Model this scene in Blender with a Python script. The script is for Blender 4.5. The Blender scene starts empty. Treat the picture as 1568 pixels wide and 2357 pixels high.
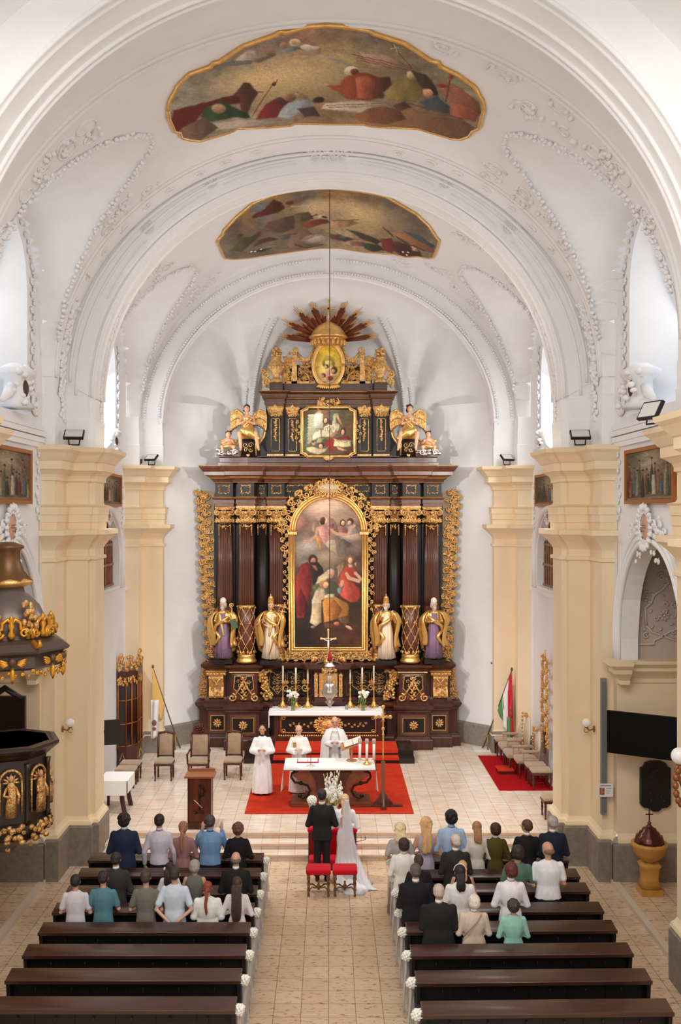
import bpy, math, random
import numpy as np
from mathutils import Matrix, Vector
SC = bpy.context.scene
COL = SC.collection
PI = math.pi
F = 35 / 36 * 2357          # focal length in pixels of the 1568x2357 frame
CX, CY, H = 756.0, 1178.5, 7.4
# ---------------------------------------------------------------- camera, world, lights
cam = bpy.data.cameras.new('camera'); cam.lens = 35; cam.sensor_width = 36; cam.sensor_fit = 'AUTO'
cam.shift_x = 28 / 2357
cam.clip_end = 200
co = bpy.data.objects.new('camera', cam); COL.objects.link(co)
co.location = (0, 0, H); co.rotation_euler = (PI / 2, 0, 0); SC.camera = co
SC.view_settings.view_transform = 'Standard'; SC.view_settings.look = 'None'
SC.view_settings.gamma = 1; SC.view_settings.use_curve_mapping = False
SC.view_settings.exposure = 0.06
W = bpy.data.worlds.new('world'); SC.world = W; W.use_nodes = True
W.node_tree.nodes['Background'].inputs[0].default_value = (1.0, 0.995, 0.985, 1)
W.node_tree.nodes['Background'].inputs[1].default_value = .75
def area(name, loc, target, sx, sy, power, col=(1, .985, .95)):
    l = bpy.data.lights.new(name, 'AREA'); l.shape = 'RECTANGLE'; l.size = sx; l.size_y = sy; l.energy = power; l.color = col
    o = bpy.data.objects.new(name, l); COL.objects.link(o); o.location = loc
    o.rotation_euler = (Vector(target) - Vector(loc)).to_track_quat('-Z', 'Y').to_euler()
    return o
area('rear_fill_light', (0, -1.5, 11.5), (0, 24, 7.5), 8, 5, 340, (1, .99, .97))  # general fill added behind the camera; no window is modelled there
area('nave_overhead_fill', (0, 8.4, 12.6), (0, 11.5, 0), 6, 3.5, 560, (1, .97, .93))  # added fill above the view, brightens the nave floor and pews
def spot(name, loc, target, power, ang=80, r=.12, col=(1, .92, .8)):
    l = bpy.data.lights.new(name, 'SPOT'); l.energy = power; l.spot_size = math.radians(ang); l.spot_blend = .6; l.shadow_soft_size = r; l.color = col
    o = bpy.data.objects.new(name, l); COL.objects.link(o); o.location = loc
    o.rotation_euler = (Vector(target) - Vector(loc)).to_track_quat('-Z', 'Y').to_euler(); return o
for s, n in ((-1, 'left'), (1, 'right')):
    spot('floodlight_beam_' + n, (s * 4.55, 20.5, 9.05), (-s * .4, 30.5, 5.4), 1300, 66, col=(1, .985, .95))
    spot('sanctuary_fill_' + n, (s * 3.9, 20.3, 11.2), (-s * .3, 25.6, 0), 1500, 72, .25, (1, .985, .96))  # added fill spots without a fixture, brighten the sanctuary floor from above
    area('window_daylight_' + n, (s * 6.6, 17.7, 10.9), (0, 17.7, 8.5), 1.7, 3.0, 30, (.92, .96, 1))
    area('chancel_window_daylight_' + n, (s * 6.6, 26.2, 10.7), (-s * 1, 25.5, 2), 1.6, 2.8, 260, (.97, .98, 1))
    spot('apse_vault_beam_' + n, (s * 4.6, 28.6, 9.0), (-s * 1.5, 31.2, 13), 150, 110, .12, (1, .98, .96))
    spot('vault_beam_' + n, (s * 4.6, 20.3, 9.1), (-s * 2.5, 24.5, 14.5), 190, 110, col=(1, .98, .95))
# ---------------------------------------------------------------- helpers
def s2l(c):
    r = []
    for v in c[:3]:
        v = v / 255.0
        r.append(v / 12.92 if v <= .04045 else ((v + .055) / 1.055) ** 2.4)
    return tuple(r)
def at(px, py, d): return ((px - CX) * d / F, d, H - (py - CY) * d / F)
MATS = {}
def mat(name, rgb, rough=.6, metal=0., bump=None, var=None, spec=None, emit=None, alpha=None, coat=0, sheen=0, trans=0):
    """bump=(scale,strength[,stretch xyz]); var=(rgb2, scale[,stretch])"""
    if name in MATS: return MATS[name]
    m = bpy.data.materials.new(name); m.use_nodes = True; nt = m.node_tree; N = nt.nodes; L = nt.links
    b = N['Principled BSDF']; c = s2l(rgb) + (1,)
    b.inputs['Base Color'].default_value = c; b.inputs['Roughness'].default_value = rough; b.inputs['Metallic'].default_value = metal
    if spec is not None: b.inputs['Specular IOR Level'].default_value = spec
    if coat: b.inputs['Coat Weight'].default_value = coat; b.inputs['Coat Roughness'].default_value = .2
    if sheen: b.inputs['Sheen Weight'].default_value = sheen
    if trans: b.inputs['Transmission Weight'].default_value = trans
    if emit: b.inputs['Emission Color'].default_value = s2l(emit[0]) + (1,); b.inputs['Emission Strength'].default_value = emit[1]
    if alpha is not None: b.inputs['Alpha'].default_value = alpha
    tc = N.new('ShaderNodeTexCoord')
    def co_(st):
        if not st: return tc.outputs['Object']
        mp = N.new('ShaderNodeMapping'); mp.inputs['Scale'].default_value = st; L.new(tc.outputs['Object'], mp.inputs[0]); return mp.outputs[0]
    if var:
        n = N.new('ShaderNodeTexNoise'); n.inputs['Scale'].default_value = var[1]; n.inputs['Detail'].default_value = 5; n.inputs['Roughness'].default_value = .65
        L.new(co_(var[2] if len(var) > 2 else None), n.inputs['Vector'])
        r = N.new('ShaderNodeValToRGB'); r.color_ramp.elements[0].position = .35; r.color_ramp.elements[1].position = .68
        r.color_ramp.elements[0].color = c; r.color_ramp.elements[1].color = s2l(var[0]) + (1,)
        L.new(n.outputs[0], r.inputs[0]); L.new(r.outputs[0], b.inputs['Base Color'])
    if bump:
        n = N.new('ShaderNodeTexNoise'); n.inputs['Scale'].default_value = bump[0]; n.inputs['Detail'].default_value = 4
        L.new(co_(bump[2] if len(bump) > 2 else None), n.inputs['Vector'])
        u = N.new('ShaderNodeBump'); u.inputs['Strength'].default_value = bump[1]; u.inputs['Distance'].default_value = .02
        L.new(n.outputs[0], u.inputs['Height']); L.new(u.outputs[0], b.inputs['Normal'])
    MATS[name] = m; return m
def tilemat(name, c1, c2, cm, bw, bh, mortar, rough, veins=None, off=0.0, stain=None):
    m = bpy.data.materials.new(name); m.use_nodes = True; nt = m.node_tree; N = nt.nodes; L = nt.links; b = N['Principled BSDF']
    tc = N.new('ShaderNodeTexCoord'); br = N.new('ShaderNodeTexBrick'); br.offset = off; br.squash = 1
    mq = N.new('ShaderNodeMapping'); mq.inputs['Rotation'].default_value = (0, 0, PI / 2 if off else 0); L.new(tc.outputs['Object'], mq.inputs[0]); L.new(mq.outputs[0], br.inputs['Vector'])
    br.inputs['Scale'].default_value = 1; br.inputs['Brick Width'].default_value = bw; br.inputs['Row Height'].default_value = bh
    br.inputs['Mortar Size'].default_value = mortar; br.inputs['Mortar Smooth'].default_value = .3
    br.inputs['Color1'].default_value = s2l(c1) + (1,); br.inputs['Color2'].default_value = s2l(c2) + (1,); br.inputs['Mortar'].default_value = s2l(cm) + (1,)
    n = N.new('ShaderNodeTexNoise'); n.inputs['Scale'].default_value = veins[1]; n.inputs['Detail'].default_value = 8; n.inputs['Roughness'].default_value = .7
    mp = N.new('ShaderNodeMapping'); mp.inputs['Scale'].default_value = veins[2]; mp.inputs['Rotation'].default_value = (0, 0, .6); L.new(tc.outputs['Object'], mp.inputs[0]); L.new(mp.outputs[0], n.inputs[0])
    r = N.new('ShaderNodeValToRGB'); r.color_ramp.elements[0].position = veins[3]; r.color_ramp.elements[1].position = veins[4]
    r.color_ramp.elements[0].color = s2l(veins[0]) + (1,); r.color_ramp.elements[1].color = (1, 1, 1, 1); L.new(n.outputs[0], r.inputs[0])
    mx = N.new('ShaderNodeMix'); mx.data_type = 'RGBA'; mx.blend_type = 'MULTIPLY'; mx.inputs[0].default_value = 1
    L.new(br.outputs[0], mx.inputs[6]); L.new(r.outputs[0], mx.inputs[7]); L.new(mx.outputs[2], b.inputs['Base Color'])
    b.inputs['Roughness'].default_value = rough
    u = N.new('ShaderNodeBump'); u.inputs['Strength'].default_value = .15; u.inputs['Distance'].default_value = .01; u.invert = True
    L.new(br.outputs[1], u.inputs['Height']); L.new(u.outputs[0], b.inputs['Normal'])
    return m
STUCCO = mat('white_stucco', (238, 237, 237), .85, bump=(14, .12), var=((244, 243, 243), 1.3))
STUCCO_R = mat('relief_stucco', (238, 236, 235), .75, bump=(30, .25))
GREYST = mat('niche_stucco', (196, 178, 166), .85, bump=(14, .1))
CREAM = mat('cream_paint', (240, 217, 180), .75, bump=(12, .08), var=((243, 222, 188), 1.5))
STONE = mat('grey_stone', (150, 138, 126), .6, bump=(30, .2), var=((126, 116, 106), 9))
WOOD = mat('mahogany', (60, 28, 19), .36, bump=(20, .1, (1, 1, .1)), var=((84, 42, 28), 9, (1, 1, .12)), coat=.15)
WOOD2 = mat('warm_mahogany', (104, 60, 44), .38, bump=(20, .1, (1, 1, .1)), var=((78, 42, 30), 9, (1, 1, .12)), coat=.15)
BLACK = mat('black_lacquer', (34, 25, 20), .42, bump=(20, .06), spec=.3)
GOLD = mat('gilding', (198, 140, 66), .34, metal=.82, bump=(45, 1.), var=((252, 216, 150), 16))
GOLDB = mat('gilt_moulding', (222, 170, 94), .34, metal=.75, bump=(30, .35), var=((240, 196, 124), 10))
SILVER = mat('silver', (205, 200, 195), .25, metal=.9, bump=(60, .4))
SKIN = mat('skin', (214, 160, 130), .5, var=((224, 172, 142), 6))
DSKIN = mat('carved_flesh', (206, 152, 112), .45, var=((222, 172, 134), 8))
PEWW = mat('pew_wood', (52, 30, 21), .36, bump=(18, .15, (.1, 1, 1)), var=((76, 46, 33), 7, (.15, 1, 1)), coat=.3)
PEWD = mat('pew_dark_wood', (15, 9, 7), .6, bump=(18, .1, (.2, 1, 1)))
REDC = mat('red_carpet', (206, 62, 38), .95, bump=(120, .5), var=((192, 52, 32), 3), spec=.1)
REDV = mat('red_velvet', (200, 14, 34), .8, bump=(60, .2), sheen=.08, spec=.2)
BEIGEV = mat('beige_velvet', (176, 150, 122), .85, bump=(60, .2), var=((160, 132, 104), 5), sheen=.5)
WHITEC = mat('white_linen', (246, 244, 242), .8, bump=(9, .3, (1, 1, .4)))
GLASS = mat('clear_glass', (240, 245, 245), .05, trans=.9)
DARK = mat('matt_black', (16, 15, 16), .5)
IRON = mat('dark_iron', (44, 32, 26), .4, metal=.5)

class MB:
    def __init__(s): s.v = []; s.f = []; s.mi = []; s.sm = []; s.M = None; s.cm = 0; s.ms = []
    def use(s, m):
        if m not in s.ms: s.ms.append(m)
        s.cm = s.ms.index(m); return s
    def add(s, vs, fs, smooth=True):
        b = len(s.v)
        if s.M is not None: vs = [tuple(s.M @ Vector(v)) for v in vs]
        s.v.extend([tuple(v) for v in vs])
        for f in fs: s.f.append(tuple(i + b for i in f)); s.mi.append(s.cm); s.sm.append(smooth)
    def box(s, x0, x1, y0, y1, z0, z1):
        x0, x1 = min(x0, x1), max(x0, x1); y0, y1 = min(y0, y1), max(y0, y1); z0, z1 = min(z0, z1), max(z0, z1)
        s.add([(x0, y0, z0), (x1, y0, z0), (x1, y1, z0), (x0, y1, z0), (x0, y0, z1), (x1, y0, z1), (x1, y1, z1), (x0, y1, z1)],
              [(3, 2, 1, 0), (4, 5, 6, 7), (0, 1, 5, 4), (1, 2, 6, 5), (2, 3, 7, 6), (3, 0, 4, 7)], False); return s
    def bev(s, x0, x1, y0, y1, z0, z1, r=.03, n=3):   # rounded cushion-like box
        cx, cy = (x0 + x1) / 2, (y0 + y1) / 2; hx, hy = (x1 - x0) / 2, (y1 - y0) / 2
        secs = []
        for k in range(n + 1): a = PI / 2 * k / n; secs.append((r * (1 - math.sin(a)), z0 + r * (1 - math.cos(a))))
        for k in range(n + 1): a = PI / 2 * k / n; secs.append((r * (1 - math.cos(a)), z1 - r * (1 - math.sin(a))))
        vs = []; seg = 4 * (n + 1)
        for ins, z in secs:
            for q in range(4):
                sx, sy = ((1, 1), (-1, 1), (-1, -1), (1, -1))[q]
                for k in range(n + 1):
                    a = PI / 2 * q + PI / 2 * k / n
                    vs.append((cx + sx * (hx - r) + (r - ins) * math.cos(a), cy + sy * (hy - r) + (r - ins) * math.sin(a), z))
        s._rings(vs, len(secs), seg, True); return s
    def _rings(s, vs, n, seg, caps, smooth=True):
        fs = []
        for i in range(n - 1):
            for j in range(seg):
                k = (j + 1) % seg; fs.append((i * seg + j, i * seg + k, (i + 1) * seg + k, (i + 1) * seg + j))
        if caps: fs.append(tuple(reversed(range(seg)))); fs.append(tuple((n - 1) * seg + j for j in range(seg)))
        s.add(vs, fs, smooth)
    def tube(s, pts, rad, seg=8, caps=True, flat=1., smooth=True):
        P = [Vector(p) for p in pts]; n = len(P)
        if not hasattr(rad, '__len__'): rad = [rad] * n
        vs = []; up = None
        for i in range(n):
            t = (P[min(i + 1, n - 1)] - P[max(i - 1, 0)])
            t = t.normalized() if t.length > 1e-9 else Vector((0, 0, 1))
            if up is None: up = Vector((0, 1, 0)) if abs(t.y) < .9 else Vector((1, 0, 0))
            u = up - t * up.dot(t)
            u = u.normalized() if u.length > 1e-6 else t.orthogonal().normalized()
            up = u; w = u.cross(t)
            for j in range(seg):
                a = 2 * PI * j / seg
                vs.append(P[i] + (w * math.cos(a) - u * math.sin(a) * flat) * (-rad[i]) * -1)
        s._rings(vs, n, seg, caps, smooth); return s
    def ell(s, c, r, su=10, sv=7, R=None):
        vs = []; c = Vector(c)
        for i in range(sv + 1):
            ph = -PI / 2 + PI * i / sv; ph = max(-PI / 2 + .02, min(PI / 2 - .02, ph))
            for j in range(su):
                a = 2 * PI * j / su
                p = Vector((r[0] * math.cos(ph) * math.cos(a), r[1] * math.cos(ph) * math.sin(a), r[2] * math.sin(ph)))
                if R is not None: p = R @ p
                vs.append(c + p)
        s._rings(vs, sv + 1, su, True); return s
    def lathe(s, prof, c=(0, 0, 0), seg=20, mod=None, smooth=True, sx=1., sy=1.):
        vs = []
        for r, z in prof:
            r = max(r, .0005)
            for j in range(seg):
                a = 2 * PI * j / seg; q = r * (mod(a, z) if mod else 1)
                vs.append((c[0] + q * math.cos(a) * sx, c[1] + q * math.sin(a) * sy, c[2] + z))
        s._rings(vs, len(prof), seg, True, smooth); return s
    def loft(s, secs, seg=24, fold=0., nf=9, ph=0., pw=1.):   # secs: (cx, cy, z, rx, ry)
        vs = []; n = len(secs)
        for i, (cx, cy, z, rx, ry) in enumerate(secs):
            fa = fold * i / (n - 1)
            for j in range(seg):
                a = 2 * PI * j / seg; k = 1 + fa * math.sin(nf * a + ph + .6 * math.sin(2 * a)) if fold else 1
                ca, sa = math.cos(a), math.sin(a)
                ca = math.copysign(abs(ca) ** pw, ca); sa = math.copysign(abs(sa) ** pw, sa)
                vs.append((cx + rx * k * ca, cy + ry * k * sa, z))
        if secs[0][2] > secs[-1][2]:
            vs = [v for i in reversed(range(n)) for v in vs[i * seg:(i + 1) * seg]]
        s._rings(vs, n, seg, True); return s
    def sweep(s, path, prof, closed=False, smooth=False, mirror=False):
        """path (x,y) list with outward normal to the left... offset along outward normal; prof (off,z)"""
        P = path; n = len(P); N = []
        for i in range(n):
            def nrm(a, b):
                dx, dy = P[b][0] - P[a][0], P[b][1] - P[a][1]; l = math.hypot(dx, dy) or 1; return (dy / l, -dx / l)
            if closed: n1 = nrm((i - 1) % n, i); n2 = nrm(i, (i + 1) % n)
            else: n1 = nrm(max(i - 1, 0), max(i, 1)); n2 = nrm(min(i, n - 2), min(i + 1, n - 1))
            d = 1 + n1[0] * n2[0] + n1[1] * n2[1]; d = max(d, .35)
            N.append(((n1[0] + n2[0]) / d, (n1[1] + n2[1]) / d))
        vs = []
        for o, z in prof:
            for (x, y), (nx, ny) in zip(P, N): vs.append((x + nx * o, y + ny * o, z))
        fs = []
        for i in range(len(prof) - 1):
            for j in range(n if closed else n - 1):
                k = (j + 1) % n; fs.append((i * n + j, i * n + k, (i + 1) * n + k, (i + 1) * n + j))
        s.add(vs, fs, smooth); return s
    def prism(s, poly, y0, y1, smooth=False):   # poly in XZ, counter-clockwise seen from -Y
        n = len(poly); vs = [(x, y0, z) for x, z in poly] + [(x, y1, z) for x, z in poly]
        fs = [tuple(range(n)), tuple(reversed(range(n, 2 * n)))] + [(j, j + n, (j + 1) % n + n, (j + 1) % n) for j in range(n)]
        s.add(vs, fs, smooth); return s
    def prismz(s, poly, z0, z1):
        n = len(poly); vs = [(x, y, z0) for x, y in poly] + [(x, y, z1) for x, y in poly]
        fs = [tuple(reversed(range(n))), tuple(range(n, 2 * n))] + [(j, (j + 1) % n, (j + 1) % n + n, j + n) for j in range(n)]
        s.add(vs, fs, False); return s
    def grid(s, nu, nv, fn, smooth=True, keep=None):
        vs = [fn(i / nu, j / nv) for j in range(nv + 1) for i in range(nu + 1)]
        fs = [(j * (nu + 1) + i, j * (nu + 1) + i + 1, (j + 1) * (nu + 1) + i + 1, (j + 1) * (nu + 1) + i) for j in range(nv) for i in range(nu)]
        s.add(vs, fs, smooth); return s
    def build(s, name, m=None, parent=None, remesh=None, smooth_it=0, solid=None):
        me = bpy.data.meshes.new(name); me.from_pydata(s.v, [], s.f)
        if s.ms: [me.materials.append(x) for x in s.ms]; me.polygons.foreach_set('material_index', s.mi)
        else: me.materials.append(m)
        me.polygons.foreach_set('use_smooth', s.sm); me.update()
        o = bpy.data.objects.new(name, me); COL.objects.link(o)
        if parent is not None: o.parent = parent
        if remesh:
            r = o.modifiers.new('r', 'REMESH'); r.mode = 'VOXEL'; r.voxel_size = remesh; r.use_smooth_shade = True
        if smooth_it:
            r = o.modifiers.new('s', 'SMOOTH'); r.iterations = smooth_it; r.factor = .6
        if solid:
            r = o.modifiers.new('t', 'SOLIDIFY'); r.thickness = solid
        return o
def empty(name, loc=(0, 0, 0), rz=0): 
    o = bpy.data.objects.new(name, None); o.empty_display_size = .2; COL.objects.link(o); o.location = loc; o.rotation_euler = (0, 0, rz); return o
def tag(o, label=None, cat=None, group=None, kind=None):
    if label: o['label'] = label
    if cat: o['category'] = cat
    if group: o['group'] = group
    if kind: o['kind'] = kind
    return o
def struct(o): o['kind'] = 'structure'; return o
def copy_tree(o, parent=None):
    c = o.copy(); COL.objects.link(c); c.parent = parent
    for ch in list(o.children): copy_tree(ch, c)
    return c
def text(s, size, name, m, parent, loc, ext=.004, rot=(PI / 2, 0, 0)):
    cu = bpy.data.curves.new(name, 'FONT'); cu.body = s; cu.size = size; cu.extrude = ext; cu.align_x = 'CENTER'; cu.align_y = 'CENTER'
    t = bpy.data.objects.new(name, cu); COL.objects.link(t); dg = bpy.context.evaluated_depsgraph_get()
    me = bpy.data.meshes.new_from_object(t.evaluated_get(dg)); bpy.data.objects.remove(t)
    me.materials.clear(); me.materials.append(m); o = bpy.data.objects.new(name, me); COL.objects.link(o)
    o.location = loc; o.rotation_euler = rot
    if parent is not None: o.parent = parent
    return o
RX = lambda a: Matrix.Rotation(a, 3, 'X')
RY = lambda a: Matrix.Rotation(a, 3, 'Y')
RZ = lambda a: Matrix.Rotation(a, 3, 'Z')
# carved ornament, laid in a local XZ plane at depth y facing -Y
def curl(mb, cx, cz, y, r, a0=0., turns=1.25, d=1, th=.02, seg=5):
    n = int(8 * turns) + 2; pts = []; rr = []
    for k in range(n + 1):
        t = k / n; a = a0 + d * turns * 2 * PI * t; q = r * (1 - .82 * t)
        pts.append((cx + q * math.cos(a), y - th * .5 * t, cz + q * math.sin(a))); rr.append(th * (1 - .35 * t))
    mb.tube(pts, rr, seg)
def leaf(mb, cx, cz, y, l, w, a, th=None):
    th = th or w * .6
    mb.ell((cx + math.cos(a) * l / 2, y, cz + math.sin(a) * l / 2), (l / 2, th, w / 2), 6, 4, RY(-a))
def rosette(mb, cx, cz, y, r, n=8):
    for k in range(n): a = 2 * PI * k / n + .2; leaf(mb, cx + math.cos(a) * r * .2, cz + math.sin(a) * r * .2, y, r * .8, r * .42, a)
    mb.ell((cx, y - r * .1, cz), (r * .25, r * .25, r * .25), 6, 4)
def acanth(mb, cx, cz, y, r, a, rnd):
    for k in range(-2, 3): leaf(mb, cx, cz, y - abs(2 - abs(k)) * .008, r * (1 - .16 * abs(k)), r * .3, a + k * .42)
def ornpath(mb, pts, y, w, step=.16, seed=1, th=.02):
    rnd = random.Random(seed); side = 1
    for i in range(len(pts) - 1):
        (x0, z0), (x1, z1) = pts[i], pts[i + 1]; L = math.hypot(x1 - x0, z1 - z0); n = max(1, int(L / step)); a = math.atan2(z1 - z0, x1 - x0)
        for k in range(n):
            t = (k + .5) / n; x = x0 + (x1 - x0) * t; z = z0 + (z1 - z0) * t; side = -side
            ox, oz = -math.sin(a) * side * w * .22, math.cos(a) * side * w * .22
            curl(mb, x + ox, z + oz, y, w * rnd.uniform(.24, .4), a + rnd.uniform(-1.4, 1.4), rnd.uniform(1, 1.5), side, th)
            jx, jz = rnd.uniform(-.15, .15) * w, rnd.uniform(-.3, .3) * w
            for q in range(4): leaf(mb, x + ox * 1.3 + jx, z + oz * 1.3 + jz, y - .01, w * rnd.uniform(.18, .4), w * rnd.uniform(.09, .15), a + side * rnd.uniform(-.6, 2.6))
def ornfill(mb, x0, x1, z0, z1, y, n, size, seed=1, th=.015):
    rnd = random.Random(seed)
    for k in range(n):
        x = rnd.uniform(x0, x1); z = rnd.uniform(z0, z1)
        if k % 3 == 0: curl(mb, x, z, y, size * rnd.uniform(.5, .9), rnd.uniform(0, 6), 1.2, rnd.choice((-1, 1)), th)
        elif k % 3 == 1: acanth(mb, x, z, y, size, rnd.uniform(0, 6.3), rnd)
        else: rosette(mb, x, z, y - .01, size * .5, 6)
# ---------------------------------------------------------------- vault geometry
VA, VB, VZ = 5.5, 4.85, 10.12
XN, XC = 5.75, 5.85
PENS = [(17.8, 2.14, XN, 9.95, 3.2), (26.4, 2.5, XC, 9.9, 3.1), (9.2, 2.0, XN, 9.95, 3.2)]
def pen_top(X, Y):
    X = np.abs(X); out = np.full(np.shape(X + Y), -9.)
    for yc, hw, xw, zs, hh in PENS:
        u = np.clip(np.abs(Y - yc) / hw, 0, 1); h = hh + np.clip(xw - X, 0, 2.6) * .36
        z = zs + h * (1 - u ** 2.5) ** (1 / 2.5); z = np.where((np.abs(Y - yc) < hw) & (X < xw), z, -9.); out = np.maximum(out, z)
    return out
def barrel_r(phi, Y, a=VA, b=VB, pens=True):
    c, s_ = np.cos(phi), np.sin(phi); r0 = 1 / np.sqrt((c / a) ** 2 + (s_ / b) ** 2)
    if not pens: return r0
    r = r0.copy(); alive = np.ones_like(r, bool); best = r0.copy()
    for k in range(1, 150):
        rr = r0 + k * .02; ins = VZ + rr * s_ < pen_top(rr * c, Y); alive &= ins; best = np.where(alive, rr, best)
    return best
def ray_vault(px, py):
    kx = (px - CX) / F; kz = -(py - CY) / F; q = H - VZ
    A = kx * kx / VA ** 2 + kz * kz / VB ** 2; B = 2 * kz * q / VB ** 2; C = q * q / VB ** 2 - 1
    d = (-B + np.sqrt(np.maximum(B * B - 4 * A * C, 0))) / (2 * A); return kx * d, d, H + kz * d
def tri_grid(name, P, m, parent=None, cut=None):   # P (nv,nu,3)
    nv, nu = P.shape[:2]; idx = np.arange(nv * nu).reshape(nv, nu)
    f = np.stack([idx[:-1, :-1], idx[:-1, 1:], idx[1:, 1:], idx[1:, :-1]], -1).reshape(-1, 4)
    if cut is not None: f = f[~cut(P.reshape(-1, 3)[f].mean(1))]
    me = bpy.data.meshes.new(name); me.from_pydata(P.reshape(-1, 3).tolist(), [], f.tolist()); me.materials.append(m)
    me.polygons.foreach_set('use_smooth', [True] * len(f)); me.update()
    o = bpy.data.objects.new(name, me); COL.objects.link(o)
    if parent is not None: o.parent = parent
    return o
def on_wall(c):   # the side walls themselves close these parts
    x = np.abs(c[:, 0]); out = np.zeros(len(c), bool)
    for yc, hw, xw, zs, hh in PENS[:2]: out |= (x > xw - .05) & (np.abs(c[:, 1] - yc) < hw - .03) & (c[:, 2] < zs + hh - .25)
    return out
def vault(name, y0, y1, a=VA, b=VB, pens=True, st=.07):
    ny = max(2, int((y1 - y0) / st)); nphi = 181 if pens else 90
    Y, PH = np.meshgrid(np.linspace(y0, y1, ny), np.linspace(0, PI, nphi), indexing='ij')
    r = barrel_r(PH, Y, a, b, pens)
    return struct(tri_grid(name, np.stack([r * np.cos(PH), Y, VZ + r * np.sin(PH)], -1), STUCCO, cut=on_wall))
vault('ceiling', 3.0, 11.6)
for s in (-1, 1): m = MB(); m.box(s * 5.76, s * 5.9, 3.0, 11.4, 0, 10.2); struct(m.build('wall_nave_' + ('left' if s < 0 else 'right'), STUCCO))
vault('ceiling_nave', 15.5, 20.0)
vault('ceiling_chancel', 22.9, 29.3)
vault('ceiling_arch_soffit', 11.6, 12.3, pens=False)
vault('ceiling_arch_soffit', 13.5, 15.5, pens=False)
vault('ceiling_arch_soffit', 20.0, 20.9, pens=False)
vault('ceiling_arch_soffit', 21.85, 22.9, pens=False)
# inner arch rings
def ring(name, y0, y1, a0, b0, z0, a1=VA + .02, b1=VB + .02, z1=VZ):
    m = MB(); n = 96
    def pt(a, b, zc, k, y): p = PI * k / n; return (a * math.cos(p), y, zc + b * math.sin(p))
    for k in range(n):
        A = [pt(a0, b0, z0, k, y0), pt(a0, b0, z0, k + 1, y0), pt(a0, b0, z0, k + 1, y1), pt(a0, b0, z0, k, y1)]
        m.add(A, [(0, 1, 2, 3)])
        for y in (y0, y1):
            m.add([pt(a0, b0, z0, k, y), pt(a0, b0, z0, k + 1, y), pt(a1, b1, z1, k + 1, y), pt(a1, b1, z1, k, y)], [(0, 1, 2, 3)], False)
    return struct(m.build(name, STUCCO))
ring('trim_arch', 20.9, 22.0, 5.05, 4.75, 9.85)
ring('trim_arch', 21.07, 21.85, 4.93, 4.72, 9.8, 5.06, 4.76, 9.85)
ring('trim_arch', 12.3, 13.5, 4.95, 4.75, 9.8)
ring('trim_arch', 29.25, 29.45, 4.86, 4.35, 10.0)
ring('trim_arch', 29.4, 29.5, 4.80, 4.3, 10.0, 5.3, 4.7)
def rib(name, y, a, b, zc, r=.035, n=90, p0=0, p1=PI):
    m = MB(); m.tube([(a * math.cos(p0 + (p1 - p0) * k / n), y, zc + b * math.sin(p0 + (p1 - p0) * k / n)) for k in range(n + 1)], r, 6); return struct(m.build(name, STUCCO_R))
for y, a, b, zc in ((20.02, 5.48, 4.83, VZ), (20.14, 5.48, 4.83, VZ), (20.88, 5.42, 4.8, VZ), (20.9, 5.3, 5.0, 9.85), (21.07, 5.0, 4.76, 9.82), (21.83, 4.92, 4.71, 9.8), (21.3, 4.92, 4.71, 9.8), (12.34, 4.94, 4.74, 9.8), (12.5, 4.94, 4.74, 9.8), (13.0, 4.94, 4.74, 9.8), (13.42, 4.94, 4.74, 9.8), (13.3, 4.94, 4.74, 9.8), (15.45, 5.49, 4.84, VZ), (15.3, 5.49, 4.84, VZ), (14.0, 5.49, 4.84, VZ), (29.24, 4.88, 4.37, 10)):
    rib('trim_moulding', y, a, b, zc)
# apse half dome with lunettes
AC = np.array([0, 29.45, VZ]); S2 = math.sqrt(.5)
APW = [(np.array([S2, S2]), 3.62, 1.84, 1.72, 3.35), (np.array([-S2, S2]), 3.62, -1.84, 1.72, 3.35), (np.array([0, 1.]), 2.55, 0, 2.4, 3.55)]
def apse():
    na, ne = 150, 80
    A, E = np.meshgrid(np.linspace(0, PI, na), np.linspace(-.001, PI / 2, ne), indexing='ij')
    dx, dy, dz = np.cos(E) * np.cos(A), np.cos(E) * np.sin(A), np.sin(E)
    r0 = 1 / np.sqrt((dx / 4.86) ** 2 + (dy / 2.75) ** 2 + (dz / 4.45) ** 2); best = r0.copy(); alive = np.ones_like(r0, bool)
    for k in range(1, 120):
        r = r0 + k * .02; x, y, z = r * dx, r * dy, r * dz; ins = np.zeros_like(alive)
        for n, D, t0, hw, hh in APW:
            t = x * -n[1] + y * n[0]; dist = x * n[0] + y * n[1]
            if abs(n[0]) > .1: t = t * (1 if n[0] > 0 else -1); tc = 1.84 if n[0] > 0 else 1.84; t = (x * -n[1] + y * n[0]); c = (-1.84 if n[0] > 0 else 1.84)
            else: c = 0
            u = np.abs(t - c) / hw; h = hh + np.clip(D - dist, 0, 1.5) * .3
            top = -.25 + h * (1 - np.clip(u, 0, 1) ** 2.3) ** (1 / 2.3)
            ins |= (dist < D) & (u < 1) & (z < top)
        alive &= ins; best = np.where(alive, r, best)
    P = np.stack([best * dx, AC[1] + best * dy, VZ + best * dz], -1)
    return struct(tri_grid('ceiling_apse', P, STUCCO))
apse()
m = MB()
m.sweep([(5.3, 29.4), (2.6, 32.05), (-2.6, 32.05), (-5.3, 29.4)][::-1], [(0, .3), (0, VZ + .6)]); struct(m.build('wall_apse', STUCCO))
m = MB(); m.sweep([(5.3, 29.4), (2.6, 32.05), (-2.6, 32.05), (-5.3, 29.4)][::-1], [(.1, .3), (.1, .95), (.06, .98), (0, 1.0)]); struct(m.build('baseboard_apse', STONE))
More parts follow.
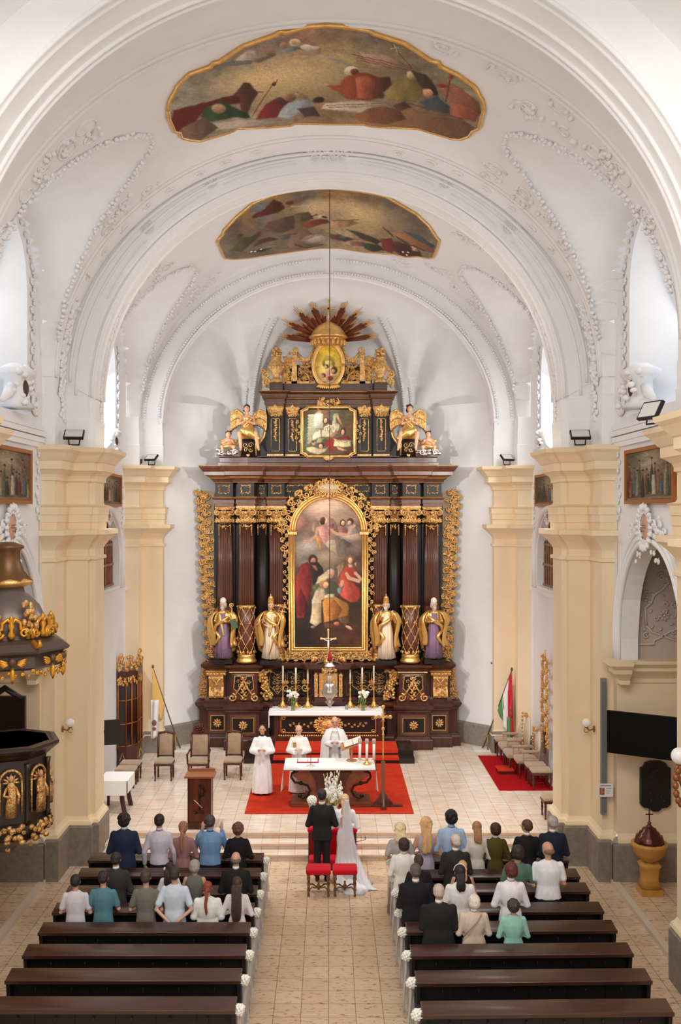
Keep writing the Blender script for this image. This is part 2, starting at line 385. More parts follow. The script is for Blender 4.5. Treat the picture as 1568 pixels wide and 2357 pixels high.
# ---------------------------------------------------------------- floors
TILE_N = tilemat('nave_marble', (222, 196, 166), (212, 182, 150), (146, 118, 94), .405, .405, .006, .26, ((170, 122, 86), 7.5, (1, 2.2, 1), .33, .46))
TILE_S = tilemat('sanctuary_marble', (240, 231, 220), (236, 223, 208), (196, 172, 150), .80, .36, .006, .16, ((246, 226, 208), 2.2, (1, 3, 1), .38, .60), off=.5)
m = MB(); m.box(-8, 8, 4, 21.6, -.1, 0); struct(m.build('floor', TILE_N))
m = MB(); m.box(-6.0, 6.0, 21.14, 33, -.05, .115).box(-6.0, 6.0, 21.52, 33, .11, .23).box(-6.0, 6.0, 21.9, 33, .22, .345); struct(m.build('floor_sanctuary', TILE_S))
m = MB()
for k, (y, z) in enumerate(((21.14, .115), (21.52, .23), (21.9, .345))): m.box(-4.75, 4.75, y - .035, y, z - .045, z + .003)
struct(m.build('trim_step_nosing', mat('pink_marble', (206, 172, 146), .3, var=((222, 190, 164), 5))))
for s, n in ((-1, 'left'), (1, 'right')):
    m = MB(); m.box(s * 5.72, s * 8, 15.6, 20.1, 0, .09); struct(m.build('floor_chapel_' + n, TILE_N))
    m = MB(); m.box(s * 5.62, s * 5.74, 15.6, 19.8, 0, .1); struct(m.build('trim_chapel_step_' + n, mat('pale_marble', (214, 198, 178), .4)))
# ---------------------------------------------------------------- piers
PL = [(.10, 0), (.10, .80), (.07, .83)]
SH = [(.07, .83), (.09, .86), (.07, .92), (.03, .96), (0, 1.02), (0, 6.38), (.05, 6.40), (.05, 6.46), (0, 6.48), (0, 6.62), (.03, 6.68), (.10, 6.78), (.22, 6.90), (.26, 6.93), (.26, 7.03),
      (.05, 7.04), (.05, 7.18), (.07, 7.19), (.07, 7.34), (.09, 7.35), (.09, 7.5), (.12, 7.53), (.02, 7.56), (0, 7.6), (0, 8.02), (.04, 8.04), (.04, 8.1), (.06, 8.16), (.16, 8.24), (.2, 8.26), (.2, 8.42), (.23, 8.44), (.33, 8.58), (.40, 8.64), (.42, 8.72), (.0, 8.76)]
WH = [(0, 8.74), (0.02, 9.33), (0, 9.36), (0, 9.78), (-.012, 9.79), (-.012, VZ + .02)]
def pier(name, path, s, plinth=PL):
    p = [(s * x, y) for x, y in path]
    if s > 0: p = p[::-1]
    q = p if name != 'pier' else ([(s * 5.9, 20.0)] + [c for c in (p[::-1] if s > 0 else p)[2:]]); q = q[::-1] if (s > 0 and name == 'pier') else q
    for nm, pr, mt, p in (('trim_' + name + '_plinth', plinth, STONE, p), ('trim_' + name + '_shaft', SH[:6] and [x for x in SH if x[1] < 4.5] + [(0, 4.5)], CREAM, p), ('trim_' + name, [(0, 4.5)] + [x for x in SH if x[1] > 4.5], CREAM, q), ('trim_' + name + '_top', WH, STUCCO, q)):
        m = MB(); m.sweep(p, pr); struct(m.build(nm, mt))
for s in (-1, 1):
    pier('pier', [(5.73, 19.75), (5.73, 20.0), (5.5, 20.0), (5.5, 20.9), (5.05, 20.9), (5.05, 21.07), (4.93, 21.07), (4.93, 21.85), (5.05, 21.85), (5.05, 22.0), (5.5, 22.0), (5.5, 22.9), (5.9, 22.9)], s)
    pier('near_pier', [(8.3, 11.3), (5.5, 11.3), (5.5, 12.3), (4.95, 12.3), (4.95, 13.5), (5.5, 13.5), (5.5, 15.7), (8.3, 15.7)], s)
    pier('chancel_pilaster', [(5.9, 28.66), (5.45, 28.66), (5.45, 29.2), (4.86, 29.2), (4.86, 29.5), (5.4, 29.5)], s, [(.08, .3), (.08, .95), (.05, .98)])
for s in (-1, 1): m = MB(); m.box(s * 5.66, s * 6, 19.8, 20.2, 0, .82); struct(m.build('trim_plinth_corner', STONE))
# ---------------------------------------------------------------- side walls
def wall(name, s, X, y0, y1, zlo, zhi, opens, mt=STUCCO, n=120, th=.5):
    """opens: (y0,y1,z_bottom,top(y)); columns of wall with openings"""
    m = MB(); ys = sorted(set([y0, y1] + [o[0] for o in opens] + [o[1] for o in opens] + [y0 + (y1 - y0) * k / n for k in range(n + 1)]))
    for a, b in zip(ys[:-1], ys[1:]):
        c = (a + b) / 2; segs = [[(zlo, zlo), (zhi, zhi)]]
        iv = []
        for o in opens:
            if o[0] <= c <= o[1]: iv.append((o[2], o[3](a), o[3](b)))
        iv.sort(); za, zb = zlo, zlo
        for zb0, ta, tb in iv: m.add([(s * X, a, za), (s * X, b, zb), (s * X, b, zb0), (s * X, a, zb0)], [(0, 1, 2, 3)], False); za, zb = ta, tb
        m.add([(s * X, a, za), (s * X, b, zb), (s * X, b, zhi), (s * X, a, zhi)], [(0, 1, 2, 3)], False)
    return struct(m.build(name, mt))
def reveal(name, s, X, X2, o, splay, mt=STUCCO, zspl=0, n=24, sill=True):
    y0, y1, zb, top = o; m = MB(); c = (y0 + y1) / 2
    pts = [(y0, zb)] + [(y0 + (y1 - y0) * k / n, top(y0 + (y1 - y0) * k / n)) for k in range(n + 1)] + [(y1, zb)]
    if sill: pts.append((y0, zb))
    for (a, za), (b, zb_) in zip(pts[:-1], pts[1:]):
        f = lambda y: c + (y - c) * splay
        m.add([(s * X, a, za), (s * X, b, zb_), (s * X2, f(b), zb_ - zspl * (zb_ > zb + 1)), (s * X2, f(a), za - zspl * (za > zb + 1))], [(0, 1, 2, 3)], False)
    return struct(m.build(name, mt))
def arc(yc, hw, z0, h, p=2.0): return lambda y: z0 + h * max(0., 1 - (min(1, abs(y - yc) / hw)) ** p) ** (1 / p)
PANE = mat('bright_window_glass', (225, 235, 245), .3, emit=((206, 226, 252), .8))
for s, n in ((-1, 'left'), (1, 'right')):
    arch_o = (16.03, 19.6, 4.45, arc(17.81, 1.79, 4.9, 1.95)); win_o = (16.3, 19.0, 9.25, arc(17.65, 1.36, 11.3, 1.5, 2.6))
    wall('wall_' + n, s, XN, 15.6, 20.0, 4.45, VZ + 3.6, [arch_o, win_o])
    reveal('trim_chapel_arch_' + n, s, XN, XN + .35, arch_o, 1.0, sill=False)
    reveal('trim_window_reveal_' + n, s, XN, XN + .95, win_o, .62)
    # arch surround
    for r_, xx in ((.30, .02), (.16, .07), (.04, .03)):
        m = MB(); yy = [(17.81 + (1.79 + r_) * math.cos(PI * k / 40), 4.9 + (1.95 + r_) * math.sin(PI * k / 40)) for k in range(41)]
        yy = [(17.81 + 1.79 + r_, 4.45)] + yy + [(17.81 - 1.79 - r_, 4.45)]
        m.tube([(s * (XN - .02), a, b) for a, b in yy], .055, 6); struct(m.build('trim_archivolt', STUCCO))
    # string courses around the painting
    m = MB(); 
    for z, r_ in ((8.68, .05), (8.78, .07), (8.9, .09), (9.02, .05)): m.box(s * (XN - r_), s * XN, 15.9, 19.95, z, z + .1)
    struct(m.build('trim_string_course_' + n, STUCCO))
    # window
    wn = empty('window_' + ('1' if s < 0 else '2'), (0, 0, 0)); struct(wn)
    m = MB(); x = s * (XN + .93); m.box(x, x + s * .02, 16.7, 18.6, 9.2, 12.9); m.build('window_glass', PANE, wn)
    m = MB()
    for y in (16.8, 17.35, 17.9, 18.45): m.box(x - s * .04, x, y - .02, y + .02, 9.2, 12.9)
    for z in (9.9, 10.6, 11.3, 12.0): m.box(x - s * .04, x, 16.7, 18.6, z - .015, z + .015)
    m.build('window_bars', mat('white_frame', (225, 225, 225), .5), wn)
    # side chapel: far wall, outer wall, ceiling
    m = MB(); p = [(s * 5.73, 19.75), (s * 8.3, 19.75)]
    if s > 0: pass
    else: p = p[::-1]
    m.use(STONE).sweep([(s * 5.625 if abs(x) < 6 else x, y) for x, y in p], [(.1, 0), (.1, .80), (.07, .83)]); m.use(CREAM).sweep(p, [(.07, .83), (.09, .86), (.07, .92), (.0, 1.02), (0, 4.0), (.03, 4.02), (.03, 4.1), (.1, 4.18), (.18, 4.25), (.2, 4.27), (.2, 4.33), (.28, 4.4), (.3, 4.42), (.3, 4.48), (0, 4.5)])
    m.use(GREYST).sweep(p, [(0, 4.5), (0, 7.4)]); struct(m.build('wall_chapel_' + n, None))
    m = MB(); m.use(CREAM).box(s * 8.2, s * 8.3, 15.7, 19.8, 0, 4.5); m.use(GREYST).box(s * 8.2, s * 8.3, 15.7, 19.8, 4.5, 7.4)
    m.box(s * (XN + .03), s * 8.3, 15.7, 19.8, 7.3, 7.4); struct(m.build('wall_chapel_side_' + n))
    m = MB(); m.sweep(([(s * 5.9, 19.5), (s * 5.75, 19.5), (s * 5.75, 19.75)][::-s]), [(0, 4.0), (.03, 4.02), (.03, 4.1), (.1, 4.18), (.18, 4.25), (.2, 4.33), (.3, 4.42), (.3, 4.48), (0, 4.5)]); struct(m.build('trim_chapel_cornice_' + n, CREAM))
    # chancel
    org = (24.3, 27.9, 5.35, arc(26.1, 1.8, 6.1, 1.3)); win2 = (25.0, 27.35, 9.1, arc(26.18, 1.18, 11.0, 1.3, 2.6))
    wall('wall_chancel_' + n, s, XC, 22.8, 28.75, .3, VZ + 3.6, [org, win2])
    reveal('trim_oratory_reveal_' + n, s, XC, XC + .35, org, 1.0); reveal('trim_chancel_window_reveal_' + n, s, XC, XC + .9, win2, .62)
    m = MB(); yy = [(28.02, 5.3)] + [(26.1 + 1.92 * math.cos(PI * k / 30), 6.1 + 1.42 * math.sin(PI * k / 30)) for k in range(31)] + [(24.18, 5.3)]
    m.tube([(s * (XC - .03), a, b) for a, b in yy], .09, 6); struct(m.build('trim_oratory_arch', STUCCO))
    m = MB(); m.box(s * (XC - .06), s * XC, 22.9, 28.7, 5.15, 5.27); struct(m.build('trim_chancel_ledge_' + n, STUCCO))
    wn = empty('window_' + ('3' if s < 0 else '4'), (0, 0, 0)); struct(wn)
    m = MB(); x = s * (XC + .88); m.box(x, x + s * .02, 25.3, 27.1, 9.0, 12.4); m.build('window_glass', PANE, wn)
    m = MB()
    for y in (25.6, 26.2, 26.8): m.box(x - s * .04, x, y - .02, y + .02, 9.0, 12.4)
    for z in (9.8, 10.6, 11.4): m.box(x - s * .04, x, 25.3, 27.1, z - .015, z + .015)
    m.build('window_bars', mat('white_frame', (225, 225, 225), .5), wn)
    # oratory window with lattice
    wn = empty('window_' + ('5' if s < 0 else '6'), (0, 0, 0)); struct(wn); x = s * (XC + .2); T = org[3]
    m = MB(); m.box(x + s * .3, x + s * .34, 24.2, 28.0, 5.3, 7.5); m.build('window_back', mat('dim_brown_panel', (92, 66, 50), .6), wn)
    m = MB()
    for k in range(13):
        y = 24.3 + 3.6 * (k + .5) / 13; t = T(y); w = .03 if k % 3 else .055; m.box(x - s * .03, x + s * .03, y - w, y + w, 5.35, t)
    for z in (5.38, 5.95, 6.5, 7.05):
        hw = 1.8 * math.sqrt(max(0, 1 - max(0, (z - 6.1) / 1.3) ** 2)); m.box(x - s * .04, x + s * .03, 26.1 - hw, 26.1 + hw, z - .03, z + .03)
    m.build('window_lattice', mat('lattice_wood', (128, 84, 58), .4, var=((160, 116, 84), 5)), wn)
    m = MB()
    for k in range(12):
        y = 24.3 + 3.6 * (k + 1) / 13; m.tube([(x + s * .12, y, 5.4), (x + s * .12, y, T(y) - .1)], .07, 8)
    m.build('window_slats', mat('brass_slats', (190, 160, 116), .35, metal=.4), wn)
# ---------------------------------------------------------------- stucco relief: garlands on the groins, scrolls on the vaults
def groin(yc, hw, xw, sgn, far):
    pts = []
    for k in range(60):
        u = k / 59 * .985; Y = yc + (u * hw if far else -u * hw); lo, hi = 2.0, 5.49
        def g(X): return float(pen_top(np.array(X), np.array(Y))) - (VZ + VB * math.sqrt(max(0, 1 - (X / VA) ** 2)))
        xs = np.linspace(1.5, 5.49, 300); gv = [g(x) for x in xs]; X = None
        for i in range(299):
            if gv[i] <= 0 < gv[i + 1]: X = xs[i]; break
        if X is None: continue
        pts.append((sgn * X, Y, VZ + VB * math.sqrt(max(0, 1 - (X / VA) ** 2))))
    return pts
rnd = random.Random(5)
def garland(pts, name, w=.075):
    m = MB(); acc = 0; last = Vector(pts[0])
    for p in pts[1:]:
        p = Vector(p); 
        while (p - last).length > w * 1.25:
            last = last + (p - last).normalized() * w * 1.25
            n = Vector((-last.x / 30, 0, -(last.z - VZ) / 24)).normalized()
            for q in (-1, 1):
                c = last + n * .03 + Vector((rnd.uniform(-.03, .03), q * w * .5, rnd.uniform(-.03, .03)))
                m.ell(c, (w * rnd.uniform(.45, .6), w * rnd.uniform(.45, .6), w * rnd.uniform(.3, .5)), 6, 4, RY(rnd.uniform(0, 3)) @ RX(rnd.uniform(0, 3)))
    return struct(m.build(name, STUCCO_R))
for (yc, hw, xw, zs, hh) in PENS[:2]:
    for sgn in (-1, 1):
        for far in (0, 1):
            p = groin(yc, hw, xw, sgn, far)
            if len(p) > 3: garland(p, 'trim_garland', .085)
def vcurl(m, phi, Y, r, a0, turns, d, th, a=VA, b=VB, zc=VZ):
    pts = []
    n = int(9 * turns) + 2
    for k in range(n + 1):
        t = k / n; an = a0 + d * turns * 2 * PI * t; q = r * (1 - .8 * t); yy = Y + q * math.sin(an); pp = phi + q * math.cos(an) / 5.2
        pts.append(((a - .01) * math.cos(pp), yy, zc + (b - .01) * math.sin(pp)))
    m.tube(pts, [th * (1 - .4 * k / n) for k in range(n + 1)], 5)
def in_fresco(x, y):
    return abs(x) < 3.1 and (15.7 < y < 20.0 or 22 < y < 27.2)
for y0, y1, cnt, sd in ((15.6, 19.95, 170, 3), (10.2, 11.5, 200, 4), (23.0, 29.0, 80, 6)):
    rnd = random.Random(sd); m = MB()
    for k in range(cnt):
        Y = rnd.uniform(y0, y1); s = rnd.choice((-1, 1)); ph = rnd.uniform(.33, 1.25); x = VA * math.cos(ph)
        z = VZ + VB * math.sin(ph)
        if in_fresco(x, Y) or float(pen_top(np.array(x - .35), np.array(Y))) > z - .25: continue
        ph = ph if s > 0 else PI - ph
        vcurl(m, ph, Y, rnd.uniform(.12, .34), rnd.uniform(0, 6), rnd.uniform(.8, 1.6), rnd.choice((-1, 1)), .026)
        for q in range(3):
            p2 = ph + rnd.uniform(-.05, .05); m.ell(((VA - .02) * math.cos(p2), Y + rnd.uniform(-.2, .2), VZ + (VB - .02) * math.sin(p2)), (.05, .08, .05), 6, 4, RY(rnd.uniform(0, 3)))
    struct(m.build('trim_stucco_scrolls', STUCCO_R))
# stucco on the pier arch soffits and panel band
rnd = random.Random(11); m = MB()
for s in (-1, 1):
    for k in range(34):
        ph = .02 + .42 * k / 34 if k < 26 else .46 + (k - 26) * .12; ph = min(ph, 1.5); p = ph if s > 0 else PI - ph
        vcurl(m, p, 20.48, .13, rnd.uniform(0, 6), 1.2, rnd.choice((-1, 1)), .03)
        if ph < .5:
            for q in range(2): m.ell(((VA - .03) * math.cos(p), 20.48 + rnd.uniform(-.2, .2), VZ + (VB - .02) * math.sin(p)), (.05, .07, .06), 6, 4, RY(rnd.uniform(0, 3)))
    for k in range(30):
        ph = .03 + .4 * k / 30; p = ph if s > 0 else PI - ph
        vcurl(m, p, 21.6, .1, rnd.uniform(0, 6), 1.1, rnd.choice((-1, 1)), .028, 4.93, 4.72, 9.8)
    for k in range(40):
        z = 9.3 + k * .045
        m.ell((s * 5.47, 20.45 + rnd.uniform(-.22, .22), z), (.04, .08, .06), 6, 4, RX(rnd.uniform(0, 3)))
        m.ell((s * 4.91, 21.6 + rnd.uniform(-.12, .12), z), (.03, .06, .05), 6, 4, RX(rnd.uniform(0, 3)))
# strapwork on the inner soffit of the chancel arch (front face band)
def facept(r, ph, y=20.885): a = 4.98 + r; b = 4.78 + r * .8; return (a * math.cos(ph), y, 9.85 + r * .35 + b * math.sin(ph))
for r0, r1 in ((.1, .1), (.42, .42)):
    for seg0, seg1 in ((.42, .72), (.8, 1.04), (1.12, 1.44), (1.7, 2.02), (2.1, 2.34), (2.42, 2.72)):
        m.tube([facept(r0, seg0 + (seg1 - seg0) * k / 12) for k in range(13)], .012, 4)
for ph in (.76, 1.08, PI - .76, PI - 1.08):
    for rr in (.05, .09, .14): m.tube([facept(.26 + rr * math.cos(a), ph + rr * math.sin(a) / 5) for a in [2 * PI * k / 12 for k in range(13)]], .012, 4)
for k in range(14):
    ph = PI / 2 + (k - 6.5) * .012; curl(m, *(facept(.26 + .1 * math.sin(k * 2.1), ph)[0::2]), 20.87, .1, k, 1.2, (-1) ** k, .02)
struct(m.build('trim_arch_stucco', STUCCO_R))
# ribs of the apse
m = MB(); rnd = random.Random(9)
for s in (-1, 1):
    for k in range(70):       # corner rib between 45-degree wall and back wall
        t = k / 69; z = 8.0 + t * 5.4
        if z < VZ: x, y = 2.6, 31.95
        else:
            e = min(1, (z - VZ) / 4.4); x = 2.6 * math.sqrt(max(0, 1 - e ** 2.2)) ; y = 29.45 + 2.5 * math.sqrt(max(0, 1 - e ** 2))
        for q in (-1, 1): m.ell((s * (x - .05 + q * .12), y - .12 - .02, z), (.06, .05, .04), 6, 4, RY(rnd.uniform(-.5, .5)))
    for (aa, bb, yy) in ((4.98, 4.42, 29.22), (5.4, 4.8, 29.22), (4.9, 4.36, 29.22)):
        if aa == 4.9: continue
        for k in range(90):
            ph = .0 + 1.55 * k / 90; m.ell((s * aa * math.cos(ph), yy, 10.0 + bb * math.sin(ph)), (.05, .04, .04), 6, 4, RY(rnd.uniform(-1, 1)))
struct(m.build('trim_apse_ribs', STUCCO_R))
# side wall cartouches, chapel panel ornaments, scrolls beside windows
def sidemat(s, X, yc, z=0):  # local x -> along depth, local y(-) -> into room
    return Matrix(((0, s, 0, s * X), (1, 0, 0, yc), (0, 0, 1, z), (0, 0, 0, 1))) if True else None
for s, n in ((-1, 'left'), (1, 'right')):
    for X, yc, zc_, sc, nm in ((XN, 17.85, 7.12, .85, 'nave'), (XC, 26.15, 7.3, .5, 'chancel')):
        m = MB(); m.M = sidemat(s, X, yc, zc_); r = random.Random(4)
        for k in range(20):
            a = 2 * PI * k / 20; curl(m, .36 * sc * math.cos(a), .36 * sc * math.sin(a), -.08, .09 * sc, a, 1.2, (-1) ** k, .03 * sc); leaf(m, .34 * sc * math.cos(a), .34 * sc * math.sin(a), -.1, .2 * sc, .09 * sc, a)
        ornpath(m, [(.4 * sc, .0), (.75 * sc, .05), (1.15 * sc, -.15)], -.05, .3 * sc, .12, 5, .03 * sc); ornpath(m, [(-.4 * sc, .0), (-.75 * sc, .05), (-1.15 * sc, -.15)], -.05, .3 * sc, .12, 6, .03 * sc)
        ornpath(m, [(.1, -.35 * sc), (.8 * sc, -.75 * sc)], -.04, .15, .12, 8, .02); ornpath(m, [(-.1, -.35 * sc), (-.8 * sc, -.75 * sc)], -.04, .15, .12, 9, .02)
        c = empty('stucco_cartouche', (0, 0, 0)); tag(c, 'white stucco cartouche with pink oval above the %s %s' % (n, 'chapel arch, below the framed painting' if nm == 'nave' else 'lattice window of the chancel'), 'stucco ornament')
        m.build('scrollwork', STUCCO_R, c)
        m = MB(); m.M = sidemat(s, X, yc, zc_); m.ell((0, -.06, 0), (.2 * sc, .05, .27 * sc), 20, 10); m.build('oval_tablet', mat('pink_plaster', (208, 160, 132), .7), c)
        m = MB(); m.M = sidemat(s, X, yc, zc_)
        for q, w in ((.05, .13), (.0, .15), (-.07, .08)): m.box(-w * sc, w * sc, -.118, -.108, q * sc - .008, q * sc + .008)
        m.build('faded_lettering', mat('faded_brown', (150, 108, 84), .8), c)
    # painting-side vertical scrolls + window-side scrolls
    m = MB(); m.M = sidemat(s, XN, 0, 0)
    ornpath(m, [(19.62, 7.2), (19.62, 8.6)], -.03, .16, .14, 3, .022); ornpath(m, [(16.1, 7.2), (16.1, 8.6)], -.03, .16, .14, 3, .022)
    ornpath(m, [(19.28, 9.5), (19.3, 12.2)], -.03, .22, .13, 7, .03)
    for k in range(4): curl(m, 19.4, 9.55, -.04, .34 - k * .04, 1.5 + k * .1, 1.7, -1, .035)
    ornpath(m, [(19.2, 12.2), (18.8, 12.75), (18.2, 13.0), (17.6, 13.05), (17, 12.95), (16.4, 12.5)], -.03, .16, .14, 8, .025)
    m.M = sidemat(s, XC, 0, 0); ornpath(m, [(27.6, 9.3), (27.6, 12.0)], -.03, .2, .13, 17, .03); ornpath(m, [(28.2, 6.0), (28.2, 8.3)], -.03, .16, .14, 13, .022)
    struct(m.build('trim_wall_stucco_' + n, STUCCO_R))
    # corner sill ornament with dark oval opening
    for (X, yy, zz, sc, w) in ((XN, 18.2, 9.3, 1., 'nave'), (XC, 26.6, 9.0, .8, 'chancel')):
        o = empty('window_finial', (s * (X - .05), yy, zz)); tag(o, 'white scrolled stucco block with dark oval opening on the %s %s window sill' % (n, w), 'stucco ornament')
        m = MB(); m.loft([(0, 0, 0, .3 * sc, .34 * sc), (0, 0, .12 * sc, .22 * sc, .28 * sc), (0, 0, .5 * sc, .2 * sc, .26 * sc), (0, 0, .58 * sc, .32 * sc, .36 * sc), (0, 0, .68 * sc, .34 * sc, .4 * sc), (0, 0, .8 * sc, .12 * sc, .2 * sc)], 16, pw=.7)
        r = random.Random(2)
        for k in range(30): m.ell((-s * .15 * sc + r.uniform(-.15, .1) * sc, r.uniform(-.42, .42) * sc, r.uniform(.05, .75) * sc), (.07 * sc, .07 * sc, .05 * sc), 6, 4, RX(r.uniform(0, 3)))
        for q in (-1, 1): m.tube([(0, q * .3 * sc, .35 * sc), (0, q * .5 * sc, .2 * sc), (0, q * .8 * sc, .06 * sc)], [.1 * sc, .1 * sc, .05 * sc], 8)
        m.build('scroll_block', STUCCO_R, o)
        m = MB(); m.ell((-s * .17 * sc, -.1 * sc, .34 * sc), (.08 * sc, .09 * sc, .17 * sc), 12, 8); m.build('oval_opening', mat('dark_oval', (74, 50, 34), .6), o)
    # chapel far wall panel relief
    m = MB(); y = 19.73; x0 = 6.9
    P = lambda a: [(s * x, z) for x, z in a]
    m.tube([(s * (6.02), y, 4.95), (s * 6.02, y, 5.6), (s * 6.12, y, 6.1), (s * 6.35, y, 6.7), (s * 6.75, y, 7.15)], .028, 6)
    m.tube([(s * 6.02, y, 4.95), (s * 6.12, y, 4.9), (s * 6.14, y, 4.78), (s * 6.45, y, 4.78), (s * 6.46, y, 4.86), (s * 6.6, y, 4.92), (s * 6.75, y, 5.02), (s * 6.95, y, 5.1), (s * 7.0, y, 5.3), (s * 6.98, y, 5.55)], .025, 6)
    m.tube([(s * 6.3, y, 5.15), (s * 6.28, y, 5.5), (s * 6.4, y, 5.6), (s * 6.45, y, 5.75), (s * 6.6, y, 5.85), (s * 6.75, y, 6.0), (s * 6.7, y, 6.12)], .028, 6)
    m.tube([(s * 6.3, y, 5.15), (s * 6.42, y, 5.02), (s * 6.6, y, 4.96), (s * 6.8, y, 4.88), (s * 7.2, y, 4.8)], .025, 6)
    rosette(m, s * 6.66, 5.35, y, .12); 
    for (cx, cz, r_, d) in ((6.6, 6.12, .09, 1), (6.68, 6.3, .06, -1), (6.3, 5.75, .08, 1), (6.25, 5.95, .05, -1), (6.95, 5.7, .09, -1), (6.85, 5.55, .06, 1), (6.5, 5.3, .06, -1), (6.3, 4.95, .07, 1), (6.85, 5.02, .05, 1)): curl(m, s * cx, cz, y, r_, 1, 1.3, d * s, .02)
    r = random.Random(7)
    for k in range(26): leaf(m, s * r.uniform(6.2, 7.0), r.uniform(4.95, 6.3), y, .1, .04, r.uniform(0, 6))
    struct(m.build('trim_chapel_relief_' + n, mat('niche_relief', (206, 190, 178), .8)))
# ---------------------------------------------------------------- painted pictures: pigment computed per vertex
def vnoise(x, y, seed=0, octv=4):
    out = np.zeros_like(x, float); amp = 1.; tot = 0
    for o in range(octv):
        xi, yi = np.floor(x).astype(int), np.floor(y).astype(int); fx, fy = x - xi, y - yi; fx = fx * fx * (3 - 2 * fx); fy = fy * fy * (3 - 2 * fy)
        def h(a, b): v = np.sin(a * 127.1 + b * 311.7 + seed * 74.7) * 43758.5453; return v - np.floor(v)
        out += amp * ((h(xi, yi) * (1 - fx) + h(xi + 1, yi) * fx) * (1 - fy) + (h(xi, yi + 1) * (1 - fx) + h(xi + 1, yi + 1) * fx) * fy); tot += amp; amp *= .5; x = x * 2.03 + 5; y = y * 2.03 + 3
    return out / tot
def paint(px, py, bg, shapes, scale=20., wob=2.5, seed=0, grain=.10):
    """bg: list of (y or (x,y), rgb); shapes: ('e',cx,cy,rx,ry,rot,rgb[,soft]) or ('p',[(x,y)..],rgb[,soft]) or ('l',[(x,y)..],width,rgb)"""
    n1 = vnoise(px / scale, py / scale, seed) - .5; n2 = vnoise(px / scale + 40, py / scale, seed + 1) - .5
    x = px + n1 * wob * 2; y = py + n2 * wob * 2
    wsum = 0; colr = 0
    for (bx, by), c in bg:
        w = 1 / (((px - bx) ** 2 + (py - by) ** 2 + 150) ** 1.4); wsum = wsum + w; colr = colr + w[..., None] * np.array(c, float)
    colr = colr / wsum[..., None]; colr = colr * (1 + (vnoise(px / scale * .8, py / scale * 1.3, seed + 9)[..., None] - .5) * .45)
    for s in shapes:
        if s[0] == 'e':
            _, cx, cy, rx, ry, rot, c = s[:7]; soft = s[7] if len(s) > 7 else .12
            a = math.radians(rot); u = ((x - cx) * math.cos(a) + (y - cy) * math.sin(a)) / rx; v = (-(x - cx) * math.sin(a) + (y - cy) * math.cos(a)) / ry
            q = np.sqrt(u * u + v * v); m = np.clip((1 + soft - q) / (2 * soft), 0, 1); sh = 1.08 - .32 * np.clip(u * .5 + v * .7, -1, 1)
        elif s[0] == 'p':
            P = s[1]; c = s[2]; soft = s[3] if len(s) > 3 else 1.; ins = np.zeros(x.shape, bool); dist = np.full(x.shape, 1e9)
            for (ax, ay), (bx, by) in zip(P, P[1:] + P[:1]):
                cond = (ay > y) != (by > y)
                with np.errstate(divide='ignore', invalid='ignore'): xc = (bx - ax) * (y - ay) / (by - ay + 1e-12) + ax
                ins ^= cond & (x < xc); L2 = (bx - ax) ** 2 + (by - ay) ** 2 + 1e-9; t = np.clip(((x - ax) * (bx - ax) + (y - ay) * (by - ay)) / L2, 0, 1)
                dist = np.minimum(dist, np.hypot(x - ax - t * (bx - ax), y - ay - t * (by - ay)))
            sd = np.where(ins, dist, -dist); m = np.clip(.5 + sd / (2 * soft), 0, 1)
            cx = sum(p[0] for p in P) / len(P); cy = sum(p[1] for p in P) / len(P); R = max(3, max(abs(p[0] - cx) for p in P))
            sh = 1 - .25 * np.clip((x - cx) / R, -1, 1) + .38 * (vnoise(x / (R * .35), y / (R * .9), seed + 5, 3) - .5) + .3 * np.clip(1 - sd / 2.5, 0, 1) * -.5
        else:
            P = s[1]; w = s[2]; c = s[3]; dist = np.full(x.shape, 1e9)
            for (ax, ay), (bx, by) in zip(P, P[1:]):
                L2 = (bx - ax) ** 2 + (by - ay) ** 2 + 1e-9; t = np.clip(((x - ax) * (bx - ax) + (y - ay) * (by - ay)) / L2, 0, 1)
                dist = np.minimum(dist, np.hypot(x - ax - t * (bx - ax), y - ay - t * (by - ay)))
            m = np.clip(.5 + (w - dist) / 1.2, 0, 1); sh = 1.
        cc = np.array(c, float) * (sh[..., None] if hasattr(sh, 'shape') else sh); colr = colr * (1 - m[..., None]) + cc * m[..., None]
    colr = colr * (1 + grain * (vnoise(px / 2.2, py / 2.2, seed + 3, 2)[..., None] - .5) * 2)
    brush = vnoise(px / 5 + n1 * 3, py / 1.6, seed + 6, 3)[..., None] - .5; colr = colr * (1 + .2 * brush); lum = colr.mean(-1, keepdims=True); colr = lum + (colr - lum) * .86
    return np.clip(colr, 0, 255)
PAINTM = bpy.data.materials.new('oil_paint'); PAINTM.use_nodes = True
_n = PAINTM.node_tree; _b = _n.nodes['Principled BSDF']; _a = _n.nodes.new('ShaderNodeVertexColor'); _a.layer_name = 'pigment'
_n.links.new(_a.outputs[0], _b.inputs['Base Color']); _b.inputs['Roughness'].default_value = .6; _b.inputs['Specular IOR Level'].default_value = .25
def painted(name, P, rgb, parent):   # P (nv,nu,3); rgb (nv,nu,3)
    o = tri_grid(name, P, PAINTM, parent); me = o.data; ca = me.color_attributes.new('pigment', 'FLOAT_COLOR', 'POINT')
    v = rgb / 255.; lin = np.where(v < .04045, v / 12.92, ((v + .055) / 1.055) ** 2.4); buf = np.ones((lin.shape[0] * lin.shape[1], 4)); buf[:, :3] = lin.reshape(-1, 3)
    ca.data.foreach_set('color', buf.ravel()); return o
def interp(P, x): P = sorted(P); return np.interp(x, [p[0] for p in P], [p[1] for p in P])
FLESH, DBR = (196, 150, 112), (70, 44, 32)
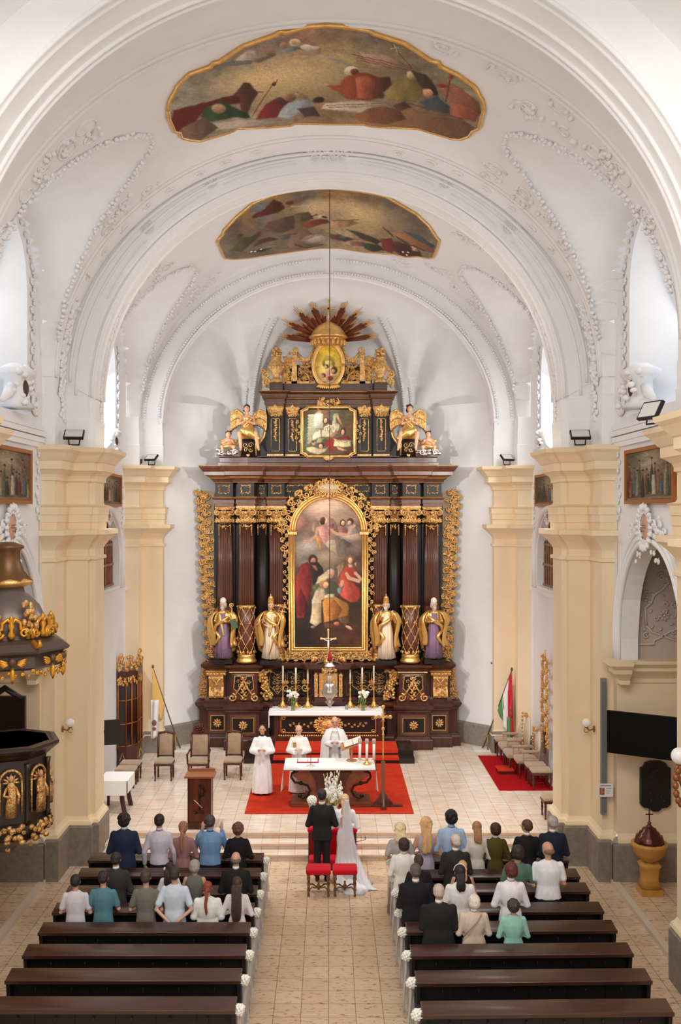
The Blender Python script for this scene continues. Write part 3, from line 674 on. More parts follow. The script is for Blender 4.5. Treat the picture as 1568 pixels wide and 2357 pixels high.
def fresco(name, label, top, bot, bg, shapes, seed, nx=330, ny=130):
    x0 = min(p[0] for p in top); x1 = max(p[0] for p in top); xs = np.linspace(x0, x1, nx); V = np.linspace(0, 1, ny)
    T, B = interp(top, xs), interp(bot, xs); PX = np.tile(xs, (ny, 1)); PY = T[None] * (1 - V[:, None]) + B[None] * V[:, None]
    def surf(px, py, off):
        X, Y, Z = ray_vault(px, py); n = np.stack([-X / VA ** 2, 0 * X, -(Z - VZ) / VB ** 2], -1); n /= np.linalg.norm(n, axis=-1, keepdims=True); return np.stack([X, Y, Z], -1) + n * off
    root = empty(name, (0, 0, 0)); tag(root, label, 'ceiling painting')
    painted('painted_canvas', surf(PX, PY, .05), paint(PX, PY, bg, shapes, seed=seed, scale=16), root)
    m = MB(); out = top + [p for p in bot[::-1][1:-1]]; out = out + [out[0]]; pts = []
    for a, b in zip(out[:-1], out[1:]):
        n = max(1, int(math.hypot(b[0] - a[0], b[1] - a[1]) / 6)); pts += [(a[0] + (b[0] - a[0]) * k / n, a[1] + (b[1] - a[1]) * k / n) for k in range(n)]
    pts.append(out[-1]); Q = surf(np.array([p[0] for p in pts]), np.array([p[1] for p in pts]), .03); m.tube([tuple(q) for q in Q], .038, 8); m.build('gilt_frame', GOLDB, root)
    return root
q1 = lambda a: [(360 + x / 2.01, 30 + y / 2.01) for x, y in a]
top1 = q1([(50, 440), (60, 395), (85, 352), (95, 330), (150, 275), (250, 240), (262, 224), (290, 218), (400, 145), (550, 93), (572, 76), (600, 80), (700, 54), (785, 48), (860, 52), (985, 72), (1005, 86), (1150, 132), (1275, 215), (1308, 220), (1315, 238), (1400, 280), (1470, 330), (1488, 350), (1494, 372), (1512, 395), (1520, 440)])
bot1 = q1([(50, 440), (54, 480), (75, 525), (78, 540), (105, 545), (112, 568), (160, 580), (200, 583), (330, 545), (355, 535), (365, 525), (500, 520), (620, 510), (640, 500), (785, 503), (960, 505), (1000, 515), (1210, 525), (1240, 533), (1370, 572), (1410, 576), (1450, 562), (1468, 538), (1498, 525), (1505, 490), (1520, 440)])
E = lambda *a: ('e',) + a
def qp(pts, c, soft=2): return ('p', q1(pts), c, soft)
def ql(pts, w, c): return ('l', q1(pts), w, c)
def qe(x, y, rx, ry, rot, c, soft=.15): return ('e', 360 + x / 2.01, 30 + y / 2.01, rx / 2.01, ry / 2.01, rot, c, soft)
sh1 = [qe(700, 280, 330, 90, -8, (186, 158, 112), .7), qe(600, 330, 230, 60, 0, (194, 164, 112), .7), qp([(1250, 470), (1420, 480), (1480, 520), (1440, 575), (1200, 530), (900, 505), (1140, 400)], (136, 94, 66)),
       qp([(75, 440), (300, 380), (440, 350), (400, 400), (220, 430), (170, 500), (90, 540), (60, 500)], (104, 32, 26)), qp([(215, 430), (300, 390), (345, 420), (420, 450), (430, 475), (350, 470), (250, 490), (200, 470)], (52, 74, 48)),
       qe(285, 430, 32, 22, 10, (170, 130, 96)), qp([(390, 320), (430, 310), (470, 360), (440, 400), (420, 450), (390, 440), (380, 380), (350, 370)], (98, 56, 38)), qe(412, 322, 20, 16, 0, (80, 46, 32)), ql([(380, 356), (495, 352)], .9, DBR), ql([(440, 470), (500, 370), (560, 295)], 1.0, (110, 60, 44)), qe(545, 315, 9, 14, 40, (100, 52, 40)),
       qp([(500, 410), (560, 380), (640, 400), (600, 440), (560, 470), (460, 480)], (122, 34, 34)), qe(570, 392, 22, 16, 0, (84, 50, 40)), qe(620, 378, 26, 18, 0, (130, 92, 68)), qp([(640, 350), (700, 378), (690, 390), (620, 360)], (176, 136, 96)),
       qp([(610, 400), (700, 385), (760, 400), (720, 440), (650, 450), (620, 480), (560, 470), (580, 430)], (150, 158, 162)), qp([(650, 430), (730, 420), (760, 465), (690, 470)], (74, 54, 50)), qe(752, 388, 26, 14, 0, (56, 36, 30)), ql([(720, 410), (880, 432)], 4, (170, 128, 92)), qp([(215, 500), (400, 478), (560, 485), (660, 480), (560, 500), (380, 520), (240, 535)], (176, 158, 140), 3), qp([(110, 520), (220, 470), (280, 520), (200, 575), (120, 565)], (120, 92, 70)),
       qp([(780, 405), (900, 392), (1060, 400), (1100, 420), (1020, 440), (960, 450), (860, 440), (760, 430)], (184, 166, 138)), ql([(790, 415), (1060, 405)], .8, (120, 92, 70)), ql([(800, 425), (1080, 415)], .8, (130, 100, 76)),
       qe(905, 255, 34, 24, 0, (206, 186, 150), .1), qe(920, 258, 20, 16, 0, (110, 56, 34)), qp([(870, 290), (930, 262), (1000, 270), (1050, 300), (1040, 360), (1020, 385), (950, 392), (880, 385), (840, 350), (780, 322), (850, 318)], (150, 66, 40)), qp([(920, 285), (980, 275), (1020, 290), (1000, 385), (930, 385)], (172, 86, 52)), qp([(1020, 290), (1080, 280), (1100, 340), (1050, 380), (1010, 380)], (88, 46, 40)), qe(785, 322, 14, 6, 0, FLESH),
       qp([(1110, 300), (1160, 290), (1220, 300), (1240, 360), (1200, 400), (1080, 390), (1050, 360)], (142, 118, 60)), qe(1180, 272, 20, 18, 0, (190, 160, 110)), qp([(1180, 250), (1250, 270), (1300, 330), (1310, 370), (1270, 370), (1220, 320), (1200, 280)], (66, 52, 36)), ql([(1095, 140), (1195, 250)], 1.2, (120, 72, 40)), ql([(1085, 150), (1125, 145)], 1.2, (190, 176, 150)), ql([(1100, 130), (1115, 165)], 1.2, (190, 176, 150)),
       qp([(1300, 310), (1350, 305), (1420, 340), (1500, 400), (1510, 450), (1470, 480), (1370, 460), (1360, 400)], (150, 92, 66)), qp([(1370, 400), (1450, 420), (1500, 450), (1480, 490), (1370, 470)], (166, 86, 58)), qe(1262, 355, 24, 18, 10, (200, 140, 110)), qp([(1220, 400), (1300, 370), (1360, 420), (1360, 455), (1260, 430)], (70, 82, 88)), ql([(1370, 270), (1345, 395)], 2, (120, 66, 44)), qp([(1360, 265), (1385, 275), (1370, 300), (1350, 290)], (150, 80, 50)), qe(1325, 322, 26, 10, 10, (140, 50, 40)),
       qp([(900, 470), (980, 430), (1060, 420), (1130, 440), (1160, 480), (1060, 505), (940, 485)], (132, 78, 52)), qp([(1100, 415), (1150, 395), (1180, 425), (1120, 440)], (84, 62, 52)), ql([(1150, 400), (1420, 480)], 1.2, (110, 74, 52)),
       qe(640, 122, 26, 18, 0, (206, 186, 160)), qe(635, 120, 13, 11, 0, FLESH), qe(588, 136, 20, 14, 0, (170, 120, 90)), qp([(560, 165), (620, 140), (680, 150), (620, 165)], (128, 138, 136)), qe(712, 148, 46, 14, 5, (196, 176, 160)), qp([(660, 185), (760, 150), (755, 175), (680, 200)], (190, 150, 126)), qe(525, 170, 26, 16, 10, (146, 104, 76)), qp([(360, 200), (420, 155), (465, 160), (470, 200), (400, 215)], (196, 172, 156)), ql([(300, 225), (430, 215)], 5, (120, 122, 112)), qp([(430, 210), (520, 185), (550, 180), (480, 215)], (112, 102, 84)),
       qp([(830, 170), (900, 178), (980, 230), (940, 240), (860, 200)], (184, 158, 104)), qp([(940, 168), (1060, 180), (1140, 215), (1190, 245), (1110, 240), (1000, 235)], (170, 134, 108)), ql([(905, 175), (1180, 240)], .8, (120, 70, 56)), ql([(930, 190), (1170, 250)], .8, (120, 70, 56)), ql([(950, 205), (1130, 250)], .8, (120, 70, 56)), ql([(805, 195), (900, 228)], 2.5, (150, 150, 156))]
bg1 = [((p[0], p[1]), c) for p, c in zip(q1([(100, 380), (300, 250), (500, 130), (700, 70), (800, 80), (1000, 110), (1200, 210), (1440, 330), (700, 300), (500, 330), (750, 200), (1000, 300), (200, 330), (780, 500), (1300, 520)]), [(160, 148, 128), (140, 128, 106), (148, 130, 112), (170, 128, 96), (150, 118, 86), (128, 112, 92), (130, 116, 92), (156, 142, 112), (190, 160, 110), (180, 152, 108), (160, 128, 88), (150, 124, 86), (150, 138, 118), (150, 116, 80), (128, 96, 70)])]
fresco('ceiling_fresco', 'large painted canvas with wavy gilt frame on the nearer white vault', top1, bot1, bg1, sh1, 2)
q2 = lambda a: [(470 + x / 2.703, 410 + y / 2.703) for x, y in a]
def rp(pts, c, soft=1.6): return ('p', q2(pts), c, soft)
def rl(pts, w, c): return ('l', q2(pts), w, c)
def re_(x, y, rx, ry, rot, c, soft=.15): return ('e', 470 + x / 2.703, 410 + y / 2.703, rx / 2.703, ry / 2.703, rot, c, soft)
top2 = q2([(82, 388), (90, 370), (115, 345), (120, 320), (190, 245), (200, 235), (300, 150), (430, 95), (550, 72), (680, 56), (780, 54), (900, 65), (1050, 86), (1130, 105), (1200, 145), (1320, 215), (1400, 290), (1430, 335), (1445, 360), (1466, 380)])
bot2 = q2([(82, 388), (85, 405), (100, 430), (110, 460), (125, 490), (180, 495), (290, 487), (450, 462), (600, 440), (720, 425), (840, 425), (900, 435), (1000, 452), (1180, 465), (1260, 482), (1330, 478), (1400, 490), (1430, 486), (1442, 455), (1456, 420), (1466, 380)])
sh2 = [re_(950, 240, 240, 80, 10, (196, 166, 112), .6), re_(740, 200, 130, 60, 0, (182, 152, 112), .6), rp([(370, 180), (430, 120), (500, 150), (500, 180), (400, 215), (300, 240), (290, 225)], (96, 32, 26)), rp([(480, 150), (560, 125), (640, 95), (650, 108), (580, 140), (510, 172)], (150, 100, 70)), re_(530, 140, 26, 12, 0, (90, 50, 36)), rl([(540, 165), (700, 155)], 1.2, (200, 184, 160)),
       rp([(560, 210), (650, 195), (680, 240), (600, 280), (565, 260)], (96, 88, 52)), rp([(350, 320), (400, 260), (560, 220), (560, 300), (480, 330), (430, 320)], (102, 76, 58)), rp([(600, 285), (680, 250), (760, 240), (780, 265), (700, 285), (650, 300)], (130, 60, 44)), re_(745, 232, 36, 13, 0, (190, 168, 140)), re_(748, 230, 18, 8, 0, (80, 46, 36)), rl([(605, 250), (700, 215)], 1.2, (70, 40, 30)), rp([(780, 255), (860, 255), (920, 250), (960, 268), (900, 290), (850, 300), (790, 300)], (176, 130, 90)), rl([(800, 255), (960, 245)], .7, (90, 54, 40)),
       rp([(200, 360), (290, 355), (330, 330), (350, 345), (280, 400), (230, 450), (170, 440), (150, 450), (210, 390)], (84, 82, 44)), re_(218, 345, 22, 10, -20, (80, 44, 36)), re_(330, 335, 20, 10, -20, (110, 50, 40)), rp([(330, 380), (400, 355), (460, 370), (380, 390), (300, 420)], (96, 52, 40)), rp([(460, 350), (560, 330), (560, 370), (480, 375)], (92, 88, 90)), rp([(300, 440), (420, 425), (350, 450)], (48, 32, 26)),
       rp([(560, 320), (640, 310), (700, 350), (720, 400), (640, 425), (540, 430), (500, 400)], (126, 96, 74), 3), re_(690, 370, 60, 26, 0, (168, 156, 140), .4), re_(560, 330, 20, 10, 0, (130, 70, 50)), rl([(560, 400), (640, 420), (740, 405)], 1.2, (80, 50, 36)), rl([(600, 380), (680, 350)], 2, (150, 120, 96)),
       rp([(780, 340), (860, 340), (940, 370), (880, 385), (790, 365)], (92, 62, 50)), re_(870, 358, 24, 10, 0, (76, 92, 108)), rp([(800, 310), (900, 320), (990, 360), (960, 375), (850, 345)], (178, 150, 112)), rp([(880, 305), (960, 325), (1040, 350), (1110, 385), (1080, 400), (990, 370)], (72, 56, 44)), rp([(900, 380), (1000, 390), (1000, 415), (920, 405)], (150, 92, 70)), rp([(1000, 395), (1080, 400), (1130, 440), (1050, 445), (1000, 425)], (44, 64, 42)), rp([(1100, 370), (1170, 360), (1190, 400), (1180, 455), (1120, 440)], (124, 40, 32)),
       rp([(1160, 320), (1240, 330), (1340, 350), (1430, 420), (1440, 455), (1380, 440), (1290, 400), (1200, 350)], (168, 110, 64)), rp([(1240, 315), (1330, 340), (1440, 410), (1430, 425), (1320, 370)], (64, 84, 96)), rp([(1190, 380), (1260, 400), (1340, 440), (1360, 475), (1250, 475), (1180, 440)], (76, 40, 28)), rp([(1290, 400), (1330, 420), (1340, 450), (1300, 440)], (190, 142, 120)), rl([(1120, 295), (1180, 350)], 1.2, (80, 46, 34)), rl([(1200, 350), (1270, 400), (1380, 440)], 1.2, (90, 44, 28))]
bg2 = [((p[0], p[1]), c) for p, c in zip(q2([(110, 400), (200, 300), (250, 220), (340, 180), (450, 100), (620, 75), (780, 90), (1000, 100), (1150, 170), (1300, 260), (1430, 380), (900, 230), (750, 160), (600, 300), (700, 420), (300, 420), (1000, 300)]), [(132, 120, 100), (112, 88, 72), (160, 116, 68), (110, 120, 126), (160, 122, 66), (110, 108, 100), (150, 112, 70), (130, 104, 74), (116, 102, 84), (116, 100, 84), (128, 108, 80), (196, 166, 112), (160, 128, 92), (130, 100, 78), (150, 132, 108), (126, 108, 86), (188, 154, 104)])]
fresco('ceiling_fresco', 'smaller painted canvas with gilt frame on the farther vault, behind the hanging cord', top2, bot2, bg2, sh2, 7, 270, 100)
def side_picture(s, X, y0, y1, z0, z1, label, seed):
    root = empty('framed_painting', (s * (X - .03), (y0 + y1) / 2, (z0 + z1) / 2)); tag(root, label, 'painting'); root.rotation_euler = (0, 0, 0)
    nx, nz = 130, 110; U, V = np.meshgrid(np.linspace(0, 1, nx), np.linspace(0, 1, nz)); L = (y1 - y0) / 2; HH = (z1 - z0) / 2
    P = np.stack([U * 0 - s * .03, (U * 2 - 1) * L * (-s), (1 - 2 * V) * HH], -1); rnd = random.Random(seed); sh = []
    bgc = [((10, 10), (92, 84, 60)), ((50, 20), (168, 150, 118)), ((90, 10), (104, 84, 66)), ((50, 90), (120, 92, 66)), ((0, 90), (84, 58, 44)), ((100, 90), (96, 66, 48))]
    if seed == 1: pass
    cols = [(60, 44, 38), (44, 58, 42), (110, 38, 36), (70, 96, 120), (74, 92, 60), (96, 66, 48), (52, 60, 48), (130, 92, 60), (150, 130, 96)]
    for k in range(15):
        x = 4 + k * 6.6 + rnd.uniform(-2, 2); h = rnd.uniform(34, 66) if k % 4 else 72; b = rnd.uniform(84, 96); c = cols[(k * 5 + seed) % 9]
        sh += [('p', [(x - 3.6, b), (x - 3, b - h * .6), (x, b - h * .9), (x + 3, b - h * .6), (x + 4.2, b)], c, .8), E(x, b - h * .95, 2.3, 3.6, 0, (148, 108, 80)), E(x, b - h * .99, 2.6, 2.4, 0, (60, 40, 30))]
    sh += [('l', [(0, 98), (100, 96)], 2.5, (140, 116, 88)), ('p', [(56, 90), (57, 50), (64, 50), (66, 90)], (176, 164, 136), .6)]
    painted('painted_canvas', P if s < 0 else P, paint(U * 100, V * 100, bgc, sh, scale=9, wob=1.2, seed=seed, grain=.12), root)
    m = MB(); w = .07; f = s * -.07
    for a in ((-L - w, L + w, HH, HH + w), (-L - w, L + w, -HH - w, -HH)): m.box(0, f, a[0], a[1], a[2], a[3])
    for a in ((-L - w, -L), (L, L + w)): m.box(0, f, a[0], a[1], -HH, HH)
    m.build('gilt_frame', mat('brown_gilt_frame', (170, 104, 50), .4, metal=.3), root)
side_picture(-1, XN, 16.4, 18.95, 7.62, 8.5, 'dark brown framed painting of standing figures high on the left nave wall', 1)
side_picture(1, XN, 16.4, 18.95, 7.62, 8.5, 'gilt framed painting with robed figures high on the right nave wall', 2)
side_picture(-1, XC, 24.4, 27.7, 7.62, 8.35, 'framed painting of robed figures on the left chancel wall above the lattice window', 3)
side_picture(1, XC, 24.4, 27.7, 7.62, 8.35, 'framed painting with pale tower on the right chancel wall above the lattice window', 4)
# ---------------------------------------------------------------- high altar
ALT = empty('high_altar', (0, 30, .345)); tag(ALT, 'tall dark wood high altar with gilded carving and painted panels', 'altar')
AM = Matrix.Translation((0, -30, -.345))
def A(): m = MB(); m.M = AM; return m
def mirp(half):   # half path from centre (x=0) outward on the right -> full path left..right
    return [(-x, y) for x, y in half[::-1]] + half
def part(name, m, mt=None, parent=None, lab=None):
    o = m.build(name, mt, parent or ALT)
    if lab: o['label'] = lab
    return o
# tier 1 base
b1 = [(0, 30.25), (1.78, 30.25), (1.78, 29.95), (2.05, 29.95), (2.05, 29.55), (3.0, 29.55), (3.0, 29.93), (3.63, 29.93), (3.63, 30.12), (3.9, 30.12), (3.9, 31.6)]
m = A(); P1 = mirp(b1)
P1 = [(-3.9, 31.6)] + P1[1:] if P1[0] != (-3.9, 31.6) else P1
m.use(WOOD).sweep(P1, [(.1, .345), (.1, .62), (.07, .66), (.04, .68), (0, .72), (0, 1.42), (.03, 1.45), (.05, 1.5), (.1, 1.56), (.12, 1.62), (.12, 1.66), (-.2, 1.68)]); part('lower_plinth', m)
b2 = [(0, 30.5), (1.1, 30.5), (1.95, 30.35), (2.12, 30.0), (2.12, 29.72), (2.92, 29.72), (2.92, 30.05), (3.08, 30.05), (3.08, 29.95), (3.66, 29.95), (3.66, 31.5)]
m = A(); m.use(WOOD).sweep(mirp(b2), [(.08, 1.66), (.08, 1.74), (.04, 1.78), (0, 1.84), (0, 2.6), (.03, 2.62), (.04, 2.68), (.12, 2.74), (.16, 2.78), (.16, 2.84), (-.5, 2.86)]); part('pedestal_tier', m)
m = A()
for s in (-1, 1): m.use(GOLDB).sweep([(s * x, y) for x, y in b2][::(1 if s > 0 else -1)], [(.035, 2.6), (.045, 2.615), (.035, 2.63)])
part('pedestal_gilt_line', m)
m = A(); m.use(WOOD).box(-3.6, 3.6, 30.3, 31.2, 2.7, 2.87); part('column_shelf', m)
# centre ledge under the great painting
m = A(); ctr = [(0, 29.75), (.62, 29.75), (.75, 29.95), (1.35, 30.05), (1.9, 30.05), (2.1, 29.75)]
m.use(WOOD).sweep(mirp(ctr), [(-.3, 2.66), (.02, 2.7), (.08, 2.76), (.12, 2.8), (.12, 2.86), (-.6, 2.88)]); part('curved_ledge', m)
# panels of tier 1
for s in (-1, 1):
    for x0, x1, y in ((2.2, 2.86, 29.54), (3.12, 3.54, 29.92)):
        o = A(); o.use(WOOD2).box(s * x0 - s * .06, s * x1 + s * .06, y - .012, y + .02, .76, 1.38); o.use(GOLDB).box(s * x0, s * x1, y - .022, y, .84, 1.3); o.use(BLACK).box(s * (x0 + .02), s * (x1 - .02), y - .03, y, .86, 1.28); p = part('base_panel', o)
        o = A(); rosette(o, s * (x0 + x1) / 2, 1.07, y - .045, .15, 9); rosette(o, s * (x0 + x1) / 2, 1.07, y - .06, .1, 6); part('rosette', o, GOLD, p)
    # curved fronts of tier 2: black cartouche, gold strapwork
    x, y = s * 2.52, 29.68
    o = A(); o.use(WOOD2).loft([(x, y + .1, 1.72, .44, .12), (x, y + .1, 1.85, .4, .16), (x, y + .1, 2.2, .33, .14), (x, y + .1, 2.5, .36, .14), (x, y + .1, 2.58, .38, .16)], 20, pw=.5); p = part('bulging_pedestal', o)
    o = A(); yy = y - .06
    pt = [(x - .26, 2.52), (x - .1, 2.52), (x - .06, 2.47), (x + .06, 2.47), (x + .1, 2.52), (x + .26, 2.52), (x + .3, 2.15), (x, 1.86), (x - .3, 2.15)]
    o.use(BLACK).prism([(a, b) for a, b in pt][::-1], yy, yy + .1); part('black_shield', o, None, p)
    o = A(); o.tube([(a, yy - .01, b) for a, b in pt + pt[:1]], .016, 5)
    for q in (-1, 1):
        o.tube([(x + q * .0, yy - .03, 2.4), (x + q * .12, yy - .04, 2.15), (x + q * .3, yy - .04, 1.9)], [.02, .03, .03], 6); curl(o, x + q * .34, 1.88, yy - .03, .13, PI / 2, 1.4, q, .035); curl(o, x + q * .1, 2.25, yy - .03, .08, 0, 1.2, q, .015); curl(o, x + q * .16, 2.36, yy - .03, .06, 0, 1.2, -q, .013)
    for k in range(7): leaf(o, x, 1.8 + k * .1, yy - .05, .13, .09 - k * .005, PI / 2 + (-1) ** k * .3); leaf(o, x, 1.8 + k * .1, yy - .04, .12, .05, PI / 2 + 1.1); leaf(o, x, 1.8 + k * .1, yy - .04, .12, .05, PI / 2 - 1.1)
    part('strapwork', o, GOLD, p)
    # gilded console brackets
    x = s * 3.36; o = A(); pr = [(-.02, 2.58), (.18, 2.56), (.2, 2.42), (.12, 2.3), (.08, 2.15), (.14, 2.0), (.16, 1.88), (.1, 1.82), (-.02, 1.8)]
    o.M = AM @ Matrix(((0, 1, 0, x), (-1, 0, 0, 29.95), (0, 0, 1, 0), (0, 0, 0, 1)))
    for q in (-.22, .16): o.prism([(a, b) for a, b in pr], q, q + .06)
    o.use(BLACK).prism([(a - .03, b) for a, b in pr], -.18, .18); p = part('console_bracket', o); o.ms[0] = GOLD; p.data.materials[0] = GOLD
    o = A(); o.box(x - .3, x + .3, 29.72, 29.96, 2.52, 2.6)
    for k in range(6): o.ell((x - .25 + k * .1, 29.72, 2.56), (.05, .04, .05), 6, 4)
    o.tube([(x - .14, 29.8, 2.44), (x + .14, 29.83, 2.1)], .025, 6); o.tube([(x + .14, 29.8, 2.44), (x - .14, 29.83, 2.1)], .025, 6); ornfill(o, x - .15, x + .15, 1.85, 2.5, 29.82, 16, .09, 3, .012)
    part('console_carving', o, GOLD, p)
    # cherub brackets near centre + middle panels
    for i, (x, y, w) in enumerate(((1.0, 30.38, .28), (1.55, 30.33, .26))):
        x *= s; o = A(); o.use(BLACK).box(x - w, x + w, y, y + .2, 1.8, 2.58); p = part('middle_panel', o)
        o = A(); pt = [(x - w * .9, 2.52), (x - w * .4, 2.52), (x - w * .3, 2.46), (x + w * .3, 2.46), (x + w * .4, 2.52), (x + w * .9, 2.52), (x + w * .95, 2.1), (x + w * .4, 1.98), (x, 1.84), (x - w * .4, 1.98), (x - w * .95, 2.1)]
        o.tube([(a, y - .01, b) for a, b in pt + pt[:1]], .014, 5)
        for k in range(7): acanth(o, x, 1.9 + k * .085, y - .03, .09, PI / 2, rnd)
        for q in (-1, 1):
            for z in (2.05, 2.22, 2.36): curl(o, x + q * .09, z, y - .03, .07, 0, 1.2, q, .013)
        part('gilt_leafwork', o, GOLD, p)
        curlm = A(); curl(curlm, x + w * 1.05, 2.05, y - .06, .13, 0, 1.4, s, .03); acanth(curlm, x + w * 1.05, 2.15, y - .06, .2, PI / 2 - s * .2, rnd); part('side_scroll', curlm, GOLD, p)
    o = A()
    for k in range(5): z = 2.58 - k * .11; xx = s * (2.02 - k * .035); o.bev(xx - .16 + k * .015, xx + .16 - k * .015, 29.9 + k * .04, 30.2, z - .11, z, .03, 2)
    for k in range(36): r_ = k / 36; o.ell((s * (2.0 - .15 * r_) + rnd.uniform(-.14, .14), 29.88 + .15 * r_, 2.62 - .85 * r_), (.05, .05, .045), 6, 4)
    for k in range(16): o.ell((s * (1.72 + k * .03), 29.9, 2.62 + .03 * math.sin(k)), (.05, .07, .05), 6, 4)
    for k in range(22): o.ell((s * 1.82 + rnd.uniform(-.13, .13), 30.1, 1.85 + rnd.uniform(-.12, .12)), (.06, .06, .05), 6, 4)
    part('stepped_bracket', o, GOLD)
    # side wings
    o = A(); ornpath(o, [(s * 3.78, 1.75), (s * 3.8, 2.05), (s * 3.72, 2.4), (s * 3.68, 2.85)], 30.4, .3, .1, 8, .028); ornpath(o, [(s * 3.74, 1.7), (s * 3.72, 2.7)], 30.42, .24, .1, 9, .03); ornpath(o, [(s * 3.9, 1.72), (s * 3.78, 2.3)], 30.41, .16, .08, 29, .026)
    o.prism([(s * 3.6, 1.7), (s * 3.85, 1.7), (s * 3.82, 2.1), (s * 3.7, 2.6), (s * 3.6, 2.9)][::s], 30.43, 30.47); part('lower_side_carving', o, GOLD)
    o = A(); o.use(GOLD); zz = [(3.62, 2.95), (3.66, 3.6), (3.64, 4.2), (3.74, 5.0), (3.78, 5.8), (3.78, 6.6), (3.86, 7.4), (3.92, 8.05)]
    for w, sd in ((0, 10), (.08, 11), (-.07, 12), (-.22, 13)): ornpath(o, [(s * (a + w * .6), b) for a, b in zz], 30.45 + w * .1, .26 + .04 * (w == 0), .13, sd, .026)
    for (a, b), (c, d) in zip(zz[:-1], zz[1:]): o.use(mat('tarnished_ground', (150, 124, 92), .5)).prism([(s * 3.5, b), (s * (a + .02), b), (s * (c + .02), d), (s * 3.5, d)][::s], 30.5, 30.54)
    o.ms.insert(0, GOLD) if False else None; part('side_carving', o)
# backboard
m = A(); m.use(BLACK).box(-3.45, 3.45, 30.6, 31.4, 2.8, 8.3); part('backboard', m)
m = A()
for s in (-1, 1):
    for x0, x1, y in ((2.86, 3.42, 30.45), (1.28, 1.86, 30.4)): m.use(BLACK).box(s * x0, s * x1, y, 30.7, 2.85, 7.6)
part('pilaster_backing', m)
# columns
def flute(n, amp): return lambda a, z: 1 - amp * (.5 + .5 * math.cos(n * a)) ** 1.5
def capital(x, y, w, z0=7.05, z1=7.58, sq=1.0):
    root = A(); root.loft([(x, y, z0, w * .8, w * .8 * sq), (x, y, z0 + .2, w * .86, w * .86 * sq), (x, y, z0 + .38, w * 1.1, w * 1.1 * sq)], 16, pw=.7); root.box(x - w * 1.25, x + w * 1.25, y - w * 1.2 * sq, y + w * sq, z1 - .07, z1)
    root.box(x - w * 1.15, x + w * 1.15, y - w * 1.1 * sq, y + w * sq, z1 - .11, z1 - .07); ff = y - w * sq * .95
    for q in (-1, 1):
        curl(root, x + q * w * .92, z1 - .2, ff - .06, .1, PI / 2, 1.5, -q, .03); root.tube([(x + q * w * .95, y + w * .5, z1 - .2), (x + q * w * .95, ff, z1 - .2)], .07, 8)
        for k in range(3): acanth(root, x + q * w * (.15 + .35 * k), z0 + .02, ff + abs(k) * .03, .2, PI / 2 + q * (-.15 * k), rnd)
        root.tube([(x + q * w * .75, ff - .01, z0 - .02), (x + q * w * .4, ff - .02, z0 - .1), (x, ff - .02, z0 - .04)], .012, 5)
        for k in range(6): root.ell((x + q * w * .72, ff - .01, z0 - .06 - k * .055), (.03 - k * .003, .025, .03), 6, 4)
    for k in range(8): root.ell((x + rnd.uniform(-.07, .07), ff - .03, z0 - .1 + rnd.uniform(-.06, .06)), (.03, .03, .03), 6, 4)
    ornfill(root, x - w * .7, x + w * .7, z0 + .05, z0 + .4, ff + .0, 18, .09, int(x * 10) + 50, .014); root.ell((x, ff - .05, z1 - .2), (.07, .05, .06), 6, 4)
    return root
def column(x, y, r, z0=2.88, sq=1.0, low=4.55, drum=True):
    c = A(); root = part('column', c.lathe([(r * 1.0, low), (r * 1.0, low + .3), (r * .96, 5.8), (r * .88, 7.02)], (x, y, 0), 176, flute(22, .2), sy=sq), WOOD2)
    d = A(); d.lathe([(r * 1.0, z0 + .25), (r * 1.05, z0 + .7), (r * 1.02, 4.0), (r * 1.0, low)], (x, y, 0), 24, sy=sq); part('drum', d, WOOD2, root)
    d = A(); d.lathe([(r * 1.3, z0), (r * 1.35, z0 + .06), (r * 1.2, z0 + .1), (r * 1.12, z0 + .16), (r * 1.2, z0 + .2), (r * 1.05, z0 + .26), (r * .9, z0 + .27)], (x, y, 0), 24, sy=sq); part('gilt_base', d, GOLDB, root)
    if drum:
        d = A(); zs, ze = z0 + .28, low; n = 3
        d.lathe([(r * 1.0, low - .03), (r * 1.14, low), (r * 1.14, low + .04), (r * 1.0, low + .06)], (x, y, 0), 24, sy=sq)
        for k in range(6):
            for q in (-1, 1):
                a0 = 2 * PI * k / 6; pts = []
                for i in range(21): t = i / 20; a = a0 + q * t * PI; pts.append((x + (r * 1.05 + .008) * math.cos(a), y + (r * 1.05 + .008) * math.sin(a) * sq, zs + (ze - zs) * t))
                d.tube(pts, .013, 5)
        for i in range(4):
            for k in range(6):
                t = i / 3 * .98 + .01; a = 2 * PI * k / 6 + (t * PI); zc = zs + (ze - zs) * t; px_, py_ = x + r * 1.1 * math.cos(a), y + r * 1.1 * math.sin(a) * sq
                for b in range(4): d.ell((px_ + rnd.uniform(-.03, .03), py_, zc + rnd.uniform(-.035, .035)), (.03, .03, .028), 6, 4)
        for k in range(14): a = 2 * PI * k / 14; d.ell((x + r * 1.12 * math.cos(a), y + r * 1.12 * math.sin(a) * sq, zs + .04), (.035, .035, .06), 6, 4)
        part('gilt_lattice', d, GOLD, root)
    part('capital', capital(x, y, r, sq=sq), GOLD, root)
for s in (-1, 1):
    column(s * 2.47, 29.98, .235); column(s * 1.57, 30.3, .225); column(s * 3.14, 30.32, .24, sq=.6, drum=False)
    d = A(); d.lathe([(.24, 2.88), (.23, 5), (.2, 7.1)], (s * 2.02, 30.42, 0), 24); p = part('plain_column', d, BLACK); part('capital', capital(s * 2.02, 30.42, .17), GOLD, p)
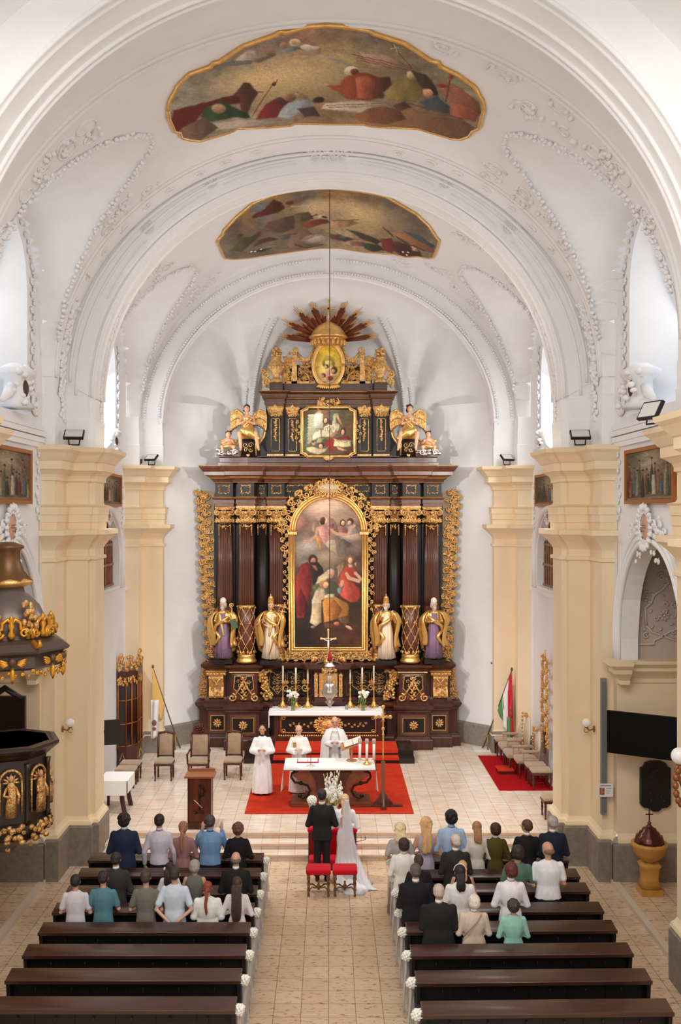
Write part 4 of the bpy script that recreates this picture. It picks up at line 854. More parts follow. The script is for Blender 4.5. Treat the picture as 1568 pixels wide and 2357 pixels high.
# entablature
EP = [(0, 30.32), (1.3, 30.32), (1.3, 30.05), (1.84, 30.05), (1.9, 30.3), (2.14, 30.3), (2.2, 29.72), (2.74, 29.72), (2.74, 30.4), (2.86, 30.4), (2.86, 30.06), (3.44, 30.06), (3.44, 31.4)]
CP = [(0, 30.32), (1.22, 30.32), (1.26, 30.02), (1.9, 30.02), (2.0, 30.15), (2.14, 29.75), (2.82, 29.75), (2.86, 30.02), (3.44, 30.02), (3.44, 31.4)]
m = A(); m.use(WOOD2).sweep(mirp(EP), [(0, 7.57), (0, 7.66), (.02, 7.67), (.02, 7.77), (.05, 7.79), (.07, 7.84), (-.02, 7.86)]); part('architrave', m)
m = A(); m.use(BLACK).sweep(mirp(EP), [(-.02, 7.84), (-.02, 8.3)]); part('frieze', m)
m = A(); m.use(WOOD2).sweep(mirp(CP), [(0, 8.28), (.03, 8.3), (.05, 8.36), (.12, 8.4), (.14, 8.44), (.16, 8.46), (.28, 8.5), (.28, 8.6), (.32, 8.62), (.38, 8.7), (.42, 8.76), (.42, 8.79), (-.5, 8.82)]); part('cornice', m)
m = A(); g = m.use(GOLDB)
for pth, o_, z in ((EP, .02, 7.665), (EP, .065, 7.84), (EP, -.01, 7.855), (CP, .03, 8.29), (CP, .13, 8.42), (CP, .15, 8.455), (CP, .29, 8.61), (CP, .425, 8.775)): m.sweep(mirp(pth), [(o_, z - .012), (o_ + .014, z), (o_, z + .012)])
part('gilt_lines', m)
def sqwreath(o, x, z, y, w, h, seed):
    r = random.Random(seed)
    for (a, b, c, d) in ((-1, -1, 1, -1), (1, -1, 1, 1), (1, 1, -1, 1), (-1, 1, -1, -1)):
        n = max(3, int(max(abs(c - a) * w, abs(d - b) * h) / .035))
        for k in range(n): t = k / n; o.ell((x + w * (a + (c - a) * t) + r.uniform(-.012, .012), y, z + h * (b + (d - b) * t) + r.uniform(-.012, .012)), (r.uniform(.016, .028), .02, r.uniform(.016, .028)), 6, 4)
for s in (-1, 1):
    for x, y, w in ((1.57, 30.05, .13), (2.02, 30.28, .07), (2.47, 29.72, .13), (3.15, 30.06, .15)): o = A(); sqwreath(o, s * x, 8.08, y - .0, w, .11, 3); part('frieze_wreath', o, GOLD)
    o = A(); sqwreath(o, s * .85, 8.12, 30.31, .4, .09, 4); part('frieze_wreath', o, GOLD)
# great painting and frame
YP = 30.12; PA = lambda px, py: ((px - 757) * YP / F, H - (py - CY) * YP / F)
nx, nz = 150, 300; xs = np.linspace(-1.02, 1.02, nx); zt = 6.82 + np.sqrt(np.maximum(0, 1.0404 - xs ** 2)); V = np.linspace(0, 1, nz)
Z = zt[None] * (1 - V[:, None]) + 3.33 * V[:, None]; X = np.tile(xs, (nz, 1)); PXs = 757 + X * F / YP; PYs = CY + (H - Z) * F / YP
qa = lambda a: [(660 + x / 5.89, 1100 + y / 5.89) for x, y in a]
def ap(pts, c, soft=1.2): return ('p', qa(pts), c, soft)
def ae(x, y, rx, ry, rot, c, soft=.12): return ('e', 660 + x / 5.89, 1100 + y / 5.89, rx / 5.89, ry / 5.89, rot, c, soft)
def al(pts, w, c): return ('l', qa(pts), w, c)
FL = (204, 152, 116); HB = (78, 48, 32)
sha = [ae(560, 430, 240, 110, 0, (206, 168, 136), .8), ae(330, 950, 150, 90, 0, (170, 150, 132), .7), ae(900, 800, 130, 60, 0, (176, 146, 120), .5), ae(600, 1100, 170, 90, 0, (150, 124, 100), .6), ae(170, 640, 60, 80, 0, (168, 112, 92), .7),
       ap([(345, 660), (355, 600), (400, 560), (440, 590), (450, 680), (400, 740), (350, 720)], (164, 124, 96)), ap([(590, 550), (640, 560), (690, 640), (710, 760), (640, 740), (600, 650)], (146, 106, 84)), ap([(385, 800), (440, 780), (490, 830), (480, 990), (460, 990), (420, 900)], (190, 128, 76)),
       ap([(520, 890), (560, 840), (660, 830), (720, 960), (680, 1040), (600, 990)], (182, 160, 126)), ap([(660, 830), (780, 830), (890, 900), (800, 960), (820, 1000), (720, 1080), (690, 1000)], (112, 96, 80)),
       ap([(430, 660), (500, 640), (580, 650), (590, 760), (640, 800), (560, 860), (505, 900), (450, 790)], (204, 138, 124)), al([(425, 680), (400, 790), (320, 860), (250, 855)], 3.2, FL), al([(585, 680), (680, 760), (790, 785)], 3.2, FL), ae(530, 595, 34, 46, 15, FL), ae(495, 585, 38, 52, 10, HB), ae(545, 600, 20, 34, 10, FL), ap([(585, 640), (640, 610), (650, 660), (600, 690)], (150, 72, 84)),
       ae(770, 610, 42, 52, 0, HB), ae(772, 612, 26, 34, 0, FL), ap([(710, 690), (780, 660), (840, 700), (830, 770), (720, 750)], (150, 92, 74)), ap([(830, 660), (900, 640), (960, 680), (990, 740), (850, 780)], (150, 136, 124)), ae(870, 590, 46, 46, 0, HB), ae(860, 610, 26, 30, 0, FL), al([(930, 650), (880, 690), (840, 760)], 3, FL), al([(720, 750), (830, 770)], 3, FL),
       ap([(150, 1320), (200, 1180), (290, 1140), (340, 1200), (350, 1400), (320, 1620), (270, 1760), (240, 1900), (150, 1900), (125, 1640), (120, 1400)], (140, 40, 34)), ap([(140, 1640), (200, 1500), (270, 1640), (290, 1760), (200, 1880), (140, 1840)], (110, 28, 36)), ap([(330, 1180), (420, 1140), (480, 1200), (510, 1280), (440, 1400), (360, 1460), (340, 1300)], (52, 38, 30)), ae(360, 1110, 60, 70, 0, (56, 36, 28)), ae(365, 1125, 34, 46, 10, (168, 108, 80)), ap([(330, 1140), (400, 1150), (390, 1200), (340, 1200)], (58, 38, 28)), ap([(345, 1180), (410, 1190), (430, 1260), (400, 1250)], (176, 104, 76)),
       ap([(700, 1460), (740, 1300), (800, 1190), (900, 1190), (960, 1260), (970, 1330), (880, 1400), (1000, 1500), (1010, 1600), (960, 1680), (860, 1690), (740, 1600), (700, 1540)], (176, 58, 42)), ap([(740, 1400), (860, 1400), (900, 1500), (860, 1640), (760, 1580)], (190, 76, 52)), al([(820, 1300), (850, 1360), (980, 1400)], 4, FL), al([(940, 1290), (1020, 1380)], 3.6, FL), ae(870, 1110, 52, 56, 0, (120, 74, 46)), ae(868, 1120, 30, 42, 0, FL), ap([(840, 1170), (900, 1170), (910, 1210), (850, 1215)], (206, 160, 124)), ap([(690, 1200), (760, 1130), (800, 1150), (760, 1260), (700, 1360)], (150, 114, 78)), ap([(920, 1160), (960, 1140), (950, 1200)], (190, 150, 110)),
       ap([(350, 1480), (400, 1430), (540, 1400), (660, 1400), (720, 1480), (720, 1580), (560, 1560), (520, 1620), (380, 1540)], (88, 92, 58)), ap([(400, 1440), (440, 1340), (530, 1280), (560, 1240), (640, 1240), (660, 1300), (620, 1360), (560, 1360), (500, 1420)], (190, 168, 126)), ae(600, 1300, 32, 46, 10, (196, 130, 98)), ap([(560, 1250), (610, 1225), (650, 1260), (655, 1310), (630, 1270), (580, 1265)], (204, 186, 146)), ap([(690, 1500), (740, 1470), (780, 1460), (740, 1560), (700, 1580)], (130, 126, 130)), al([(745, 1460), (760, 1400)], 3, FL),
       ap([(490, 1680), (530, 1630), (640, 1600), (720, 1640), (830, 1700), (850, 1760), (840, 1960), (760, 1950), (700, 1900), (620, 1930), (510, 1960), (500, 1800)], (178, 112, 40)), ap([(640, 1640), (760, 1780), (700, 1900), (600, 1940), (560, 1800)], (160, 92, 34)), ap([(700, 1900), (840, 1860), (820, 2010), (740, 1960)], (96, 72, 48)), ap([(510, 1960), (760, 1990), (760, 2040), (520, 2030)], (104, 54, 30)),
       ap([(390, 1540), (440, 1480), (510, 1500), (540, 1590), (480, 1640), (480, 1740), (470, 1960), (400, 2010), (320, 1960), (350, 1800), (345, 1660)], (204, 180, 140)), ap([(360, 1700), (470, 1700), (480, 1960), (400, 2000), (330, 1940)], (196, 168, 122)), ae(510, 1440, 62, 56, 0, (160, 104, 58)), ae(535, 1455, 34, 42, 20, (210, 152, 112)), al([(430, 1600), (480, 1640), (570, 1590)], 3.4, FL), ap([(520, 1610), (560, 1570), (660, 1575), (640, 1625), (530, 1625)], (206, 186, 140)), ae(360, 2020, 30, 18, 0, (150, 96, 66)), ae(850, 2030, 50, 18, 25, (190, 140, 104)), ae(680, 1975, 40, 24, 0, (176, 100, 64))]
bga = [((p[0], p[1]), c) for p, c in zip(qa([(300, 500), (580, 380), (850, 480), (180, 640), (560, 520), (980, 700), (250, 800), (900, 960), (200, 1050), (560, 1150), (980, 1100), (150, 1300), (980, 1400), (130, 1950), (350, 1900), (950, 1750), (980, 2000), (560, 2150), (250, 2150), (900, 2150)]), [(150, 112, 92), (188, 148, 120), (170, 130, 104), (160, 110, 92), (196, 158, 128), (120, 96, 84), (124, 104, 92), (122, 98, 88), (130, 118, 104), (128, 100, 80), (88, 64, 50), (90, 70, 58), (70, 46, 34), (52, 36, 28), (44, 32, 26), (60, 42, 30), (66, 40, 26), (70, 44, 28), (34, 28, 22), (88, 44, 26)])]
painted('altarpiece_painting', np.stack([X, X * 0 + YP - 30, Z - .345], -1), paint(PXs, PYs, bga, sha, seed=21, scale=12, wob=1.2, grain=.06), ALT)
m = A(); fr = [(-1.08, 6.75), (-1.08, 3.27), (1.08, 3.27), (1.08, 6.75)]
for off, r_, y in ((.0, .035, YP - .03), (.07, .05, YP - .05), (.14, .035, YP - .02)):
    m.tube([(-1.04 - off, y, 6.72), (-1.04 - off, y, 3.3 - off), (1.04 + off, y, 3.3 - off), (1.04 + off, y, 6.72)], r_, 8)
    m.tube([((1.02 + off) * math.cos(PI * k / 40), y, 6.8 + (1.03 + off) * math.sin(PI * k / 40)) for k in range(41)], r_, 8)
m.box(-1.2, 1.2, YP + .02, YP + .1, 3.15, 3.3); m.box(-1.2, -1.03, YP + .0, YP + .1, 3.2, 6.85); m.box(1.03, 1.2, YP, YP + .1, 3.2, 6.85)
for s in (-1, 1): m.box(s * .95, s * 1.22, YP - .08, YP + .05, 6.72, 6.8)
part('gilt_arched_frame', m, GOLDB)
m = A(); arcp = [(1.36 * math.cos(PI * k / 26), 6.85 + 1.32 * math.sin(PI * k / 26)) for k in range(27)]
ornpath(m, arcp, YP - .04, .34, .14, 31, .03); ornpath(m, [(a * .93, 6.85 + (b - 6.85) * .93) for a, b in arcp], YP - .02, .26, .14, 36, .026)
for k in range(27):
    a = PI * k / 26; acanth(m, 1.42 * math.cos(a), 6.85 + 1.38 * math.sin(a), YP - .03, .15, a, rnd)
part('gilt_openwork_surround', m, GOLD)
for s in (-1, 1): m = A(); ornpath(m, [(s * 1.3, 6.9), (s * 1.26, 5.9), (s * 1.28, 5.0), (s * 1.25, 4.4)], YP, .2, .12, 33, .022); ornpath(m, [(s * 1.33, 6.9), (s * 1.33, 6.1)], YP - .03, .24, .12, 34, .026); ornpath(m, [(s * 1.26, 3.2), (s * 1.25, 3.7)], YP, .14, .1, 38, .02); part('gilt_openwork_border', m, GOLD)
m = A(); ornpath(m, [(-1.3, 3.08), (1.3, 3.08)], YP - .04, .24, .1, 35, .022); ornpath(m, [(-1.3, 3.02), (1.3, 3.02)], YP - .02, .24, .12, 45, .022); m.box(-1.32, 1.32, YP + .04, YP + .1, 2.93, 3.2); part('openwork_apron', m, GOLD)
m = A(); m.lathe([(.0, 0), (.3, .01), (.34, .04), (.3, .06)], (0, 0, 0), 24); o = A()
cz = 8.12
for k in range(22): a = 2 * PI * k / 22; curl(o, .34 * math.cos(a), cz + .2 * math.sin(a), YP - .12, .09, a, 1.2, (-1) ** k, .024); leaf(o, .33 * math.cos(a), cz + .2 * math.sin(a), YP - .14, .13, .05, a)
for s in (-1, 1): ornpath(o, [(s * .38, 8.1), (s * .62, 8.0)], YP - .08, .2, .1, 6, .024)
p = part('date_cartouche', o, GOLD); o = A(); o.ell((0, YP - .1, cz), (.3, .06, .15), 20, 8); part('cartouche_tablet', o, mat('ochre_tablet', (196, 164, 118), .5), p)
t = text('MCMXXXVII', .115, 'date_lettering', mat('cream_lettering', (240, 226, 196), .5), p, (0, YP - .165 - 30, cz - .345))
# tabernacle
m = A(); m.use(WOOD).box(-.42, .42, 29.95, 30.5, 1.68, 2.62); m.sweep(mirp([(0, 29.85), (.2, 29.9), (.46, 29.9), (.46, 30.4)]), [(0, 2.6), (.05, 2.63), (.08, 2.72), (-.3, 2.74)]); tb = part('tabernacle', m)
m = A(); m.use(GOLDB).box(-.27, .27, 29.9, 29.96, 1.85, 2.55); part('tabernacle_door', m, None, tb)
m = A()
for k in range(22): a = 2 * PI * k / 22; leaf(m, .08 * math.cos(a), 2.2 + .08 * math.sin(a), 29.89, .24 if k % 2 else .17, .03, a)
m.ell((0, 29.88, 2.2), (.08, .04, .1), 10, 6); rosette(m, 0, 2.2, 29.86, .07); part('sunburst', m, GOLD, tb)
for s in (-1, 1):
    m = A(); m.box(s * .32, s * .42, 29.88, 29.96, 1.85, 2.5); acanth(m, s * .37, 2.45, 29.87, .14, PI / 2, rnd); curl(m, s * .37, 1.9, 29.87, .06, 0, 1.2, 1, .02)
    for k in range(6): rosette(m, s * .37, 2.0 + k * .08, 29.87, .04)
    part('gilt_pilaster', m, GOLD, tb)
m = A(); ornfill(m, -.2, .2, 2.62, 2.86, 29.72, 24, .12, 61, .018); curl(m, -.1, 2.72, 29.7, .1, 0, 1.5, 1, .03); curl(m, .1, 2.72, 29.7, .1, PI, 1.5, -1, .03); part('crest_scroll', m, GOLD, tb)
m = A(); m.use(WOOD).tube([(-.75, 29.8, 2.72), (-.5, 29.75, 2.76), (-.3, 29.72, 2.9), (0, 29.7, 2.98), (.3, 29.72, 2.9), (.5, 29.75, 2.76), (.75, 29.8, 2.72)], .05, 8); part('arched_pediment', m, None, tb)
for s in (-1, 1): m = A(); m.ell((s * .42, 29.8, 3.0), (.12, .1, .1), 10, 6); acanth(m, s * .42, 3.0, 29.72, .14, PI / 2 + s * .9, rnd); acanth(m, s * .42, 2.95, 29.72, .12, PI / 2 - s * .9, rnd); part('cherub_wing_carving', m, GOLD, tb)
# mensa of the old altar
m = A(); m.use(WOOD).box(-1.6, 1.6, 29.42, 30.25, .645, 1.5); m.box(-1.72, 1.72, 29.3, 30.2, 1.4, 1.5); m.box(-1.68, 1.68, 29.35, 30.2, .645, .78); ms = part('mensa', m)
m = A(); m.use(BLACK).box(-1.38, 1.38, 29.405, 29.45, .9, 1.36)
g = m.use(GOLDB)
for (x0, x1, z0, z1) in ((-1.4, 1.4, .88, .9), (-1.4, 1.4, 1.36, 1.38), (-1.41, -1.39, .88, 1.38), (1.39, 1.41, .88, 1.38)): m.box(x0, x1, 29.39, 29.43, z0, z1)
part('frontal_panel', m, None, ms)
m = A()
for k in range(24): a = 2 * PI * k / 24; curl(m, .34 * math.cos(a), 1.12 + .2 * math.sin(a), 29.37, .09, a, 1.2, (-1) ** k, .026); leaf(m, .3 * math.cos(a), 1.12 + .18 * math.sin(a), 29.36, .16, .06, a)
m.ell((0, 29.38, 1.12), (.26, .05, .17), 16, 8)
for s in (-1, 1):
    ornpath(m, [(s * .45, 1.14), (s * .75, 1.08), (s * 1.15, 1.14)], 29.39, .12, .08, 5, .014)
    for q in (-1, 1): curl(m, s * 1.33, 1.13 + q * .19, 29.39, .07, q, 1.2, s * q, .018); acanth(m, s * 1.33, 1.13 + q * .19, 29.39, .09, q * PI / 2, rnd)
part('frontal_cartouche', m, GOLD, ms)
m = A()
for k in range(46): m.ell((-1.45 + k * 2.9 / 45, 29.36, .8), (.03, .02, .035), 6, 4)
part('gilt_bead_row', m, GOLDB, ms)
# attic storey
m = A(); BP = [(0, 30.42), (1.95, 30.42), (2.1, 30.3), (2.45, 30.15), (2.9, 30.2), (3.3, 30.3), (3.3, 31.3)]
m.use(WOOD).sweep(mirp(BP), [(.05, 8.8), (.05, 8.9), (0, 8.92), (0, 9.05), (.04, 9.08), (.04, 9.1), (-.5, 9.12)]); part('attic_plinth', m)
m = A(); m.use(BLACK).box(-1.92, 1.92, 30.6, 31.3, 9.1, 10.7); part('attic_backboard', m)
for s in (-1, 1):
    for x, y, w in ((1.62, 30.42, .25), (1.1, 30.5, .22)):
        m = A(); m.use(BLACK).box(s * x - w, s * x + w, y, 30.7, 9.1, 10.42); p = part('attic_pilaster', m)
        m = A(); zz = [(-.13, 9.3), (-.1, 9.26), (.1, 9.26), (.13, 9.3), (.13, 10.22), (.1, 10.26), (-.1, 10.26), (-.13, 10.22), (-.13, 9.3)]
        m.tube([(s * x + a, y - .005, b) for a, b in zz], .013, 5)
        for k in range(12): z = 10.2 - k * .055; m.ell((s * x + rnd.uniform(-.03, .03), y - .02, z), (.04 + .02 * (k % 4 == 1), .03, .035), 6, 4); leaf(m, s * x, z, y - .02, .07, .03, rnd.uniform(0, 6))
        m.box(s * x - w, s * x + w, y - .03, y + .1, 9.12, 9.17); part('gilt_inlay', m, GOLD, p)
        m = A(); m.loft([(s * x, y + .1, 10.34, w * .85, .14), (s * x, y + .1, 10.5, w * .95, .17), (s * x, y + .1, 10.62, w * 1.15, .2)], 12, pw=.4); ornfill(m, s * x - w * .9, s * x + w * .9, 10.36, 10.6, y - .06, 22, .1, 77, .016); acanth(m, s * x, 10.58, y - .08, .13, PI / 2, rnd); part('capital', m, GOLD, p)
    m = A(); pts = [(1.9, 10.1), (1.98, 9.7), (2.15, 9.45), (2.4, 9.3), (2.6, 9.26)]
    m.use(BLACK).prism(([(s * 1.85, 9.1)] + [(s * 2.55, 9.1)] + [(s * a, b) for a, b in pts[::-1]] + [(s * 1.85, 10.1)])[::s], 30.45, 30.7); m.use(GOLDB).tube([(s * a, 30.45, b) for a, b in pts], .05, 6); part('volute_wing', m)
    m = A(); m.use(BLACK).loft([(s * 2.42, 30.25, 9.08, .26, .2), (s * 2.42, 30.25, 9.45, .23, .18), (s * 2.42, 30.25, 9.62, .3, .2)], 16, pw=.6); p = part('figure_pedestal', m)
    m = A()
    for q in (-1, 1): curl(m, s * 2.42 + q * .08, 9.42, 30.05, .09, 0, 1.2, q, .014); curl(m, s * 2.42 + q * .07, 9.27, 30.04, .07, 0, 1.2, -q, .014); m.tube([(s * 2.42 + q * .24, 30.1, 9.1), (s * 2.42 + q * .22, 30.1, 9.45), (s * 2.42 + q * .27, 30.1, 9.6)], .025, 6)
    acanth(m, s * 2.42, 9.16, 30.03, .12, -PI / 2, rnd); part('pedestal_scrollwork', m, GOLDB, p)
TP = [(0, 30.52), (1.3, 30.52), (1.36, 30.36), (1.92, 30.36), (1.92, 31.2)]
m = A(); m.use(WOOD).sweep(mirp(TP), [(0, 10.6), (0, 10.7), (.03, 10.72), (.03, 10.84), (.08, 10.88), (.1, 10.9), (.1, 10.98), (.18, 11.04), (.2, 11.08), (-.3, 11.1)]); part('attic_cornice', m)
m = A()
for o_, z in ((.035, 10.72), (.09, 10.87), (.11, 10.98), (.205, 11.07)): m.use(GOLDB).sweep(mirp(TP), [(o_, z - .011), (o_ + .013, z), (o_, z + .011)])
part('attic_gilt_lines', m)
m = A(); m.use(WOOD).sweep(mirp([(0, 30.55), (1.35, 30.55), (1.4, 30.4), (1.8, 30.4), (1.8, 31)]), [(0, 11.08), (0, 11.34), (-.3, 11.35)]); part('crest_plinth', m)
m = A(); ornfill(m, -.3, .3, 10.6, 10.85, 30.4, 30, .13, 41, .02); part('attic_crest_carving', m, GOLD)
# attic painting
YA = 30.42; nx, nz = 110, 150; U, V = np.meshgrid(np.linspace(-.76, .76, nx), np.linspace(10.53, 9.16, nz)); PXs = 757 + U * F / YA; PYs = CY + (H - V) * F / YA
qt = lambda a: [(680 + x / 9.06, 800 + y / 9.06) for x, y in a]
def tp(pts, c, soft=.9): return ('p', qt(pts), c, soft)
def te(x, y, rx, ry, rot, c, soft=.12): return ('e', 680 + x / 9.06, 800 + y / 9.06, rx / 9.06, ry / 9.06, rot, c, soft)
wing = []
for k in range(10): a = k * .13; wing.append(('l', qt([(560, 1400 + k * 45), (300 - k * 2, 1400 + k * 62 + 20)]), 3.2, (206 - k * 4, 204 - k * 5, 160 - k * 4)))
sht = wing + [te(480, 1520, 80, 170, 10, (222, 218, 190), .3), tp([(790, 1440), (830, 1370), (900, 1370), (850, 1480), (860, 1560), (800, 1640), (780, 1560), (800, 1500)], (196, 184, 140)), tp([(860, 1400), (900, 1380), (960, 1560), (1000, 1640), (940, 1600), (880, 1480)], (206, 150, 104)),
    tp([(600, 1660), (700, 1600), (860, 1560), (940, 1620), (900, 1740), (780, 1800), (600, 1780)], (224, 204, 160)), te(640, 1530, 60, 70, 20, (84, 54, 34)), te(640, 1530, 34, 56, 10, (220, 172, 130)), tp([(690, 1480), (760, 1520), (780, 1620), (700, 1600)], (90, 60, 36)), tp([(560, 1790), (700, 1830), (830, 1760), (860, 1700), (900, 1780), (800, 1860), (620, 1870)], (200, 140, 90)),
    tp([(370, 1840), (480, 1710), (560, 1700), (700, 1740), (760, 1700), (800, 1800), (720, 1850), (560, 1860), (480, 1880), (370, 1930)], (232, 210, 168)), tp([(620, 1990), (700, 1920), (850, 1890), (1100, 1840), (1160, 1900), (1100, 1960), (900, 2000), (760, 2170), (640, 2060)], (142, 34, 28)), te(1010, 1750, 60, 90, 0, (70, 36, 26)), te(1000, 1770, 34, 60, 0, (196, 138, 100)),
    tp([(820, 1900), (900, 1930), (1160, 1940), (1170, 2060), (1000, 2080), (900, 2060), (810, 2060)], (218, 200, 142)), tp([(860, 2060), (960, 2080), (1100, 2140), (1000, 2160), (900, 2130)], (206, 150, 104)), te(550, 2030, 66, 60, 0, (80, 50, 34)), te(540, 2060, 40, 44, 0, (206, 148, 106)), te(390, 1990, 40, 50, 0, (196, 146, 106)), te(380, 1960, 34, 26, 0, (96, 60, 40)), tp([(250, 2080), (360, 2060), (520, 2110), (640, 2100), (700, 2060), (640, 2170), (480, 2230), (300, 2180), (240, 2130)], (200, 176, 130)), tp([(440, 1990), (480, 1880), (600, 1890), (560, 1980)], (160, 156, 104)), ('l', qt([(546, 1700), (550, 1860)]), 1.4, (176, 100, 50))]
bgt = [((p[0], p[1]), c) for p, c in zip(qt([(300, 1350), (600, 1330), (750, 1400), (1000, 1400), (1150, 1600), (280, 1800), (240, 2000), (500, 2250), (800, 2200), (1100, 2250), (600, 1340)]), [(74, 70, 44), (170, 96, 48), (84, 112, 94), (92, 82, 48), (104, 70, 40), (92, 116, 92), (96, 104, 80), (92, 84, 54), (104, 72, 48), (84, 44, 28), (150, 100, 60)])]
pt_ = painted('attic_painting', np.stack([U, U * 0 + YA - 30, V - .345], -1), paint(PXs, PYs, bgt, sht, seed=31, scale=8, wob=.7, grain=.08), ALT)
LET = mat('painted_lettering', (150, 128, 96), .6); text('SPIRITVS', .155, 'banner_lettering', LET, ALT, (-.1, YA - .008 - 30, 9.93 - .345), .001, (PI / 2, -.12, 0)); text('SANCTVS', .15, 'banner_lettering', LET, ALT, (.46, YA - .008 - 30, 9.56 - .345), .001, (PI / 2, .12, 0))
m = A(); fp = [(-.62, 10.6), (.62, 10.6), (.66, 10.52), (.74, 10.5), (.8, 10.46), (.8, 9.22), (.72, 9.2), (.66, 9.14), (.62, 9.1), (-.62, 9.1), (-.66, 9.14), (-.72, 9.2), (-.8, 9.22), (-.8, 10.46), (-.74, 10.5), (-.66, 10.52), (-.62, 10.6)]
m.tube([(a, YA - .03, b) for a, b in fp], .045, 8); m.tube([(a * 1.05, YA, 9.85 + (b - 9.85) * 1.05) for a, b in fp], .03, 6); part('attic_gilt_frame', m, GOLDB)
for s in (-1, 1): m = A(); ornpath(m, [(s * .9, 9.5), (s * .94, 9.85), (s * .9, 10.2)], YA - .0, .16, .09, 44, .018); part('frame_side_carving', m, GOLD)
m = A()
for k in range(-4, 5): leaf(m, 0, 9.12, YA - .06, .2, .06, -PI / 2 + k * .32)
part('frame_carving', m, GOLD)
# crest: urns, draped scrolls, oval picture, dome, rays
for s in (-1, 1):
    m = A(); m.lathe([(.14, 0), (.2, .03), (.2, .12), (.12, .16), (.1, .22), (.15, .3), (.23, .42), (.24, .55), (.2, .66), (.14, .72), (.17, .78), (.14, .84), (.0, .86)], (s * 1.6, 30.6, 11.34), 20)
    for k in range(40): a = rnd.uniform(0, 2 * PI); m.ell((s * 1.6 + .15 * math.cos(a) * rnd.random(), 30.55 + .12 * math.sin(a), 11.34 + rnd.uniform(.85, 1.08)), (.05, .05, .045), 6, 4)
    for k in range(16): a = 2 * PI * k / 16; m.ell((s * 1.6 + .23 * math.cos(a), 30.6 + .23 * math.sin(a), 11.84), (.045, .045, .06), 6, 4)
    part('gilt_urn', m, GOLD)
    m = A(); curl(m, s * 1.9, 11.62, 30.55, .13, PI / 2, 1.4, -s, .045); curl(m, s * 1.88, 11.4, 30.55, .15, -PI / 2, 1.4, s, .045); ornpath(m, [(s * 1.88, 11.2), (s * 1.95, 11.8)], 30.55, .2, .1, 71, .03); part('end_scroll', m, GOLD)
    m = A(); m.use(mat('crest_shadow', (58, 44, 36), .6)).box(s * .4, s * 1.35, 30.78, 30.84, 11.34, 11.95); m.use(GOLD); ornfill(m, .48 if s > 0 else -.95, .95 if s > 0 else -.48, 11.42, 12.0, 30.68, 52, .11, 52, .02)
    ornfill(m, 1.12 if s > 0 else -1.4, 1.4 if s > 0 else -1.12, 11.4, 12.15, 30.66, 44, .12, 53, .022); ornpath(m, [(s * 1.42, 11.45), (s * 1.25, 11.8), (s * 1.12, 12.3)], 30.66, .22, .1, 54, .026)
    m.prism([(s * .96, 11.34), (s * 1.14, 11.34), (s * 1.1, 12.3), (s * .98, 12.3)][::s], 30.6, 30.72); m.tube([(s * .55, 30.62, 11.36), (s * .62, 30.62, 11.6), (s * .8, 30.62, 11.75)], .04, 6)
    for w in (0, .04, .08): m.tube([(s * .95, 30.6, 12.3 - w), (s * .8, 30.58, 12.12 - w), (s * .66, 30.57, 12.1 - w), (s * .52, 30.58, 12.25 - w), (s * .42, 30.6, 12.5 - w)], .03, 6)
    for k in range(8): m.ell((s * (.5 + k * .06), 30.58, 12.08 - .06 * math.sin(k * .45) + .03 * (k % 2)), (.05, .04, .05), 6, 4)
    curl(m, s * 1.0, 12.36, 30.58, .11, -PI / 2, 1.5, s, .035); m.box(s * .4, s * 1.3, 30.6, 30.7, 11.34, 11.42); part('pierced_gilt_carving', m)
YO = 30.5; nr, na = 40, 72; R_, T_ = np.meshgrid(np.linspace(0, 1, nr), np.linspace(0, 2 * PI, na)); U = .42 * R_ * np.cos(T_); V = 11.92 + .6 * R_ * np.sin(T_); PXs = 757 + U * F / YO; PYs = CY + (H - V) * F / YO
sho = [te(700, 500, 150, 300, 0, (238, 206, 110), .6), te(700, 260, 120, 90, 0, (164, 140, 40), .3), te(700, 330, 80, 60, 0, (226, 190, 110), .4), te(600, 330, 30, 60, 0, (140, 112, 36), .3), te(800, 330, 34, 60, 0, (140, 112, 36), .3), te(820, 470, 66, 80, 0, (84, 58, 40)), te(660, 400, 46, 48, 0, (84, 54, 34)), te(645, 410, 30, 40, 0, (214, 160, 118)), te(680, 560, 50, 130, 0, (206, 150, 110)), te(600, 580, 46, 50, 0, (96, 60, 42)), te(580, 600, 30, 34, 0, (190, 130, 94)), te(800, 490, 36, 40, 0, (200, 146, 104)), te(780, 590, 90, 30, 0, (202, 148, 104)), te(740, 640, 60, 50, 0, (130, 50, 40)), te(600, 700, 110, 24, 10, (196, 140, 102)), te(690, 780, 140, 50, 0, (170, 162, 140)), te(820, 740, 90, 50, -20, (150, 140, 112)), te(930, 570, 60, 40, -30, (176, 146, 90))]
painted('oval_painting', np.stack([U, U * 0 + YO - 30, V - .345], -1), paint(PXs, PYs, [((757, 815), (226, 182, 30)), ((735, 840), (226, 186, 60)), ((782, 840), (222, 180, 50)), ((757, 880), (150, 120, 70))], sho, seed=41, scale=7, wob=.6, grain=.06), ALT)
m = A()
for f, r_ in ((1.02, .03), (1.1, .04), (1.18, .025)): m.tube([(.42 * f * math.cos(2 * PI * k / 48), YO - .02, 11.92 + .6 * f * math.sin(2 * PI * k / 48)) for k in range(49)], r_, 6)
for k in range(-6, 7): leaf(m, k * .04, 11.32, YO - .06, .2, .06, -PI / 2 + k * .14)
part('oval_gilt_frame', m, GOLDB)
